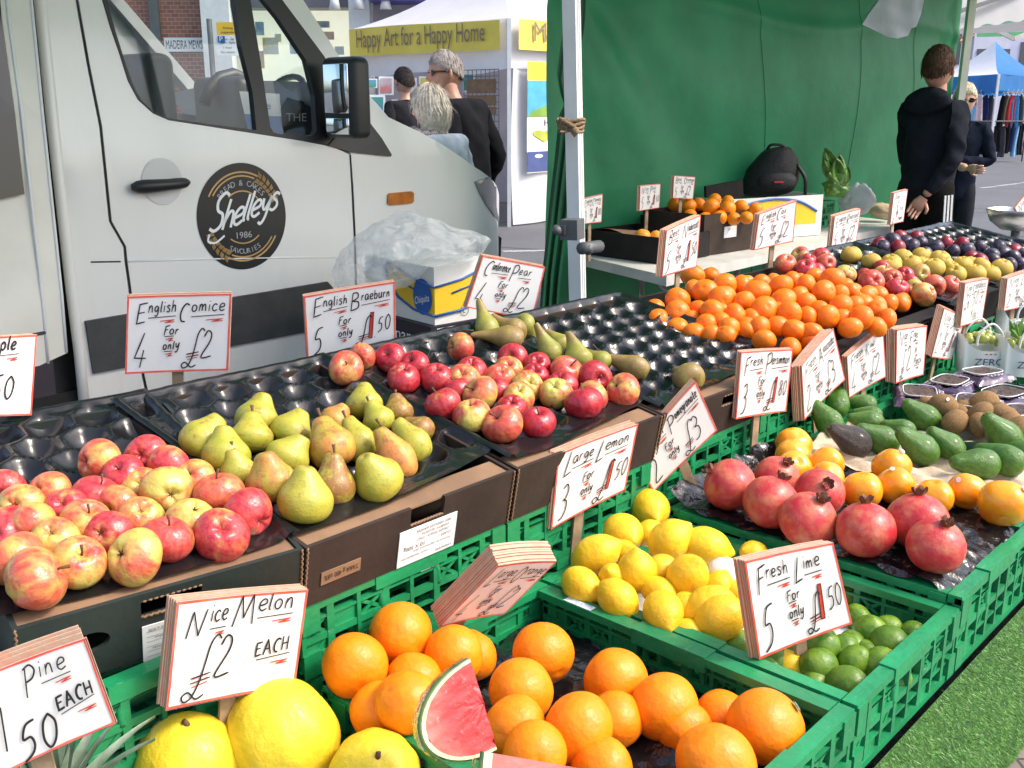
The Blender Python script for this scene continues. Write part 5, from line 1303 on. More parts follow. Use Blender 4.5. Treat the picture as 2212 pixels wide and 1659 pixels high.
# green wall with folds running out from its top left corner
WL0=Vector((.17,5.42,0)); WL1=Vector((3.60,8.62,0)); wdir=(WL1-WL0).normalized(); wn=Vector((wdir.y,-wdir.x,0))
def wall(u,v):
    s=u*(WL1-WL0).length; z=2.50*(1-v)
    dx=s+.15; dz=2.62-z; a=math.atan2(dx,dz); r=math.hypot(dx,dz)
    f=.032*math.sin(a*13+.6)*math.exp(-((a-.60)/.32)**2)*min(1,r*.8)
    f+=.009*math.sin(a*29+2)*math.exp(-((a-.35)/.3)**2)*min(1,r)
    f+=.014*math.sin(s*1.9+z*1.5)+.010*noise.noise(Vector((s*2,z*2,1)))*2
    bx=4.69-s; a2=math.atan2(bx+.1,dz); f+=.012*math.sin(a2*11)*math.exp(-((a2-.6)/.4)**2)
    f+=.05*math.exp(-((z-2.05-.06*math.sin(s*2))/.05)**2)*.35+.16*math.sin(math.pi*u)*math.sin(math.pi*min(1,v))
    P=WL0+wdir*s+wn*f; P.z=z; 
    return P
w_=MB().grid(wall,150,90).build('back_wall',M['tarp']); tag(w_,'large green tarpaulin wall with long folds behind the back table','tarpaulin')
b=MB()
for u0,du in ((.36,.022),(.64,-.03),(.83,-.02)):
    b.tube([wall(u0+du*v*2.2,v)+wn*.004 for v in [i/40 for i in range(38)]],.0018,5)
b.build('seam',M['tarp_dark'],w_)
# curtain bunched at the left end, hanging to the ground
edge=[(1216,-60),(1213,60),(1204,110),(1198,165),(1206,205),(1214,225),(1203,250),(1196,330),(1186,430),(1178,520),(1170,600),(1166,680),(1166,760)]
def curt(u,v):
    k=v*(len(edge)-1); i=min(int(k),len(edge)-2); f=k-i
    x=edge[i][0]*(1-f)+edge[i+1][0]*f; y=edge[i][1]*(1-f)+edge[i+1][1]*f
    d=5.05; P=atd(x,y,d); P=Vector((P.x,5.0+.0*u,P.z))
    return P+Vector((.10*u,.10*u+.014*math.sin(u*17+v*3)*(.4+v),-.02*math.sin(u*9)))
c_=MB().grid(curt,60,40).build('side_curtain',M['tarp_dark']); tag(c_,'dark green curtain bunched behind the front pole of the gazebo','curtain')
# bundle of white carrier bags hung from the bars
M['bag']=fabric('white_polythene',(.74,.74,.76),.45,.4,5,.04,.35,14)
bg_=[(1912,-30),(1996,-30),(1990,30),(1982,58),(1973,60),(1968,76),(1945,82),(1922,78),(1866,52),(1878,30),(1895,5)]
bd=6.1; bb=thing('carrier_bags','bundle of white carrier bags hanging from the gazebo bars','bags',atd(1930,20,bd))
for k in range(3):
    pts=[atd(x+(k*3),y-k*5,bd+.03*k)-bb.location for x,y in bg_]
    q=[(p.x,p.z) for p in pts]; b=MB()
    prism(b,q,[],lambda x,z,t:Vector((x,(.05*k)+t+.018*noise.noise(Vector((x*11,z*11,k))),z)),0,.012,0,.03,True); b.build('bag',M['bag'],bb)
# ---- table along the wall
TZ=.74
tp=[atz(1440,596,TZ),atz(1962,481,TZ),None,atz(1181,536,TZ)]; tp[2]=tp[1]+(tp[3]-tp[0])*.62
tb=thing('trestle_table','long white trestle table against the green wall, loaded with boxes','table',tp[0]); TL_=tb.location
b=MB(); vs=[p-TL_ for p in tp]; b.add(vs+[v-Vector((0,0,.05)) for v in vs],[(0,1,2,3),(7,6,5,4),(0,4,5,1),(1,5,6,2),(2,6,7,3),(3,7,4,0)]); b.build('table_top',M['table_top'],tb)
for x,y,x2,y2 in [(1313,560,1308,668),(1420,590,1418,660),(1432,596,1500,560),(1630,560,1600,640),(1690,545,1640,650),(1800,520,1790,640)]:
    p=atz(x,y,TZ-.05)-TL_; MB().tube([p+(tp[3]-tp[0])*.12,p+(tp[3]-tp[0])*.12+Vector((0,0,-TZ+.05))] if x!=1432 else [p+(tp[3]-tp[0])*.1,p+Vector((.35,.3,-.45))],.016,8).build('leg',M['steel'],tb)
# boxes on it
def tbox(label,x,y,x2,y2,h,d,m,T_=.006,name='cardboard_box',z=TZ+.004,fl=None,cat='box'):
    a=atz(x,y,z); c=atz(x2,y2,z); u=(c-a); w=u.length; u.normalize(); n=Vector((-u.y,u.x,0))
    o=thing(name,label,cat,a,math.atan2(u.y,u.x))
    for nm,p,q in (('front_panel',(0,0,0),(w,T_,h)),('back_panel',(0,d-T_,0),(w,d,h)),('side_panel',(0,T_+.001,0),(T_,d-T_-.001,h)),('side_panel',(w-T_,T_+.001,0),(w,d-T_-.001,h)),('bottom',(T_+.001,T_+.001,.001),(w-T_-.001,d-T_-.001,.008))):
        MB().box(p,q).build(nm,m,o)
    return o,w,a,u,n
def loose(o_,w,a,u,n,lst,meshes,kind,label,grp):
    pass
o1,w1,*_=tbox('low black box lined with kraft paper at the left end of the back table',1262,548,1424,570,.13,.42,M['box_black'])
b=MB(); b.grid(lambda u,v:Vector((.02+u*.30*w1/.4,.02+v*.25,.125+.02*math.sin(u*5)-.03*v)),8,6,0,False); b.build('paper_liner',M['kraft'],o1)
o2,w2,*_=tbox('black box of red plums behind the low box on the back table',1348,524,1440,536,.17,.36,M['box_black'])
MB().bar((.02,.30,.17),(w2*.5,.30,.20),.10,.005).build('flap',M['kraft'],o2)
o3,w3,*_=tbox('tall black box heaped with oranges on the back table',1518,553,1628,536,.215,.42,M['box_brown'])
l_=MB(); l_.box((w3*.38,-.003,.08),(w3*.62,-.0005,.14)); l_=l_.build('box_label',M['paper_label'],o3); b=MB(); put_text(b,'ITC 5',lambda x,y:Vector((w3*.38+x*w3*.24,-.004,.08+y*.06)),.5,.6,.4,.2); b.build('print',M['ink_grey'],l_)
M['bwhite']=mat('banana_box_card',(.70,.69,.65),.6,.05,6); M['byel']=mat('banana_box_yellow',(.78,.50,.02),.5,.06,8); M['bblue']=mat('banana_box_blue',(.015,.10,.36),.5,.06,8)
o4,w4,*_=tbox('white and yellow banana box with a dark flap, behind the oranges on the back table',1556,524,1772,507,.245,.40,M['bwhite'])
b=MB(); b.box((w4+.001,.06,.03),(w4+.003,.30,.20)); b.build('yellow_print',M['byel'],o4); b=MB()
for k in range(3): b.bar((w4+.004,.08+.06*k,.03),(w4+.004,.16+.06*k,.20),.012,.002,up=(1,0,0))
b.build('blue_print',M['bblue'],o4); ar=[(.06,.245*.30),(.06,.245*.62),(w4*.25,.245*.86),(w4*.5,.245*.95),(w4*.75,.245*.86),(w4-.05,.245*.6),(w4-.05,.245*.3)]
b=MB(); prism(b,ar,[],lambda x,z,t:Vector((x,t,z)),-.002,-.0004); b.build('yellow_print',M['byel'],o4); MB().tube([Vector((x,-.003,z)) for x,z in cat(ar[1:6],4)],.008,6).build('blue_print',M['bblue'],o4)
MB().bar((.02,.18,.25),(.30,.18,.28),.02,.12,up=(0,0,1)).build('flap',M['box_black'],o4)
def pile(label_kind,lst,meshes,name,group,where,look,child=None,dd=0):
    out=[]
    for x,y,r,d in lst:
        X,Y=px('l',x,y); P=atd(X,Y,d+dd); o=link(name,rnd.choice(meshes)); o.location=P; rr=pr_('l',r)*(d+dd)/FL; o.scale=(rr,)*3; o.rotation_euler=(rnd.uniform(0,6),rnd.uniform(0,6),0); o.color=(.3,0,0,1)
        if child: link(child.name.split('.')[0],child,o)
        out.append((o,X,look))
    name_rank(out,label_kind,where,group)
pile('orange',[(960,1382,48,5.75),(1052,1392,54,5.7),(1125,1380,45,5.75),(1207,1400,58,5.55),(1318,1412,58,5.5),(1405,1398,50,5.6),(1230,1350,45,5.8),(1065,1455,45,5.55),(1165,1475,45,5.5),(1265,1470,50,5.45),(1360,1478,45,5.45),(1445,1470,45,5.4),(1510,1415,50,5.5),(1320,1362,42,5.7)],ORG,'orange','oranges on the back table','in the back table heap','large',NAV)
pile('orange',[(745,1600,56,5.35),(835,1600,46,5.35),(700,1640,40,5.3),(800,1645,40,5.3)],GRF,'orange','pale oranges','in the low black box on the back table','pale',None)
pile('plum',[(800,1480,32,5.75),(850,1500,36,5.7),(905,1485,32,5.72),(780,1515,30,5.7),(930,1500,28,5.7),(870,1478,28,5.8)],PLR,'plum','plums on the back table','in the black box on the back table','dark red',None)
# small signs stuck behind the table boxes
for q_,w_,qt,pr,dd,lb_ in [([(1258,430),(1302,419),(1299,480),(1260,484)],['English','Cameo'],'3','1.80',5.15,'small price sign, £1.80, right behind the front gazebo pole'),
  ([(1383,401),(1427,397),(1424,449),(1381,456)],['Nice','Pink'],'5','1.50',5.45,'small price sign, £1.50, over the box of plums on the back table'),
  ([(1456,379),(1502,382),(1497,430),(1453,428)],['Best','Orange'],'5','2',5.6,'small price sign, £2, above the oranges on the back table')]:
    price_sign(lb_,q_,d=dd,pen=std(int(dd*10)+len(lb_),w_,qt,pr),stack=4,lean=(-.003,0),stake=(.5,0,.2,0),width=.16)
# rucksack
b=MB(); rs=atd(1668,372,6.25); rk=thing('rucksack','black rucksack with a small red badge standing behind the banana box','bag',rs)
def ruck(v,t,u):
    k=1+.05*noise.noise(Vector((v.x*3,v.y*3,v.z*3)))+.035*noise.noise(Vector((v.x*8,v.y*8,v.z*8)))
    return Vector((v.x*.165*(1-.20*v.z-.10*max(0,v.z)**2)*k+.02*v.z,v.y*.12*k,v.z*.15*k+.02*v.x))
b.lathe([(math.sin(math.pi*i/16)**.55,math.cos(math.pi*i/16)) for i in range(17)],28,fn=ruck); b.build('body',mat('rucksack_cloth',(.012,.012,.013),.75,.2,20,.5,60),rk)
b=MB(); b.lathe([(math.sin(math.pi*i/12)**.6,math.cos(math.pi*i/12)) for i in range(13)],20,xf=lambda v:Vector((v.x*.12+.01,v.y*.05-.09,v.z*.06-.05))); b.build('pocket',mat('rucksack_pocket',(.017,.016,.018),.7,.2,20,.5,60),rk)
b=MB(); b.tube(cat([(-.04,0,.135),(-.02,-.02,.165),(.05,-.03,.16),(.075,-.01,.13)],4),.009,6); b.tube(cat([(.13,-.06,.05),(.18,-.09,-.03),(.19,-.08,-.13)],4),.012,6); b.build('handle',M['dark_rubber'],rk); MB().box((-.02,-.150,-.055),(.035,-.140,-.045)).build('badge',mat('badge_red',(.5,.03,.03),.5,.1,9),rk)
# green crate with salad bag, carton, carriers
cr=crate('dark green crate on the back table beside the rucksack',0,0,0,.34,.22,.17); cr.location=atz(1748,498,TZ); cr['group']='crates on the back table'
def blob(name,label,cat_,x,y,d,sx,sy,sz,m,seed,am=.22,spike=None):
    P=atd(x,y,d); b=MB()
    def fn(v,t,u):
        k=1+am*noise.noise(v*2.2+Vector((seed,0,0)))+am*.5*noise.noise(v*6+Vector((0,seed,0)))
        z=v.z
        if spike and v.z>.3: k*=1-.55*(v.z-.3); z=v.z+(v.z-.3)*spike
        return Vector((v.x*sx*k,v.y*sy*k,z*sz*k))
    b.lathe([(math.sin(math.pi*i/24),math.cos(math.pi*i/24)) for i in range(25)],36,fn=fn)
    o=b.build(name,m); o.location=P; return tag(o,label,cat_)
blob('lettuce_bag','clear bag of green lettuce in the crate by the green wall','bag',1806,404,6.45,.075,.07,.065,mat('lettuce',(.14,.30,.05),.35,.3,14,.5,30),4,.3,.9)
blob('carrier_bag','knotted grey-white carrier bag on the back table near the standing man','bag',1853,432,6.85,.115,.10,.10,M['bag'],9,.2,1.0)
blob('paper_bag','flat cream paper bag next to the knotted carrier on the back table','bag',1905,455,7.0,.085,.08,.05,mat('cream_paper',(.55,.42,.27),.8,.1,12,.4,30),2,.15)
o5,*_=tbox('brown carton standing behind the lettuce crate at the end of the back table',1836,462,1905,452,.27,.3,mat('carton_grey_brown',(.22,.14,.09),.75,.15,9),z=TZ+.004)
for i in range(9):
    lf=bpy.data.objects['lettuce_bag']; a=-.9+i*.22; l_=rnd.uniform(.10,.20) if i!=2 else .24
    def leaf(u,v):
        w_=.055*math.sin(math.pi*min(1,.15+.85*v))**.7*(u-.5)*2; return Vector((math.sin(a)*l_*v*.8+w_*math.cos(a),.02*math.sin(u*9+i)-.05+.03*v*(i%3),.02+math.cos(a)*l_*v+w_*-math.sin(a)*.5+.008*math.sin(u*14+v*6)))
    MB().grid(leaf,8,8).build('leaf',bpy.data.materials['lettuce'] if i%2 else mat('lettuce_pale',(.26,.42,.10),.45,.3,14,.4,30),lf)
# ---- boxes in front of the van: banana carton under a sheet of clear polythene, on a dark carton
def onbox(x,y,d): return atd(x,y,d)
def facebox(name,label,TLp,MTp,TRp,MBp,dm,wl,wr,m,z_h,parent_name=None):
    """carton seen corner-on: MT/MB top and bottom pixel of the near corner at distance dm"""
    T=atd(*MTp,dm); Bm=atd(*MBp,dm); r=ray(*MBp); Bm=O+r*(T.y/r.y); h=T.z-Bm.z
    dirR=UX*math.cos(-.10)+Vector((-UX.y,UX.x,0))*math.sin(-.10); dirL=Vector((-dirR.y,dirR.x,0))
    o=thing(name,label,'box',Vector((T.x,T.y,Bm.z)),math.atan2(dirR.y,dirR.x))
    return o,h
o6,h6=facebox('banana_box','white and yellow banana carton under clear polythene beside the van nose',None,(937,578),None,(937,703),4.1,.4,.3,None,0)
w6,d6=.40,.50
MB().box((0,0,0),(w6,d6,h6)).build('carton',M['bwhite'],o6)
b=MB(); 
def yel(side):
    pts=[(.0,.30),(.0,.62),(.30,.72),(.75,.97),(.80,.80),(.66,.45),(.36,.22)]
    return pts
cp=[(.0,.16),(.0,.66),(.35,.74),(.78,.96),(.84,.90),(.80,.62),(.62,.36),(.34,.20)]
prism(b,[(p[0]*w6,p[1]*h6) for p in cp],[],lambda x,z,t:Vector((x,t,z)),-.002,-.0004)
prism(b,[(p[0]*d6*.8,p[1]*h6) for p in cp],[],lambda x,z,t:Vector((t,x,z)),-.002,-.0004)
b.build('yellow_print',M['byel'],o6)
b=MB()
for f in (lambda x,z:Vector((x*w6,-.004,z*h6)),lambda x,z:Vector((-.004,x*d6*.8,z*h6))):
    P=[f(*p) for p in cp[1:4]]; b.tube(P,.005,6); P=[f(*p) for p in cp[3:]+[cp[0]]]; b.tube(P,.006,6); b.tube([f(.22,.52),f(.5,.62),f(.82,.92)],.004,6)
EV=lambda x,z,t=-.003:Vector((t,.075+x*.058,h6*.46+z*.056)) if False else Vector((.0,0,0))
def oval(mb,cx,cz,rx,rz,t,mi=0): mb.add([Vector((-t,cx,cz))]+[Vector((-t,cx+rx*math.cos(a),cz+rz*math.sin(a))) for a in [i*math.pi/14 for i in range(28)]],[(0,(i+1)%28+1,i+1) for i in range(28)],mi)
oval(b,.075,h6*.46,.064,.075,.0055); b.build('blue_print',M['bblue'],o6)
b=MB(); put_text(b,'Chiquita',lambda x,y:Vector((-.0075,.075-x,h6*.36+y+.25*x)),0,0,.10,.030); b.build('lettering',M['paper_label'],o6)
b=MB(); put_text(b,'L',lambda x,y:Vector((.155+x,-.003,h6*.14+y)),0,0,None,.022); b.tube([Vector((.155+.022*math.cos(a),-.003,h6*.14+.011+.022*math.sin(a))) for a in [i*math.pi/10 for i in range(20)]],.0012,4,closed=True); b.build('mark',M['ink_grey'],o6)
b=MB()
for cx,cz in ((.17,.30),(.225,.72)):
    b.add([Vector((cx,-.0035,cz*h6))]+[Vector((cx+.020*math.cos(a),-.0035,cz*h6+.020*math.sin(a))) for a in [i*math.pi/10 for i in range(20)]],[(0,i+1,(i+1)%20+1) for i in range(20)])
b.build('vent_hole',M['box_black'],o6)
z7=o6.location.z
o7=thing('citrus_carton','dark purple carton with white lettering under the banana carton','box',o6.location-Vector((0,0,z7))+BX*.0,o6.rotation_euler.z)
M['bpurple']=mat('purple_carton',(.018,.010,.022),.5,.1,9)
MB().box((-.03,-.012,0),(.34,.52,z7-.002)).build('carton',M['bpurple'],o7)
b=MB(); put_text(b,'dénaro',lambda x,y:Vector((-.032,.20-x,z7-.085+y)),0,0,.24,.05); b.build('lettering',M['paper_label'],o7)
l_=MB().box((.0,-.0145,z7-.10),(.15,-.013,z7-.012)).build('box_label',M['paper_label'],o7); b=MB(); put_text(b,'CITRUS',lambda x,y:Vector((.07+x,-.0155,z7-.05+y)),0,0,.11,.022); b.build('print',M['ink'],l_)
# polythene sheet draped over
m,t_,b_=nt('polythene'); v_=coords(t_,rand=False); tp_=N(t_,'ShaderNodeBsdfTransparent'); tl_=N(t_,'ShaderNodeBsdfTranslucent'); tl_.inputs[0].default_value=(.95,.97,1,1)
b_.inputs['Base Color'].default_value=(.90,.92,.95,1); b_.inputs['Roughness'].default_value=.13; b_.inputs['Specular IOR Level'].default_value=.7
bump(t_,b_,noi(t_,v_,38,5,.65),.9,.02); a1=N(t_,'ShaderNodeMixShader'); a1.inputs[0].default_value=.45; t_.links.new(b_.outputs[0],a1.inputs[1]); t_.links.new(tl_.outputs[0],a1.inputs[2])
a2=N(t_,'ShaderNodeMixShader'); t_.links.new(math_(t_,'ADD',math_(t_,'MULTIPLY',noi(t_,v_,7,3),.7),.16),a2.inputs[0]); t_.links.new(a1.outputs[0],a2.inputs[1]); t_.links.new(tp_.outputs[0],a2.inputs[2]); t_.links.new(a2.outputs[0],t_.nodes['Material Output'].inputs['Surface']); M['poly']=m
pts_=[(715,585),(745,530),(800,480),(850,462),(895,458),(925,470),(985,492),(1050,508),(1062,520),(1050,545),(1000,560),(960,575),(920,590),(880,620),(800,640),(720,620)]
def poly(u,v):
    a=u*2*math.pi; r=v
    i=(u*len(pts_))%len(pts_); k=int(i); f=i-k; e0=pts_[k]; e1=pts_[(k+1)%len(pts_)]
    ex=e0[0]*(1-f)+e1[0]*f; ey=e0[1]*(1-f)+e1[1]*f; cx,cy=890,545
    d=4.28-.42*math.sin(math.pi*min(1,.5+r*.5))**.6
    P=atd(cx+(ex-cx)*r,cy+(ey-cy)*r,d)
    n_=noise.noise(P*9)*.05+noise.noise(P*22)*.03+.02*abs(noise.noise(P*45))+.07*(.25-abs(noise.noise(P*11+Vector((3,1,0)))))
    return P+IC*n_*(.4+.6*min(1,r*1.5))+Vector((0,0,.02*noise.noise(P*14+Vector((5,0,0)))))
sh=MB().grid(poly,120,40).build('polythene_sheet',M['poly']); tag(sh,'crumpled clear polythene sheet thrown over the banana carton','sheet')
# ================================================================== people
def skin_mesh(chains,name,m,sub=2,vox=None,extra=None):
    """chains: lists of (point, radius) sharing points by equality; grown with a Skin modifier into one surface"""
    idx={};vs=[];rs=[];es=[]
    for ch in chains:
        pv=None
        for p,r in ch:
            k=tuple(round(c,4) for c in p)
            if k not in idx: idx[k]=len(vs); vs.append(k); rs.append(r)
            if pv is not None: es.append((pv,idx[k]))
            pv=idx[k]
    me=bpy.data.meshes.new(name); me.from_pydata(vs,es,[]); o=bpy.data.objects.new(name,me); col.objects.link(o)
    md=o.modifiers.new('s','SKIN'); md.use_smooth_shade=True
    for i,sv in enumerate(me.skin_vertices[0].data): sv.radius=(rs[i] if isinstance(rs[i],tuple) else (rs[i],rs[i])); sv.use_root=(i==0)
    o.modifiers.new('u','SUBSURF').levels=sub
    dg=bpy.context.evaluated_depsgraph_get(); dg.update(); out=bpy.data.meshes.new_from_object(o.evaluated_get(dg))
    bpy.data.objects.remove(o)
    b=MB(); b.add([v.co for v in out.vertices],[tuple(p.vertices) for p in out.polygons],0,True)
    return b
M['skin']=mat('skin',(.56,.31,.22),.5,.06,14); M['skin_tan']=mat('skin_tanned',(.50,.25,.17),.5,.06,14)
def cloth(name,c,bs=16): return mat(name,c,.9,.12,12,.6,bs,spec=.08)
M['lens']=mat('dark_lens',(.012,.012,.016),.1,.05,5)
def head_mesh(mb,c,r,face,look):
    """face: unit vector the face points to; mb gets head, nose, ears, neck"""
    f=Vector(face).normalized(); up=Vector((0,0,1)); rt=f.cross(up).normalized(); up=rt.cross(f)
    C=Vector(c)
    def T(v): return C+(rt*v.x+f*v.y+up*v.z)*r
    def fn(v):
        x,y,z=v
        if z<0: x*=1-.28*(-z)**1.3; y=y*(1-.10*(-z))+.10*(-z)
        if y<0: y*=1.08
        # brow, cheeks, nose, mouth, chin
        if y>.3:
            y+=.05*math.exp(-((z-.12)/.10)**2)*math.exp(-(x/.5)**2)
            y-=.09*math.exp(-((z+.02)/.10)**2)*math.exp(-((abs(x)-.33)/.16)**2)
            y+=.26*math.exp(-((z+.22)/.13)**2)*math.exp(-(x/.13)**2)+.12*math.exp(-((z+.02)/.2)**2)*math.exp(-(x/.10)**2)
            y+=.05*math.exp(-((z+.52)/.05)**2)*math.exp(-(x/.25)**2)+.05*math.exp(-((z+.62)/.05)**2)*math.exp(-(x/.2)**2)-.05*math.exp(-((z+.57)/.025)**2)*math.exp(-(x/.26)**2)
            y+=.10*math.exp(-((z+.86)/.14)**2)*math.exp(-(x/.3)**2)
        return T(Vector((x*.76,y*.90,z*1.10)))
    n,m=32,26
    vs=[];
    for i in range(m+1):
        for j in range(n):
            a=math.pi*i/m; t=2*math.pi*j/n
            vs.append(fn((math.sin(a)*math.cos(t),math.sin(a)*math.sin(t),math.cos(a))))
    mb.add(vs,[(i*n+j,(i+1)*n+j,(i+1)*n+(j+1)%n,i*n+(j+1)%n) for i in range(m) for j in range(n)],0,True)
    for s in (-1,1): mb.ball(T(Vector((s*.78,-.05,-.08))),r*.26,10,8,0,(.35,.6,1.0))
    return T
def hair_mesh(T,q,style,m,parent,seed):
    b=MB(); n,mm=40,22
    vs=[];cut=[]
    for i in range(mm+1):
        for j in range(n):
            a=math.pi*.80*i/mm; t=2*math.pi*j/n
            x,y,z=math.sin(a)*math.cos(t),math.sin(a)*math.sin(t),math.cos(a)
            fr=y/max(1e-6,math.hypot(x,y)) if i else 0
            if style=='short': lim=.30+.20*max(0,fr)-.75*max(0,-fr)-.25*(1-abs(fr))
            elif style=='crop': lim=.38+.12*max(0,fr)-.85*max(0,-fr)-.25*(1-abs(fr))
            else: lim=.42*max(0,fr)**.5-1.0*(1-max(0,fr)) if fr>0 else -1.3
            th=1.10+(.10 if style=='short' else .02)*(max(0,z))+.035*noise.noise(Vector((x*5,y*5,z*5+seed)))
            if style=='bob': th=1.20+.05*noise.noise(Vector((x*6,y*6,seed)))
            if z*1.1<lim: z=lim/1.1; k=math.sqrt(max(.01,1-max(-.99,min(.99,z))**2)); h=math.hypot(x,y) or 1; x,y=x/h*k,y/h*k; th=1.03 if style!='bob' else 1.15
            X,Y,Z=x*.76*th,y*.90*th*(1.06 if y<0 else 1),z*1.10*th
            if style=='bob' and Z<0: X=math.copysign(max(abs(X),.80*abs(math.cos(t))),X) ; Z*=1.25; Y=min(Y,Y*.9) if y>0 else Y*1.1
            vs.append(T(Vector((X,Y,Z))))
    b.add(vs,[(i*n+j,(i+1)*n+j,(i+1)*n+(j+1)%n,i*n+(j+1)%n) for i in range(mm) for j in range(n)],0,True)
    # strands so that the outline is not smooth
    for k in range(800):
        i=rnd.randrange(2,mm-1); j=rnd.randrange(n); p=Vector(vs[i*n+j]); d=(Vector(vs[(i+1)*n+j])-p)
        if d.length<1e-5: continue
        nrm=(p-T(Vector((0,0,0)))).normalized(); w_=d.cross(nrm).normalized()*.004
        e=p+d.normalized()*rnd.uniform(.02,.05)*(2 if style=='bob' else 1)+nrm*rnd.uniform(-.002,.016)
        b.add([p-w_,p+w_,e],[(0,1,2)],0)
    return b.build('hair',m,parent)
def sunglasses(T,parent):
    b=MB()
    for s in (-1,1):
        c=Vector((s*.33,.90,.03)); b.add([T(c+Vector((.26*math.cos(a),-.10*abs(math.cos(a))*(.6),.17*math.sin(a)))) for a in [i*math.pi/8 for i in range(16)]],[tuple(range(16)),tuple(range(15,-1,-1))])
        b.tube([T(Vector((s*.58,.82,.08))),T(Vector((s*.78,.3,.08))),T(Vector((s*.80,-.1,.02)))],.006,6)
    b.tube([T(Vector((-.1,.95,.07))),T(Vector((.1,.95,.07)))],.005,5)
    return b.build('sunglasses',M['lens'],parent)
def hand(mb,w,dirv,pal,sc=1.0,curl=.5):
    """palm and five bent fingers growing from wrist w along dirv; pal is the palm side"""
    w=Vector(w); d=Vector(dirv).normalized(); p=Vector(pal); p=(p-d*p.dot(d)).normalized(); s=d.cross(p)
    q=[w+d*(.005),w+d*.045*sc,w+d*.085*sc]
    vs=[];n=10
    for i,(c,a,bb) in enumerate(zip(q,(.026,.040,.042),(.018,.016,.012))):
        for j in range(n): t=2*math.pi*j/n; vs.append(c+s*math.cos(t)*a*sc+p*math.sin(t)*bb*sc)
    mb.add(vs,[(i*n+j,i*n+(j+1)%n,(i+1)*n+(j+1)%n,(i+1)*n+j) for i in range(2) for j in range(n)]+[tuple(range(2*n,3*n))],0,True)
    for k,(o,l) in enumerate(((-.031,.068),(-.011,.078),(.010,.073),(.030,.058))):
        P=[w+d*.08*sc+s*o*sc]; a=curl*.5
        for seg in (.42,.32,.26):
            P.append(P[-1]+(d*math.cos(a)+p*math.sin(a))*l*seg*sc); a+=curl*.8
        mb.tube(P,[.0092*sc,.0088*sc,.0080*sc,.0062*sc],8)
    P=[w+d*.03*sc-s*.030*sc]; P.append(P[0]+(d*.6-s*.75+p*.3).normalized()*.035*sc); P.append(P[1]+(d*.9-s*.2+p*.5).normalized()*.03*sc)
    mb.tube(P,[.0125*sc,.0105*sc,.0075*sc],8)
def person(label,hx,hy,d,hr,face,stance,group=None):
    """stance: joints relative to the ground point below the head (x right of the body's own front, y forward, z up)"""
    H_=atd(hx,hy,d); base=Vector((H_.x,H_.y,0))
    o=thing('person',label,'person',base,group=group)
    return o,H_-base
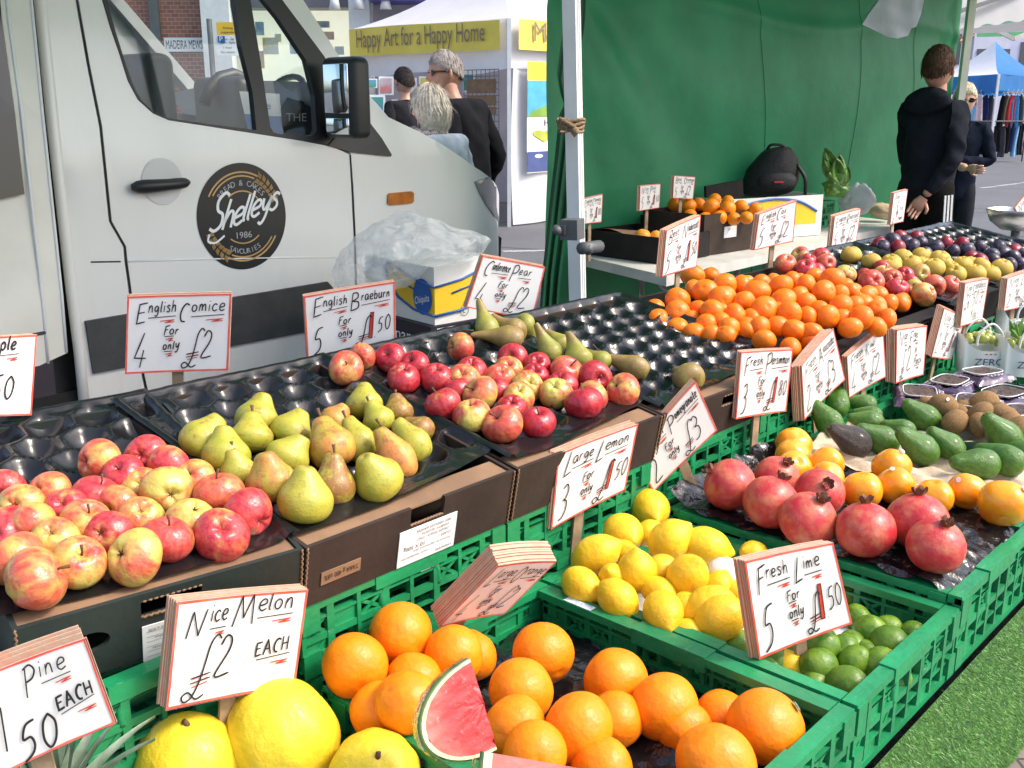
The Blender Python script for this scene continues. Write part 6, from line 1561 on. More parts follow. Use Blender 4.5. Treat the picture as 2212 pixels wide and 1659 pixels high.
def body(o,Hc,hr,face,fwd,J,jacket,trousers,hairm,style,skinm,glasses=False,jr=1.0,longjacket=0,hood=None,hands=(True,True),seed=1,palms=None):
    f=Vector((fwd[0],fwd[1],0)).normalized(); r=Vector((f.y,-f.x,0))
    X=lambda v:r*v[0]+f*v[1]+Vector((0,0,v[2]))
    sc=Hc.z/1.68
    base=Vector((Hc.x,Hc.y,0))
    j={k:X(Vector(v)*sc)+Vector((0,0,0)) for k,v in J.items()}
    pel,ch,nk=j['pelvis'],j['chest'],j['neck']
    hd=Vector((0,0,Hc.z-.02*sc)); 
    arms=[]
    mid=pel.lerp(ch,.5)
    chains=[[(pel,.10*sc),(mid,.10*sc),(ch,.11*sc),(nk,.058*sc),(hd,.055*sc)]]
    for s in 'lr': chains.append([(ch,.11*sc),(j['sh'+s],.052*sc),(j['el'+s],.042*sc),(j['wr'+s],.028*sc)])
    for s in 'lr': chains.append([(pel,.10*sc),(j['hip'+s],.08*sc),(j['kn'+s],.058*sc),(j['an'+s],.042*sc),(j['to'+s],.035*sc)])
    b=skin_mesh(chains,'body',skinm,2)
    T=head_mesh(b,hd,hr,face,0)
    for s,use in zip('lr',hands):
        if use:
            dv=(j['wr'+s]-j['el'+s]).normalized(); pv=(palms or {}).get(s,Vector((0,0,0))-r*(1 if s=='r' else -1)); hand(b,j['wr'+s],dv,pv,sc)
    b.build('body',skinm,o)
    # jacket and trousers: same joints, thicker
    hem=pel-Vector((0,0,.12*sc+longjacket))
    jc=[[(hem,.165*sc*jr),(pel,.165*sc*jr),(mid,.16*sc*jr),(ch,.165*sc*jr),(ch.lerp(nk,.55),.105*sc),(ch.lerp(nk,.92),.075*sc)]]
    for s in 'lr':
        jc.append([(ch,.165*sc*jr),(j['sh'+s],.082*sc*jr),(j['sh'+s].lerp(j['el'+s],.5),.066*sc*jr),(j['el'+s],.058*sc*jr),(j['el'+s].lerp(j['wr'+s],.92),.044*sc*jr)])
    jb=skin_mesh(jc,'jacket',jacket,3)
    jb.v=[tuple(Vector(v)+Vector((v[0]-ch.x+1e-4,v[1]-ch.y,.0)).normalized()*(.010*noise.noise(Vector((v[0]*9,v[1]*9,v[2]*5))+Vector((seed,0,0)))+.030*(.3-abs(noise.noise(Vector((v[0]*7+v[2]*4,v[1]*7,v[2]*11))))))) for v in jb.v]
    jo=jb.build('jacket',jacket,o)
    tc=[[(pel+Vector((0,0,.14*sc)),.135*sc),(pel,.145*sc)],[(pel,.145*sc),(j['hipl'],.105*sc),(j['knl'],.078*sc),(j['anl'],.066*sc)],[(pel,.145*sc),(j['hipr'],.105*sc),(j['knr'],.078*sc),(j['anr'],.066*sc)]]
    tb_=skin_mesh(tc,'trousers',trousers,2); tb_.v=[tuple(Vector(v)+Vector((1,1,0))*(.008*noise.noise(Vector(v)*11))) for v in tb_.v]
    to=tb_.build('trousers',trousers,o)
    sh=MB()
    for s in 'lr': rbox(sh,j['to'+s].lerp(j['an'+s],.45)-Vector((0,0,.02)),(.05,.05,.045),.03,lambda v:v); sh.tube([j['an'+s]-Vector((0,0,.03)),j['to'+s]],[.055,.045],10)
    sh.build('shoes' if False else 'footwear',M['dark_rubber'],o)
    if hairm: hair_mesh(T,None,style,hairm,o,seed)
    if glasses: sunglasses(T,o)
    return T,j,jo,to,X,sc
STD={'pelvis':(0,0,.97),'chest':(0,.0,1.33),'neck':(0,.0,1.50),'shl':(-.175,0,1.42),'shr':(.175,0,1.42),'ell':(-.25,-.03,1.13),'elr':(.25,-.03,1.13),'wrl':(-.24,.06,.89),'wrr':(.24,.06,.89),
     'hipl':(-.09,0,.88),'hipr':(.09,0,.88),'knl':(-.10,.02,.48),'knr':(.10,.02,.48),'anl':(-.11,-.02,.09),'anr':(.11,-.02,.09),'tol':(-.13,.13,.04),'tor':(.13,.13,.04)}
def S_(**k): d=dict(STD); d.update(k); return d
HAIR=lambda n,c,c2: mat(n,c,.7,.2,34,.8,90,c2=c2,spec=.15)
M['h_grey']=HAIR('hair_grey',(.42,.38,.35),(.26,.22,.20)); M['h_blond']=HAIR('hair_grey_blond',(.72,.65,.54),(.50,.43,.35)); M['h_brown']=HAIR('hair_dark_brown',(.045,.024,.014),(.09,.05,.028)); M['h_pale']=HAIR('hair_pale_blond',(.80,.72,.55),(.6,.5,.35)); M['h_black']=HAIR('hair_black',(.02,.017,.016),(.045,.035,.03)); M['h_mid']=HAIR('hair_brown',(.16,.09,.05),(.10,.05,.03))
blk=cloth('black_jacket',(.014,.014,.017)); nvy=cloth('navy_jacket',(.012,.016,.032)); chc=cloth('charcoal_hoodie',(.015,.017,.024)); pal=cloth('pale_blue_hoodie',(.40,.47,.54)); trk=cloth('black_trousers',(.010,.009,.009)); jean=cloth('grey_trousers',(.05,.05,.055)); flc=cloth('dark_fleece',(.022,.022,.026)); blu=cloth('blue_shirt',(.05,.12,.33))
# man in the charcoal hoodie, his back to us, hand behind his back
o,Hc=person('man seen from behind in charcoal hoodie and black striped track trousers','',None,0,0,0,0) if False else (None,None)
def mk(label,hx,hy,d): 
    P=atd(hx,hy,d); o=thing('person',label,'person',Vector((P.x,P.y,0))); return o,Vector((0,0,P.z))
o,Hc=mk('man seen from behind in charcoal hoodie and black track trousers with three white stripes',2027,143,6.3)
fw=(.30,.95)
fw=(.80,.60)
T,j,jo,to,X,sc=body(o,Hc,.116,(.62,.78,.02),fw,S_(shl=(-.165,0,1.42),shr=(.165,-.01,1.42),ell=(-.21,.09,1.13),wrl=(-.12,.22,1.0),elr=(.22,-.10,1.15),wrr=(.12,-.20,.93),chest=(.0,.0,1.32),neck=(.0,.02,1.51)),chc,trk,M['h_brown'],'short',M['skin_tan'],jr=.98,seed=3,palms={'r':Vector((-.3,-1,0))})
hb=MB(); hp=j['neck']+X(Vector((0,-.075,-.035)))
def hoodf(v,t,u):
    w_=X(Vector((v.x*.155,v.y*.085-.03*abs(v.x),v.z*.085-.05*v.y*v.y))); return w_*(1+.10*noise.noise(v*2.5)+.05*noise.noise(v*6))
hb.lathe([(math.sin(math.pi*i/16),math.cos(math.pi*i/16)) for i in range(17)],24,fn=hoodf,xf=lambda v:v+hp); hb.build('hood',chc,o)
st=MB()
for k in (-1,0,1):
    pts=[]
    for i in range(14):
        f_=i/13; p=j['hipr'].lerp(j['knr'],f_) if f_<1 else j['knr']
        pts.append(p+X(Vector((.100-.022*f_*0+.02*k*0+.012,-.012-.038*k-.03,.06))))
    st=MB()
    for i in range(13): st.bar(pts[i]+X(Vector((.0,-.03,0))),pts[i+1]+X(Vector((.0,-.03,0))),.012,.006,up=tuple(X(Vector((1,-.6,0)))))
    st.build('side_stripe',M['paper_label'],to)
# woman with sunglasses, smiling, arms folded
o,Hc=mk('smiling woman with pale short hair, sunglasses and navy jacket, arms folded',2084,212,8.3)
T,j,jo,to,X,sc=body(o,Hc,.112,(-.25,-.95,-.02),(-.45,-.9),S_(ell=(-.27,.05,1.14),elr=(.27,.05,1.14),wrl=(.10,.24,1.16),wrr=(-.10,.26,1.10)),nvy,cloth('navy_trousers',(.02,.022,.03)),M['h_pale'],'short',M['skin'],True,longjacket=.08,seed=5)
b=MB(); b.tube([T(Vector((x,.93-.5*x*x,-.56+.35*x*x))) for x in (-.24,-.12,0,.12,.24)],.008,6); b.build('smile',M['paper_label'],o)
b=skin_mesh([[(j['elr'].lerp(j['wrr'],.35),.052*sc),(j['wrr'],.036*sc)],],'forearm',M['skin'],2); b.build('forearm',M['skin'],o)
# tall man with sunglasses, walking to the left
o,Hc=mk('tall man with cropped grey hair, sunglasses and black jacket, walking left',962,150,6.75)
T,j,jo,to,X,sc=body(o,Hc,.122,(-.93,-.36,-.08),(-.80,.45),{k:((v[0],v[1]-(.0 if k=='neck' else .13),v[2]) if not k=='neck' else (0,-.05,1.49)) for k,v in S_(ell=(-.27,-.10,1.13),wrl=(-.26,-.02,.88),elr=(.27,-.10,1.12),wrr=(.24,.02,.88),knl=(-.1,.14,.5),anl=(-.11,.12,.09),tol=(-.13,.27,.04)).items()},blk,jean,M['h_grey'],'crop',M['skin_tan'],True,jr=1.16,longjacket=.10,seed=8)
b=MB(); b.lathe([(0,.16),(.05,.16),(.085,.10),(.11,.0),(.0,-.02)],16,xf=lambda v:j['neck']+X(Vector((v.x*.9,v.y*.9+.055,v.z-.13)))); b.build('tee_shirt',cloth('plum_tee_shirt',(.075,.045,.06)),o)
# woman with grey-blond bob and pale hoodie
o,Hc=mk('woman with a grey blond bob and pale blue hooded top, beside the tall man',928,226,6.1)
T,j,jo,to,X,sc=body(o,Hc,.112,(-.90,.42,-.05),(-.85,.5),{k:(v if k=='neck' else (v[0],v[1]-.11,v[2])) for k,v in S_().items()},pal,jean,M['h_blond'],'bob',M['skin'],jr=1.05,seed=11)
hb=MB(); hp=j['neck']+X(Vector((0,-.06,-.06)))
hb.tube([hp+X(Vector((math.sin(a)*.145,(1-math.cos(a))*.09-.05,-.03-.07*math.cos(a)))) for a in [(-1+i/8)*2.1 for i in range(17)]],[.03]+[.05]*15+[.03],10); hb.build('hood',pal,o)
b=MB(); b.tube([j['neck']+X(Vector((.10*math.cos(a),.085*math.sin(a)+.02,-.01+.012*math.sin(3*a)))) for a in [i*math.pi/8 for i in range(16)]],.040,8,closed=True); b.build('scarf',mat('spotted_scarf',(.03,.022,.025),.8,.3,60,.4,80,c2=(.5,.42,.42)),o)
# man in dark fleece looking at the pictures
o,Hc=mk('man with short dark hair and dark fleece, looking into the art stall',872,172,10.0)
T,j,jo,to,X,sc=body(o,Hc,.118,(-.65,.75,-.05),(-.75,.65),S_(),flc,jean,M['h_black'],'crop',M['skin'],jr=1.05,seed=13)
# man in blue shirt beyond the van
o,Hc=mk('man with brown hair and blue shirt by the shop window, seen through the van',706,195,10.5)
T,j,jo,to,X,sc=body(o,Hc,.118,(.75,-.6,-.1),(.8,-.5),S_(),blu,jean,M['h_mid'],'crop',M['skin'],seed=17)
# ================================================================== ground, tents, shops
def lin(h): 
    return tuple(((int(h[i:i+2],16)/255+.055)/1.055)**2.4 if int(h[i:i+2],16)>10 else int(h[i:i+2],16)/3295 for i in (0,2,4))
am,at_,ab=nt('asphalt'); v_=coords(at_,rand=False)
c_=mixc(at_,ramp(at_,noi(at_,v_,.5,5,.65),.3,.7),(.105,.106,.115),(.075,.075,.082)); c_=mixc(at_,ramp(at_,noi(at_,v_,140,2),.45,.75),c_,(.19,.19,.20))
cr_=N(at_,'ShaderNodeTexVoronoi'); cr_.feature='DISTANCE_TO_EDGE'; cr_.inputs['Scale'].default_value=.35; at_.links.new(v_,cr_.inputs['Vector'])
c_=mixc(at_,ramp(at_,cr_.outputs['Distance'],.012,.003),c_,(.045,.045,.048)); at_.links.new(c_,ab.inputs['Base Color']); ab.inputs['Roughness'].default_value=.85; bump(at_,ab,noi(at_,v_,160,3),.5,.01)
g_=MB().grid(lambda u,v:Vector((-90+180*u,-20+160*v,0)),8,8).build('ground',am); g_['kind']='structure'
def mark(pts,w,nm,m):
    b=MB()
    for a,c in zip(pts,pts[1:]):
        A=atz(*a,.004); C=atz(*c,.004); b.bar(A,C,w,.002,up=(0,0,1))
    o=b.build(nm,m); o['kind']='structure'
M['road_paint']=mat('worn_road_paint',(.50,.50,.50),.8,.3,18,.2,60)
mark([(1086,543),(1180,541)],.11,'road_marking',M['road_paint']); mark([(2118,406),(2150,403)],.09,'road_marking',M['road_paint']); mark([(2152,402),(2202,396)],.09,'road_marking',M['road_paint']); mark([(2206,395),(2230,392)],.09,'road_marking',M['road_paint'])
pm2,pt,pb=nt('pavers'); v_=coords(pt,rand=False); br=N(pt,'ShaderNodeTexBrick'); br.inputs['Scale'].default_value=5; br.inputs['Color1'].default_value=(.16,.13,.12,1); br.inputs['Color2'].default_value=(.22,.18,.16,1); br.inputs['Mortar'].default_value=(.05,.05,.05,1); pt.links.new(v_,br.inputs['Vector']); pt.links.new(br.outputs[0],pb.inputs['Base Color']); pb.inputs['Roughness'].default_value=.85; bump(pt,pb,br.outputs['Fac'],-.6,.01)
b=MB(); b.add([W(-3,.55,.005),W(-3,-4,.005),W(9,-4,.005),W(9,.55,.005)],[(0,1,2,3)]); o=b.build('pavement',pm2); o['kind']='structure'
# ---- art stall: white tent with yellow banners
M['tent']=fabric('white_tent',(.80,.80,.82),.35,.6,3,.03,.15,7); M['banner']=mat('yellow_banner',(.86,.66,.10),.6,.06,3); M['btxt']=mat('banner_lettering',(.22,.17,.12),.6,.05,5)
TD=13.2; cA=atd(1100,440,TD); cA.z=0
tz=lambda y,d=TD: atd(1100,y,d).z
# near corner at cA; left side runs back along dirA, right side along dirB
d2=atd(772,62,15.0); c0=atd(1098,48,TD)
dirA=Vector((d2.x-c0.x,d2.y-c0.y,0)); LA=dirA.length; dirA.normalize()
dirB=Vector((-dirA.y,dirA.x,0)); dirB=dirB if dirB.x>0 else -dirB; LB=3.2
tent=thing('market_tent','white market tent with yellow banners selling bright pictures','tent',cA); tl=cA.copy()
Q=lambda a,b_,z: cA+dirA*a+dirB*b_+Vector((0,0,z))-tl
zb1=tz(48); zb0=tz(110); zv=tz(150)
b=MB(); ap=Q(LA/2,LB/2,zb1+1.15)
def roof_pt(p,q,u,v): 
    e=p.lerp(q,u); r_=e.lerp(ap,v); r_.z-=.16*math.sin(math.pi*v)*1.0; return r_
cs=[Q(0,0,zb1),Q(LA,0,zb1),Q(LA,LB,zb1),Q(0,LB,zb1)]
for i in range(4): b.grid(lambda u,v:roof_pt(cs[i],cs[(i+1)%4],u,v),10,10)
b.build('roof',M['tent'],tent)
b=MB()
b.grid(lambda u,v:Q(LA*u,-.01-.02*math.sin(u*20),zb1-(zb1-zv)*v*(1+.06*math.sin(u*9)))+Vector((0,0,-.05*math.sin(math.pi*u)*v)),40,4)
b.grid(lambda u,v:Q(-.01,LB*u,zb1-(zb1-zv)*v),30,4); b.build('valance',M['tent'],tent)
def banner(f,L,txt,w,x0):
    b=MB(); b.grid(lambda u,v:f(.06+(L-.12)*u,zb1-.01-(zb1-zb0)*v+.012*math.sin(u*5)*(1-v),.11+.012*noise.noise(Vector((u*6,v*2,1)))),30,4); o=b.build('banner',M['banner'],tent)
    t_=MB(); put_text(t_,txt,lambda x,y:f(x,y,.135),x0,zb0+.10,w,.235,0,False); t_.build('lettering',M['btxt'],o)
banner(lambda s,z,t:Q(LA-s,-t,z),LA,'Happy Art for a Happy Home',LA*.82,LA*.08)
banner(lambda s,z,t:Q(-t,s,z),LB,'Moorwater Art',2.4,.33)
for a,c in ((0,0),(LA,0),(0,LB),(LA,LB)): b=MB(); b.bar(Q(a,c,0),Q(a,c,zb1),.05,.05); b.build('leg',M['alu'],tent)
b=MB(); b.grid(lambda u,v:Q(-.02+.04*math.sin(u*14+v*3),.06+(LB-.1)*u,zv*(1-v)+.02),40,16); b.grid(lambda u,v:Q(LA*u,LB-.02+.03*math.sin(u*14),zv*(1-v)+.02),20,6); b.build('side_wall',M['tent'],tent)
# printed poster on the right wall (plain flat print: band, hill with a round tree in a tub, small panels)
def Pq(s,z,t=.09): return Q(-t,s,z)
zz=lambda y: tz(y)
po=MB(); s0,s1=.25,2.2
po.add([Pq(s0,zz(135)),Pq(s1,zz(135)),Pq(s1,zz(375)),Pq(s0,zz(375))],[(3,2,1,0)]); po=po.build('poster',M['paper_label'],tent)
def pane(nm,pts,c,t=.094,par=None):
    b=MB(); b.add([Pq(s0+x*(s1-s0),zz(y),t) for x,y in pts],[tuple(range(len(pts)))]); return b.build(nm,mat(nm+'_print',c,.6,.12,5),par or po)
pane('yellow_band',[(0,135),(1,135),(1,175),(0,175)],(.80,.66,.06)); pane('sky_print',[(0,175),(1,175),(1,252),(0,252)],(.08,.40,.60))
pane('hill_print',[(0,252),(.05,240),(.2,228),(.4,222),(.6,226),(.8,238),(1,252)],(.20,.38,.05),.097); pane('tub_print',[(.33,205),(.62,205),(.58,226),(.36,226)],(.35,.36,.40),.099)
pane('tree_print',[(.28,205),(.25,198),(.32,188),(.44,183),(.58,185),(.68,193),(.72,203),(.66,207)],(.06,.20,.05),.1)
pane('heart_print',[(.18,308),(.06,292),(.06,284),(.12,281),(.18,285),(.24,280),(.30,283),(.30,292)],(.45,.50,.06),.099)
pane('picture',[(0,328),(.26,328),(.26,372),(0,372)],(.06,.09,.25),.099); pane('picture',[(.32,328),(.95,328),(.95,372),(.32,372)],(.62,.34,.05),.099); pane('moon_print',[(.12+.045*math.cos(i*.7854),338+4.5*math.sin(i*.7854)) for i in range(8)],(.75,.78,.8),.102)
t_=MB(); put_text(t_,'Happy Art for',lambda x,y:Pq(x,y,.1),s0+.35,zz(272),1.2,.09,0,False); put_text(t_,'Moorwater',lambda x,y:Pq(x,y,.1),s0+.9,zz(163),.9,.12,0,False); t_.build('lettering',M['btxt'],po)
# pictures and a wire rack inside the open front
bk=MB(); bk.add([Q(0,LB-.1,.3),Q(LA,LB-.1,.3),Q(LA,LB-.1,zv),Q(0,LB-.1,zv)],[(0,1,2,3)]); bk.build('back_cloth',M['tent'],tent)
rk_=MB()
wz0,wz1=tz(330),tz(152)
for i in range(9): rk_.tube([Q(.12+.075*i,-.06,wz0),Q(.12+.075*i,-.06,wz1)],.005,5)
for i in range(14): rk_.tube([Q(.12,-.06,wz0+(wz1-wz0)*i/13),Q(.72,-.06,wz0+(wz1-wz0)*i/13)],.005,5)
rk_=rk_.build('wire_rack',M['grey_plastic'],tent)
b=MB()
for y0,y1 in ((172,202),(207,228),(231,246)): b.add([Q(.15,-.075,tz(y0)),Q(.66,-.075,tz(y0)),Q(.66,-.075,tz(y1)),Q(.15,-.075,tz(y1))],[(0,1,2,3)])
b.build('print_sheet',M['kraft'],rk_)
prc=[(.10,.30,.55),(.45,.48,.5),(.75,.42,.06),(.06,.28,.12),(.5,.1,.08),(.7,.7,.66),(.05,.2,.45),(.6,.55,.1)]
k=0
for x0,x1,y0,y1 in [(795,815,170,190),(818,850,165,205),(868,900,168,200),(794,832,205,248),(846,872,215,235),(848,890,238,290),(800,835,255,290),(905,935,165,195),(1000,1025,150,200)]:
    P=[atd(x,y,13.6) for x,y in ((x0,y0),(x1,y0),(x1,y1),(x0,y1))]; c_=sum(P,Vector())/4; o=thing('picture',['small blue seascape picture','framed picture with grey trees','orange sunset picture','framed blue lake picture','little red picture','large blue picture leaning low','pale framed picture','yellow picture near the man in glasses','narrow pale print by the wire rack'][k]+' in the art stall','picture',c_,group='pictures in the art stall')
    b=MB(); b.add([p-c_ for p in P]+[p-c_+Vector((0,.03,0)) for p in P],[(3,2,1,0),(4,5,6,7),(0,1,5,4),(1,2,6,5),(2,3,7,6),(3,0,4,7)]); b.build('frame',M['paper_label'],o)
    b=MB(); b.add([(p-c_)*.78+Vector((0,-.012,0)) for p in P],[(3,2,1,0)]); b.build('print',mat('print_a',prc[k%8],.6,.35,3,c2=prc[(k+3)%8]),o); k+=1
# ---- shops and the brick building across the street
def wallq(d,pts): return [atd(x,y,d) for x,y in pts]
M['brick']=None
bm_,bt,bb_=nt('brick_wall'); v_=coords(bt,rand=False); mp=N(bt,'ShaderNodeMapping'); mp.inputs['Rotation'].default_value=(R(90),0,0); bt.links.new(v_,mp.inputs[0]); br=N(bt,'ShaderNodeTexBrick'); br.inputs['Scale'].default_value=4.2; br.inputs['Color1'].default_value=(.34,.13,.09,1); br.inputs['Color2'].default_value=(.26,.09,.065,1); br.inputs['Mortar'].default_value=(.42,.36,.32,1); br.inputs['Mortar Size'].default_value=.012
bt.links.new(mp.outputs[0],br.inputs['Vector']); bt.links.new(br.outputs[0],bb_.inputs['Base Color']); bb_.inputs['Roughness'].default_value=.85
SD=17.0
def X_(x): return (x-CX)/FL*SD
YS=SD*math.cos(PT)*1.0+.35
def Zs(y): r=ray(600,y); return CH+r.z*(YS/r.y)
def Xs(x,y=150): r=ray(x,y); return r.x*(YS/r.y)
bd_=thing('brick_building','red brick building with a street name plate, seen through the van window','building',Vector((Xs(330),YS,0)))
def part(par,nm,x0,x1,z0,z1,y0,y1,m):
    L=par.location; b=MB().box((x0-L.x,y0-L.y,z0),(x1-L.x,y1-L.y,z1)); return b.build(nm,m,par)
part(bd_,'wall',Xs(-400),Xs(452),0,8,YS,YS+3,bm_); part(bd_,'downpipe',Xs(338),Xs(356),0,8,YS-.12,YS-.02,M['grey_plastic'])
sg=part(bd_,'name_plate',Xs(362),Xs(448),Zs(112),Zs(82),YS-.06,YS-.02,M['paper_label']); b=MB(); put_text(b,'MADEIRA MEWS',lambda x,y:Vector((x,YS-.065-bd_.location.y,y)),(Xs(405)-bd_.location.x),Zs(106),Xs(444)-Xs(366),.13); b.build('lettering',M['ink'],sg)
sp_=thing('shop_building','white shopfront with posters in its lit window behind the van','building',Vector((Xs(620),YS,0)))
part(sp_,'column',Xs(452),Xs(512),0,8,YS-.25,YS+1,M['white_plastic']); part(sp_,'column',Xs(762),Xs(806),0,8,YS-.2,YS+1,M['white_plastic'])
part(sp_,'wall',Xs(806.5),Xs(1160),0,8,YS+.2,YS+1,mat('lilac_render',(.38,.37,.43),.7,.05,3))
part(sp_,'fascia',Xs(512.5),Xs(761.5),Zs(18),Zs(-200),YS-.15,YS+1,mat('shop_fascia',(.13,.13,.15),.5,.08,5)); part(sp_,'fascia_board',Xs(812),Xs(1000),Zs(9),Zs(-120),YS-.6,YS+.1,mat('purple_awning',(.09,.09,.36),.6,.05,5))
gm=mat('lit_shop_interior',(.62,.55,.38),.7,.3,1.5,c2=(.75,.72,.62)); gm.node_tree.nodes['Principled BSDF'].inputs['Emission Color'].default_value=(1,.93,.75,1); gm.node_tree.nodes['Principled BSDF'].inputs['Emission Strength'].default_value=.35
part(sp_,'back_room',Xs(512.5),Xs(761.5),0,Zs(18.5),YS+.35,YS+.9,gm)
wn_=part(sp_,'shop_window',Xs(512.5),Xs(761.5),.4,Zs(19),YS+.02,YS+.04,M['glass'])
q=random.Random(5)
cl=[(.75,.60,.20),(.65,.10,.08),(.80,.78,.72),(.10,.30,.55),(.78,.70,.12),(.70,.35,.45),(.80,.55,.12),(.82,.8,.76)]
for i in range(26):
    x=q.uniform(518,745); y=q.uniform(30,260); wd=q.uniform(12,34); ht=q.uniform(14,40)
    b=MB(); L=sp_.location; b.box((Xs(x)-L.x,YS+.12+.006*i-L.y,Zs(y+ht)),(Xs(min(x+wd,760))-L.x,YS+.124+.006*i-L.y,Zs(y))); b.build('poster',mat('poster_%d'%(i%8),cl[i%8],.6,.25,4,c2=cl[(i*3+1)%8]),sp_)
for x in (740,790,845):
    b=MB(); L=sp_.location; b.tube([Vector((Xs(x)-L.x,-.2,Zs(2))),Vector((Xs(x)-L.x,-.5,Zs(8)))],.03,8); b.lathe([(0,.1),(.05,.1),(.09,-.1),(0,-.1)],12,xf=lambda v:v+Vector((Xs(x)-L.x,-.5,Zs(12)))); b.build('spot_lamp',M['white_plastic'],sp_)
# parking sign on its pole
ps=thing('parking_sign','yellow and white parking sign on a grey pole beside the white column','road sign',Vector((Xs(492),YS-.9,0))); kx=(YS-.9)/YS
f=lambda x,y,t=0: (lambda P:Vector((P.x-ps.location.x,-t,P.z)))(O+ray(x,y)*((YS-.9)/ray(x,y).y))
MB().tube([Vector((0,.06,0)),Vector((0,.06,f(492,40).z))],.04,10).build('pole',M['grey_plastic'],ps)
def plate(nm,x0,x1,y0,y1,m,t=0): b=MB(); p,q_=f(x0,y1),f(x1,y0); b.box((p.x,-.012-t,p.z),(q_.x,.0-t,q_.z)); return b.build(nm,m,ps)
y_=plate('yellow_plate',469,516,48,76,mat('sign_yellow',(.80,.50,.03),.5,.03,5)); w__=plate('white_plate',469,516,76.5,120,M['paper_label'])
p_=plate('parking_symbol',472,486,78,92,M['bblue'],.013); b=MB(); put_text(b,'P',lambda x,y:f(479,90,.028)+Vector((x,0,y)),0,0,None,.075); b.build('lettering',M['paper_label'],p_)
b=MB(); 
for y,s_ in ((60,'Parking'),(69,'suspended'),(84,'   Mon - Sat'),(91,'   8am - 6pm'),(102,'1 hour'),(112,'No return')): put_text(b,s_,lambda x,yy:f(493,y+3,.016)+Vector((x,0,yy)),0,0,None,.035)
b.build('lettering',M['ink'],w__)
# ---- right background: blue and white tents, clothes on rails, pale houses
M['blue_tent']=fabric('blue_tent',(.02,.22,.58),.4,.5,2,.08,.2,5)
def stall_tent(label,x0,xm,x1,yt,ye,yv,d0,dm,d1,cols,yb=341):
    """corner tent: near leg at xm"""
    P0,Pm,P1=atd(x0,ye,d0),atd(xm,ye,dm),atd(x1,ye,d1); o=thing('market_tent',label,'tent',Vector((Pm.x,Pm.y,0)),group='blue tents across the road'); L=o.location
    zE=Pm.z; P0.z=P1.z=zE; P3=P0+P1-Pm; ap_=(P0+P1)/2; ap_.z=zE+ (atd(xm,yt,dm+1).z-zE)
    zV=atd(xm,yv,dm).z
    cs=[Pm,P0,P3,P1]
    for i in range(4):
        a,c=cs[i],cs[(i+1)%4]; n_=1
        b=MB()
        for k in range(n_):
            b.grid(lambda u,v:a.lerp(c,(k+u)/n_).lerp(ap_,v)-L-Vector((0,0,.25*math.sin(math.pi*v))),4,8,1 if i==0 else 0)
        b.build('roof_panel',cols,o); b=MB()
        b.grid(lambda u,v:a.lerp(c,u)-L+Vector((0,0,(zV-zE)*v*(1+.1*math.sin(u*12))))+Vector((.03*math.sin(u*20),0,0)),16,3,0); b.build('valance',cols[0],o)
        b=MB(); b.bar(Vector((a.x,a.y,0))-L,a-L,.06,.06); b.build('leg',M['alu'],o)
    return o,cs
T1,cs1=stall_tent('blue and white market tent with clothes hanging under it',1985,2158,2300,72,160,198,33,28,33,[M['blue_tent'],M['tent']])
T2,cs2=stall_tent('second blue and white tent at the right edge behind the first',2190,2290,2420,85,150,190,42,38,42,[M['blue_tent'],M['tent']])
q=random.Random(9)
gc=[('blue',(.06,.28,.55)),('pink',(.75,.55,.58)),('black',(.015,.015,.018)),('dark grey',(.06,.06,.07)),('red',(.45,.04,.05)),('purple',(.16,.08,.35)),('white',(.75,.75,.75)),('navy',(.02,.03,.09)),('light blue',(.25,.48,.70)),('brown',(.12,.08,.06))]
M_g=[cloth('garment_'+n.replace(' ','_'),c,8) for n,c in gc]
def garment(x,d,ytop,h,wd,ci,i,where):
    P=atd(x,ytop,d); o=thing('garment',f'{gc[ci][0]} garment hanging {where}','garment',P,group='garments on the rails of the tents')
    b=MB()
    def fn(u,v):
        a=u*2*math.pi; w_=wd*(.35+.65*min(1,v*5))*(1+.12*v); return Vector((math.cos(a)*w_*.5+.02*math.sin(v*4+i),math.sin(a)*.07*(1+.5*math.sin(3*a+i)),-h*v+.06*abs(math.cos(a))*(-1 if v<.1 else 0)))
    b.grid(fn,20,10); b.build('cloth',M_g[ci],o)
    b=MB(); b.tube([Vector((-wd*.3,0,-.03)),Vector((0,0,.06)),Vector((wd*.3,0,-.03))],.008,5); b.tube([Vector((0,0,.06)),Vector((.01,0,.12)),Vector((.03,0,.13))],.006,5); b.build('hanger',M['paper_label'],o)
seq=[(2063,1),(2077,6),(2090,5),(2104,8),(2118,1),(2131,7),(2142,3),(2168,2),(2176,9),(2188,4),(2197,0),(2206,3),(2216,6)]
cnt={}
for i,(x,ci) in enumerate(seq):
    garment(x,28.8,204,q.uniform(.75,1.05),q.uniform(.17,.24),ci,i,f'on the top rail, {ordn(i+1)} from the left')
for i,x in enumerate(range(2058,2216,10)):
    ci=q.choice([2,2,3,7,9,2,6,4,8]); garment(x,29.0,268+q.uniform(-6,6),q.uniform(.7,.95),q.uniform(.15,.2),ci,i,f'on the lower rail, {ordn(i+1)} from the left')
rl=thing('clothes_rail','long dark clothes rail under the blue tent','rail',atd(2135,330,29.0)); L=rl.location
for y in (200,262): MB().tube([atd(2040,y,28.9)-L,atd(2230,y,28.9)-L],.02,6).build('rail_bar',M['grey_plastic'],rl)
for x in (2046,2226): 
    p=atd(x,200,28.9)-L; MB().tube([p,Vector((p.x,p.y,-L.z))],.02,6).build('upright',M['grey_plastic'],rl)
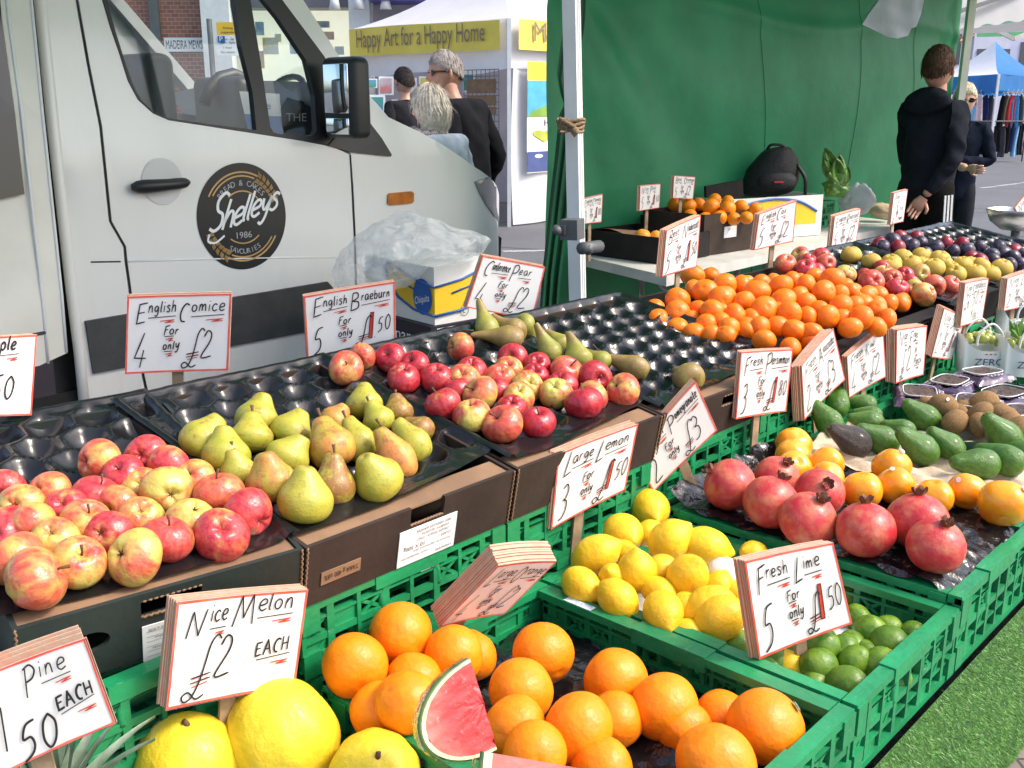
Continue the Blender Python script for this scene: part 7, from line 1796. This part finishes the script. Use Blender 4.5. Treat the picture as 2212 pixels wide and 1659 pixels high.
# pale houses behind
hs=thing('house','pale rendered houses behind the blue tents','building',atd(2140,230,60)); hs.location.z=0; L=hs.location
for k,(x0,x1,yt) in enumerate([(1900,2105,40),(2106,2180,75),(2181,2420,60)]):
    A=atd(x0,yt,60); C=atd(x1,yt,60); MB().box((A.x-L.x,A.y-L.y,0),(C.x-L.x,A.y-L.y+6,A.z+1.5*k)).build('wall',mat('pale_render_%d'%k,(.72-.06*k,.70-.05*k,.76),.7,.04,2),hs)
    for j in range(4):
        xa=A.x+(C.x-A.x)*(.12+.22*j); w_=MB().box((xa-L.x,A.y-L.y-.05,A.z-2.6),(xa+.6-L.x,A.y-L.y-.004,A.z-.8)); w_.build('window',M['grey_plastic'],hs)
fl=thing('flag','red and white bunting flag by the gazebo pole','flag',atd(2090,82,20)); b=MB(); b.grid(lambda u,v:Vector((-.13+.26*u,.02*math.sin(u*9),-.1+.12*v+.1*u)),8,3,0); b.build('cloth',mat('flag_red',(.6,.03,.03),.7,.05,5),fl); b=MB(); b.grid(lambda u,v:Vector((-.13+.26*u,.02*math.sin(u*9)-.004,-.06+.03*v+.1*u)),8,2,0); b.build('stripe',M['paper_label'],fl)
# grey canopies of the next gazebos, at the top right
cg=thing('market_gazebo','grey canopied gazebo next along, at the top right corner','gazebo',atd(2130,60,9.6)); cg.location.z=0; L=cg.location
b=MB()
def vq_(u,v): 
    x=2052+180*u; y0=-60; y1=66-26*u+3*math.sin(u*25)
    P=atd(x,y0+(y1-y0)*v,8.9+.5*u); return P-L
b.grid(vq_,40,10); b.build('valance',M['canopy_grey'],cg)
MB().bar(atd(2062,28,8.75)-L,atd(2215,-22,9.3)-L,.04,.03).build('bar',M['grey_plastic'],cg)
b=MB(); b.grid(lambda u,v:atd(2056+170*u,(64-20*u)+(10+14*u)*v,10.6+.8*v)-L,10,4); b.build('far_valance',M['canopy_grey'],cg)
b=MB(); b.grid(lambda u,v:atd(2110+110*u,50-14*u+(30+12*u)*v,11.8+.6*u)-L,6,3); b.build('canopy_underside',M['tarp'],cg)
for a_,c_ in (((2138,58),(2190,84)),((2190,84),(2222,72)),((2166,58),(2166,70))): MB().bar(atd(*a_,11.5)-L,atd(*c_,11.5)-L,.045,.03,up=(0,-1,0)).build('scissor_bar',M['frame'],cg)
P_=atd(2330,60,9.2)-L; MB().bar(Vector((P_.x,P_.y,0)),P_+Vector((0,0,.4)),.05,.05).build('corner_pole',M['frame'],cg)
# ================================================================== packs, bags and scale at the right of the stall
# clamshell packs of berries in purple film
M['pfilm']=mat('purple_film',(.022,.008,.026),.18,.4,14,.5,30,c2=(.10,.05,.12),coat=.4); M['clear']=clearmat('clear_lid',(.93,.95,.96),.18,.06,1.5,.6,30); M['berry']=mat('dried_fruit',(.035,.018,.014),.5,.4,60,1.0,45,c2=(.10,.06,.04))
k=0
for x,y,w_,lk in [(1985,862,.15,'nearest'),(2050,838,.14,'middle'),(2105,885,.16,'front'),(2170,862,.16,'right'),(2195,905,.15,'lowest'),(2120,818,.13,'back')]:
    z=.70+.012*(k%3); P=atz(x,y,z); w_*=1.3; o=thing('fruit_pack',f'purple-printed pack of dark dried fruit, {lk} one under the white bags','pack',P,SA+rnd.uniform(-.5,.5),'packs of dark fruit in purple film')
    b=MB(); 
    def fn(u,v): 
        X=(u-.5)*w_; Y=(v-.5)*w_*.72; e=min(u,1-u,v,1-v)
        return Vector((X,Y,.017*min(1,e*7)**.5+.006*noise.noise(Vector((X*50,Y*50,k)))))
    b.grid(fn,26,20); b.build('pack_film',M['pfilm'],o)
    b=MB(); b.grid(lambda u,v:Vector(((u-.5)*w_*.62,(v-.5)*w_*.42,.022+.004*noise.noise(Vector((u*14,v*14,k))))),20,16); b.build('contents',M['berry'],o)
    b=MB(); b.tube([Vector((w_*.33*math.copysign(abs(math.cos(a))**.5,math.cos(a)),w_*.23*math.copysign(abs(math.sin(a))**.5,math.sin(a)),.026)) for a in [i*math.pi/14 for i in range(28)]],.0016,6,closed=True); b.build('window_rim',M['alu'],o)
    b=MB(); put_text(b,'GOODY',lambda x_,y_:Vector((x_,y_,.0235)),0,-w_*.33,w_*.4,.014); b.build('lettering',M['paper_label'],o); k+=1
# punnet of kiwis
pn=thing('fruit_punnet','dark green pulp punnet under the kiwis','punnet',atz(2120,950,.69),SA); b=MB()
b.grid(lambda u,v:Vector((.13*math.cos(u*6.283)*(.85+.15*v),.10*math.sin(u*6.283)*(.85+.15*v),.03*v+.003*math.sin(u*60))),60,4); b.build('tray',mat('punnet_green',(.01,.10,.07),.6,.1,20),pn)
# white carrier bags of grapes
M['grape']=mat('grape_skin',(.42,.46,.10),.25,.15,6,coat=.3)
def grape_bag(label,x,y,w_,h,ang,txt,z=.69,grapes=True):
    P=atz(x,y,z); o=thing('grape_bag',label,'bag',P,SA+ang,'white paper bags of grapes')
    b=MB()
    def sd(u,v):
        a=u*2*math.pi; cx=math.copysign(abs(math.cos(a))**.6,math.cos(a)); sy=math.copysign(abs(math.sin(a))**.6,math.sin(a))
        k=1+.10*v; dip=.025*math.cos(2*a)*v
        return Vector((cx*w_/2*k,sy*w_*.30*k+.006*math.sin(a*5),h*v+dip))
    b.grid(sd,48,10); b.grid(lambda u,v:sd(u,1)*1.0+Vector((0,0,-.004))-Vector((sd(u,1).x,sd(u,1).y,0))*.03*v,48,1); b.build('bag',M['white_card'],o)
    for s in (-1,1):
        b=MB(); b.tube([Vector((-w_*.28,s*w_*.30,h*.95)),Vector((-w_*.26,s*w_*.30,h*1.35)),Vector((-w_*.05,s*w_*.28,h*1.62)),Vector((w_*.14,s*w_*.28,h*1.5)),Vector((w_*.24,s*w_*.30,h*.98))] if False else cat([Vector((-w_*.28,s*w_*.31,h*.9)),Vector((-w_*.24,s*w_*.30,h*1.3)),Vector((0,s*w_*.29,h*1.6)),Vector((w_*.22,s*w_*.30,h*1.3)),Vector((w_*.28,s*w_*.31,h*.9))],6),.0035,6); b.build('handle',M['white_plastic'],o)
    t_=MB(); fy=lambda x_,y_:(lambda a:Vector((x_,-w_*.30*(1+.10*y_/h)*abs(math.sin(a))**.6-.006-.006*abs(math.sin(a*5))*0-.004,y_)))(math.acos(max(-1,min(1,math.copysign(abs(x_/(w_/2))**(1/.6),x_)))))
    put_text(t_,txt,fy,0,h*.30,w_*.62,h*.22); t_.build('lettering',mat('bag_navy',(.03,.04,.13),.5,.05,5),o)
    t_=MB()
    for i in (-1,0,1): t_.add([fy(i*.014-.005,h*.66),fy(i*.014,h*.63),fy(i*.014+.005,h*.66),fy(i*.014,h*.685)],[(0,1,2,3)])
    t_.build('motif',M['red_ink'],o)
    if grapes:
        for i in range(22):
            r_=.0125; a=rnd.uniform(0,6.28); q_=math.sqrt(rnd.random()); g_=MB().ball((math.cos(a)*w_*.38*q_,math.sin(a)*w_*.22*q_,h*.98+.022*(1-q_)+rnd.uniform(-.004,.008)),r_,12,8,0,(1,1,1.12)); g_.build('grape',M['grape'],o)
    return o
grape_bag('white bag of pale green grapes with navy lettering, in front of the others',2118,800,.150,.100,R(-48),'ZERO')
grape_bag('second white bag of grapes, half cut off by the right edge',2203,806,.150,.100,R(-42),'ZERO')
grape_bag('third white grape bag, behind the second, at the right edge',2200,742,.150,.10,R(-45),'ZERO',.70,False)
o=thing('display_card','sloping white card with pink print standing behind the grape bags','card',atz(2150,745,.70),SA); b=MB(); q_=[atd(2082,722,3.45),atd(2182,678,3.75),atd(2190,700,3.7),atd(2092,748,3.45)]
q_=[p-o.location for p in q_]; b.add(q_+[v+IC*-.003 for v in q_],[(3,2,1,0),(4,5,6,7),(0,1,5,4),(1,2,6,5),(2,3,7,6),(3,0,4,7)]); b.build('card',M['white_card'],o)
# leafy bunch beside the bags
o=thing('celery_bunch','green leafy bunch at the right edge above the grape bags','vegetables',atz(2205,735,.80)); 
for i in range(14):
    a=rnd.uniform(-.9,.9); l=rnd.uniform(.06,.13); d_=Vector((math.sin(a),rnd.uniform(-.4,.2),math.cos(a)*.8)); s_=Vector((d_.z,0,-d_.x))*.012; b=MB(); b.add([Vector((0,0,0)),d_*l*.5+s_,d_*l+Vector((.02,0,-.01)),d_*l*.5-s_],[(0,1,2,3)]); b.build('leaf',mat('celery_leaf',(.14,.30,.05),.5,.2,20) if i==0 else bpy.data.materials['celery_leaf'],o)
# weighing scale with bowl
sc_=thing('weighing_scale','weighing scale with a steel bowl at the right edge behind the plums','scale',atd(2188,545,4.9)); b=MB()
b.lathe([(.14,.085),(.135,.08),(.115,.03),(.07,-.005),(.0,-.015)],32,xf=lambda v:v+Vector((0,0,.12))); b.lathe([(.0,-.02),(.07,-.01),(.12,.028),(.142,.083),(.14,.087)],32,xf=lambda v:v+Vector((0,0,.12))); b.build('bowl',M['steel'],sc_)
b=MB(); b.box((-.07,-.06,-.07),(.07,.06,.0)); b.tube([(0,0,0),(0,0,.11)],.02,10); b.build('base',M['grey_plastic'],sc_); MB().box((-.12,-.09,-.09),(.12,.09,-.071)).build('plate',M['steel'],sc_)
st_=thing('scale_stand','small dark stand carrying the weighing scale','stand',Vector((sc_.location.x,sc_.location.y,0))); MB().box((-.14,-.12,0),(.14,.12,sc_.location.z-.091)).build('stand_body',M['dark_rubber'],st_)
price_sign('small tilted price sign above the scale bowl at the right edge',[(2192,448),(2240,392),(2252,440),(2214,500)],d=4.95,pen=std(44,['Nice','Grapes'] if False else ['Nice','Plums'],'2','2'),stack=3,lean=(-.003,.001),stake=(.3,0,.10,0),width=.17)
# ---- watermelon wedges in cling film, pineapple
M['wm_red']=None
m,t,b_,o_=skin_base('watermelon_flesh',.42,.12,.4); n_=noi(t,coords(t,(14,14,60)),3,4,.7); st_n=noi(t,coords(t,(16,90,40)),2.2,5,.7); tcw=N(t,'ShaderNodeTexCoord'); vl=N(t,'ShaderNodeVectorMath',operation='LENGTH'); t.links.new(tcw.outputs['Object'],vl.inputs[0]); cw=mixc(t,ramp(t,n_,.3,.72),(.47,.012,.018),(.60,.06,.06)); cw=mixc(t,math_(t,'MULTIPLY',ramp(t,st_n,.56,.72),.5),cw,(.74,.34,.32)); cw=mixc(t,math_(t,'MULTIPLY',ramp(t,vl.outputs['Value'],.045,.090),.55),cw,(.70,.26,.20)); t.links.new(cw,b_.inputs['Base Color']); bump(t,b_,st_n,.25,.004); subs(b_,.1,(.8,.2,.1)); M['wm_red']=m
M['wm_white']=mat('watermelon_pith',(.62,.66,.30),.4,.2,14,c2=(.70,.60,.40)); 
m,t,b_,o_=skin_base('watermelon_rind',.35,.3); v_=coords(t,(1,1,1)); t.links.new(mixc(t,ramp(t,noi(t,coords(t,(9,9,1)),1.5,4,.7),.42,.58),(.012,.045,.012),(.10,.17,.04)),b_.inputs['Base Color']); M['wm_rind']=m
M['gather']=clearmat('gathered_film',(.96,.97,.97),.10,.10,1.6,1.0,45)
M['cling']=clearmat('cling_film',(.985,.99,.99),.004,.07,.7,.5,60)
def wedge(label,P,top,edge,nrm,Rr,ang,thick,asp=1):
    """cut face in the plane of top/edge: sector of radius Rr; rind outside; solid depth away from the face"""
    o=thing('watermelon_wedge',label,'watermelon',P,group='film wrapped watermelon wedges')
    e1=Vector(top).normalized(); nr=Vector(nrm).normalized(); e1=(e1-nr*e1.dot(nr)).normalized(); e2=nr.cross(e1)
    def F_(a,r,t,bul=1): 
        # shrink with depth like a slice of a ball
        k=math.sqrt(max(.0,1-(t/(Rr*1.02))**2)); return (e1*math.cos(a)+e2*math.sin(a)*asp)*r*Rr*k-nr*t
    n_=24; A=[ang*i/n_ for i in range(n_+1)]
    b=MB(); b.add([Vector((0,0,0))]+[F_(a,.91+.012*math.sin(a*9),0)+nr*.003*math.sin(a*7) for a in A],[(0,i+1,i+2) for i in range(n_)]); 
    vs=[F_(a,.912*j/8,0)+nr*.004*noise.noise(Vector((a*5,j,0))) for j in range(9) for a in A]; b=MB(); b.add(vs,[(j*(n_+1)+i,(j+1)*(n_+1)+i,(j+1)*(n_+1)+i+1,j*(n_+1)+i+1) for j in range(8) for i in range(n_)],0,True)
    # far cut face
    vs=[F_(A[-1 if True else 0],.91*j/8,thick*k/6) for j in range(9) for k in range(7)]; b.add(vs,[(j*7+k,(j+1)*7+k,(j+1)*7+k+1,j*7+k+1) for j in range(8) for k in range(6)]); vs=[F_(A[0],.91*j/8,thick*k/6) for j in range(9) for k in range(7)]; b.add(vs,[(j*7+k,(j+1)*7+k,(j+1)*7+k+1,j*7+k+1) for j in range(8) for k in range(6)])
    b.build('flesh',M['wm_red'],o)
    b=MB(); vs=[]; 
    for rr in (.91,.97): vs+=[F_(a,rr,-.0005) for a in A]
    b.add(vs,[(i,n_+1+i,n_+2+i,i+1) for i in range(n_)])
    for e in (0,-1): b.add([F_(A[e],rr,thick*k/6) for rr in (.91,.97) for k in range(7)],[(k,7+k,8+k,k+1) for k in range(6)])
    b.build('pith',M['wm_white'],o)
    b=MB(); vs=[F_(a,.97+.03*min(1,k),thick*max(0,k-1)/9) for k in range(11) for a in A]; b.add(vs,[(k*(n_+1)+i,k*(n_+1)+i+1,(k+1)*(n_+1)+i+1,(k+1)*(n_+1)+i) for k in range(10) for i in range(n_)],0,True); b.build('rind',M['wm_rind'],o)
    # film: skin a few mm off face and rind, gathered behind
    b=MB(); 
    N3=60; A3=[ang*i/N3 for i in range(N3+1)]
    vs=[F_(a,1.025+.05*abs(noise.noise(Vector((a*8,k*1.3,4))))+.02*math.sin(a*40+k)*(k/9),thick*k/9) for k in range(10) for a in A3]; b.add(vs,[(k*(N3+1)+i,k*(N3+1)+i+1,(k+1)*(N3+1)+i+1,(k+1)*(N3+1)+i) for k in range(9) for i in range(N3)],0,True)
    b.build('cling_film',M['cling'],o)
    return o
Pw=atd(1046,1520,1.25)
wd1=wedge('upright film wrapped watermelon wedge leaning on the oranges',Pw,IU*.95-IR*.30,None,(IC*.80+IR*.58+IU*.20),.059,R(178),.085,1.62)
wd2=wedge('second watermelon wedge cut off by the bottom edge',atd(1345,1676,1.16),atd(1038,1629,1.17)-atd(1345,1676,1.16),None,(IC*.80+IR*.1+IU*.55),.165,R(70),.09)
# pineapple in the bottom left corner: body with a crown of stiff leaves
pa=thing('pineapple','pineapple crown of stiff grey-green leaves at the bottom left','pineapple',atd(120,1760,1.22)); b=MB()
b.lathe([(0,.02),(.03,.018),(.052,-.01),(.058,-.06),(.05,-.12),(0,-.14)],24,fn=lambda v,t,u:Vector((v.x*(1+.05*math.sin(8*t+v.z*120)),v.y*(1+.05*math.sin(8*t+v.z*120)),v.z))); b.build('body',mat('pineapple_skin',(.32,.17,.04),.7,.4,60,.6,60),pa)
M['pleaf']=mat('pineapple_leaf',(.12,.18,.10),.45,.25,18,.2,40,c2=(.24,.30,.22))
for i in range(34):
    a=i*2.4; k=i/34; l=.16*(1-.45*k)+.02; ti=.95*(1-k)+.10; d_=Vector((math.cos(a)*math.sin(ti),math.sin(a)*math.sin(ti),math.cos(ti))); s_=Vector((-math.sin(a),math.cos(a),0)); b=MB()
    up_=Vector((0,0,1)); vs=[]
    for j in range(7):
        f_=j/6; p=d_*l*f_+up_*(-.05*f_*f_*math.sin(ti)); w_=.013*(1-f_)**.7; vs+=[p-s_*w_+up_*.004,p,p+s_*w_+up_*.004]
    b.add(vs,[(3*j,3*j+1,3*j+4,3*j+3) for j in range(6)]+[(3*j+1,3*j+2,3*j+5,3*j+4) for j in range(6)],0,True); b.build('leaf',M['pleaf'],pa)
# small torn stickers left on two crate rims
for nm_,x,y,c_ in (('lemon',1252,1302,(.35,.50,.62)),('oranges',932,1222,(.55,.55,.55))):
    cr_=[o_ for o_ in scene.objects if o_.name.startswith('fruit_crate') and o_.get('label','').startswith('green plastic crate holding lemons' if nm_=='lemon' else 'upper green crate of the stack under the yellow pear')][0]
    P=(atz(x,y,.663) if nm_=='lemon' else aty(x,y,1.158))-cr_.location; Lx=P.dot(UX)/cr_.scale[0]; Ly=P.dot(BX)/cr_.scale[1]; Lz=P.z/cr_.scale[2]
    b=MB(); n_=14
    for k in range(n_):
        pass
    if nm_=='lemon': b.grid(lambda u,v:Vector((Lx-.008+.016*v,Ly-.03+.06*u,.1312)),10,3,0)
    else: b.grid(lambda u,v:Vector((Lx-.018+.036*u,-.0012,Lz-.006+.012*v)),10,3,0)
    b.build('torn_sticker',mat('torn_sticker_'+nm_,c_,.6,.4,90,c2=(.8,.8,.82) if nm_=='lemon' else (.03,.03,.03)),cr_)
# ================================================================== light
w=bpy.data.worlds.new('World'); scene.world=w; w.use_nodes=True
t=w.node_tree; bg=t.nodes['Background']; sky=N(t,'ShaderNodeTexSky'); sky.sky_type='NISHITA'; sky.sun_disc=False
SE=R(48); SAZ=R(100)      # sun height, and its bearing clockwise from straight ahead
sky.sun_elevation=SE; sky.sun_rotation=SAZ; sky.air_density=1.0; sky.dust_density=4.0; sky.ozone_density=.9
t.links.new(sky.outputs[0],bg.inputs[0]); bg.inputs[1].default_value=.15
ld=bpy.data.lights.new('sun','SUN'); ld.energy=1.15; ld.angle=R(11); ld.color=(1,.95,.88)
so=bpy.data.objects.new('sun',ld); col.objects.link(so)
sd=Vector((math.sin(SAZ)*math.cos(SE),math.cos(SAZ)*math.cos(SE),math.sin(SE)))
so.rotation_euler=sd.to_track_quat('Z','Y').to_euler(); so.location=(3,-2,6)
scene.view_settings.view_transform='Standard'; scene.view_settings.look='None'; scene.view_settings.exposure=1.27; scene.view_settings.gamma=1
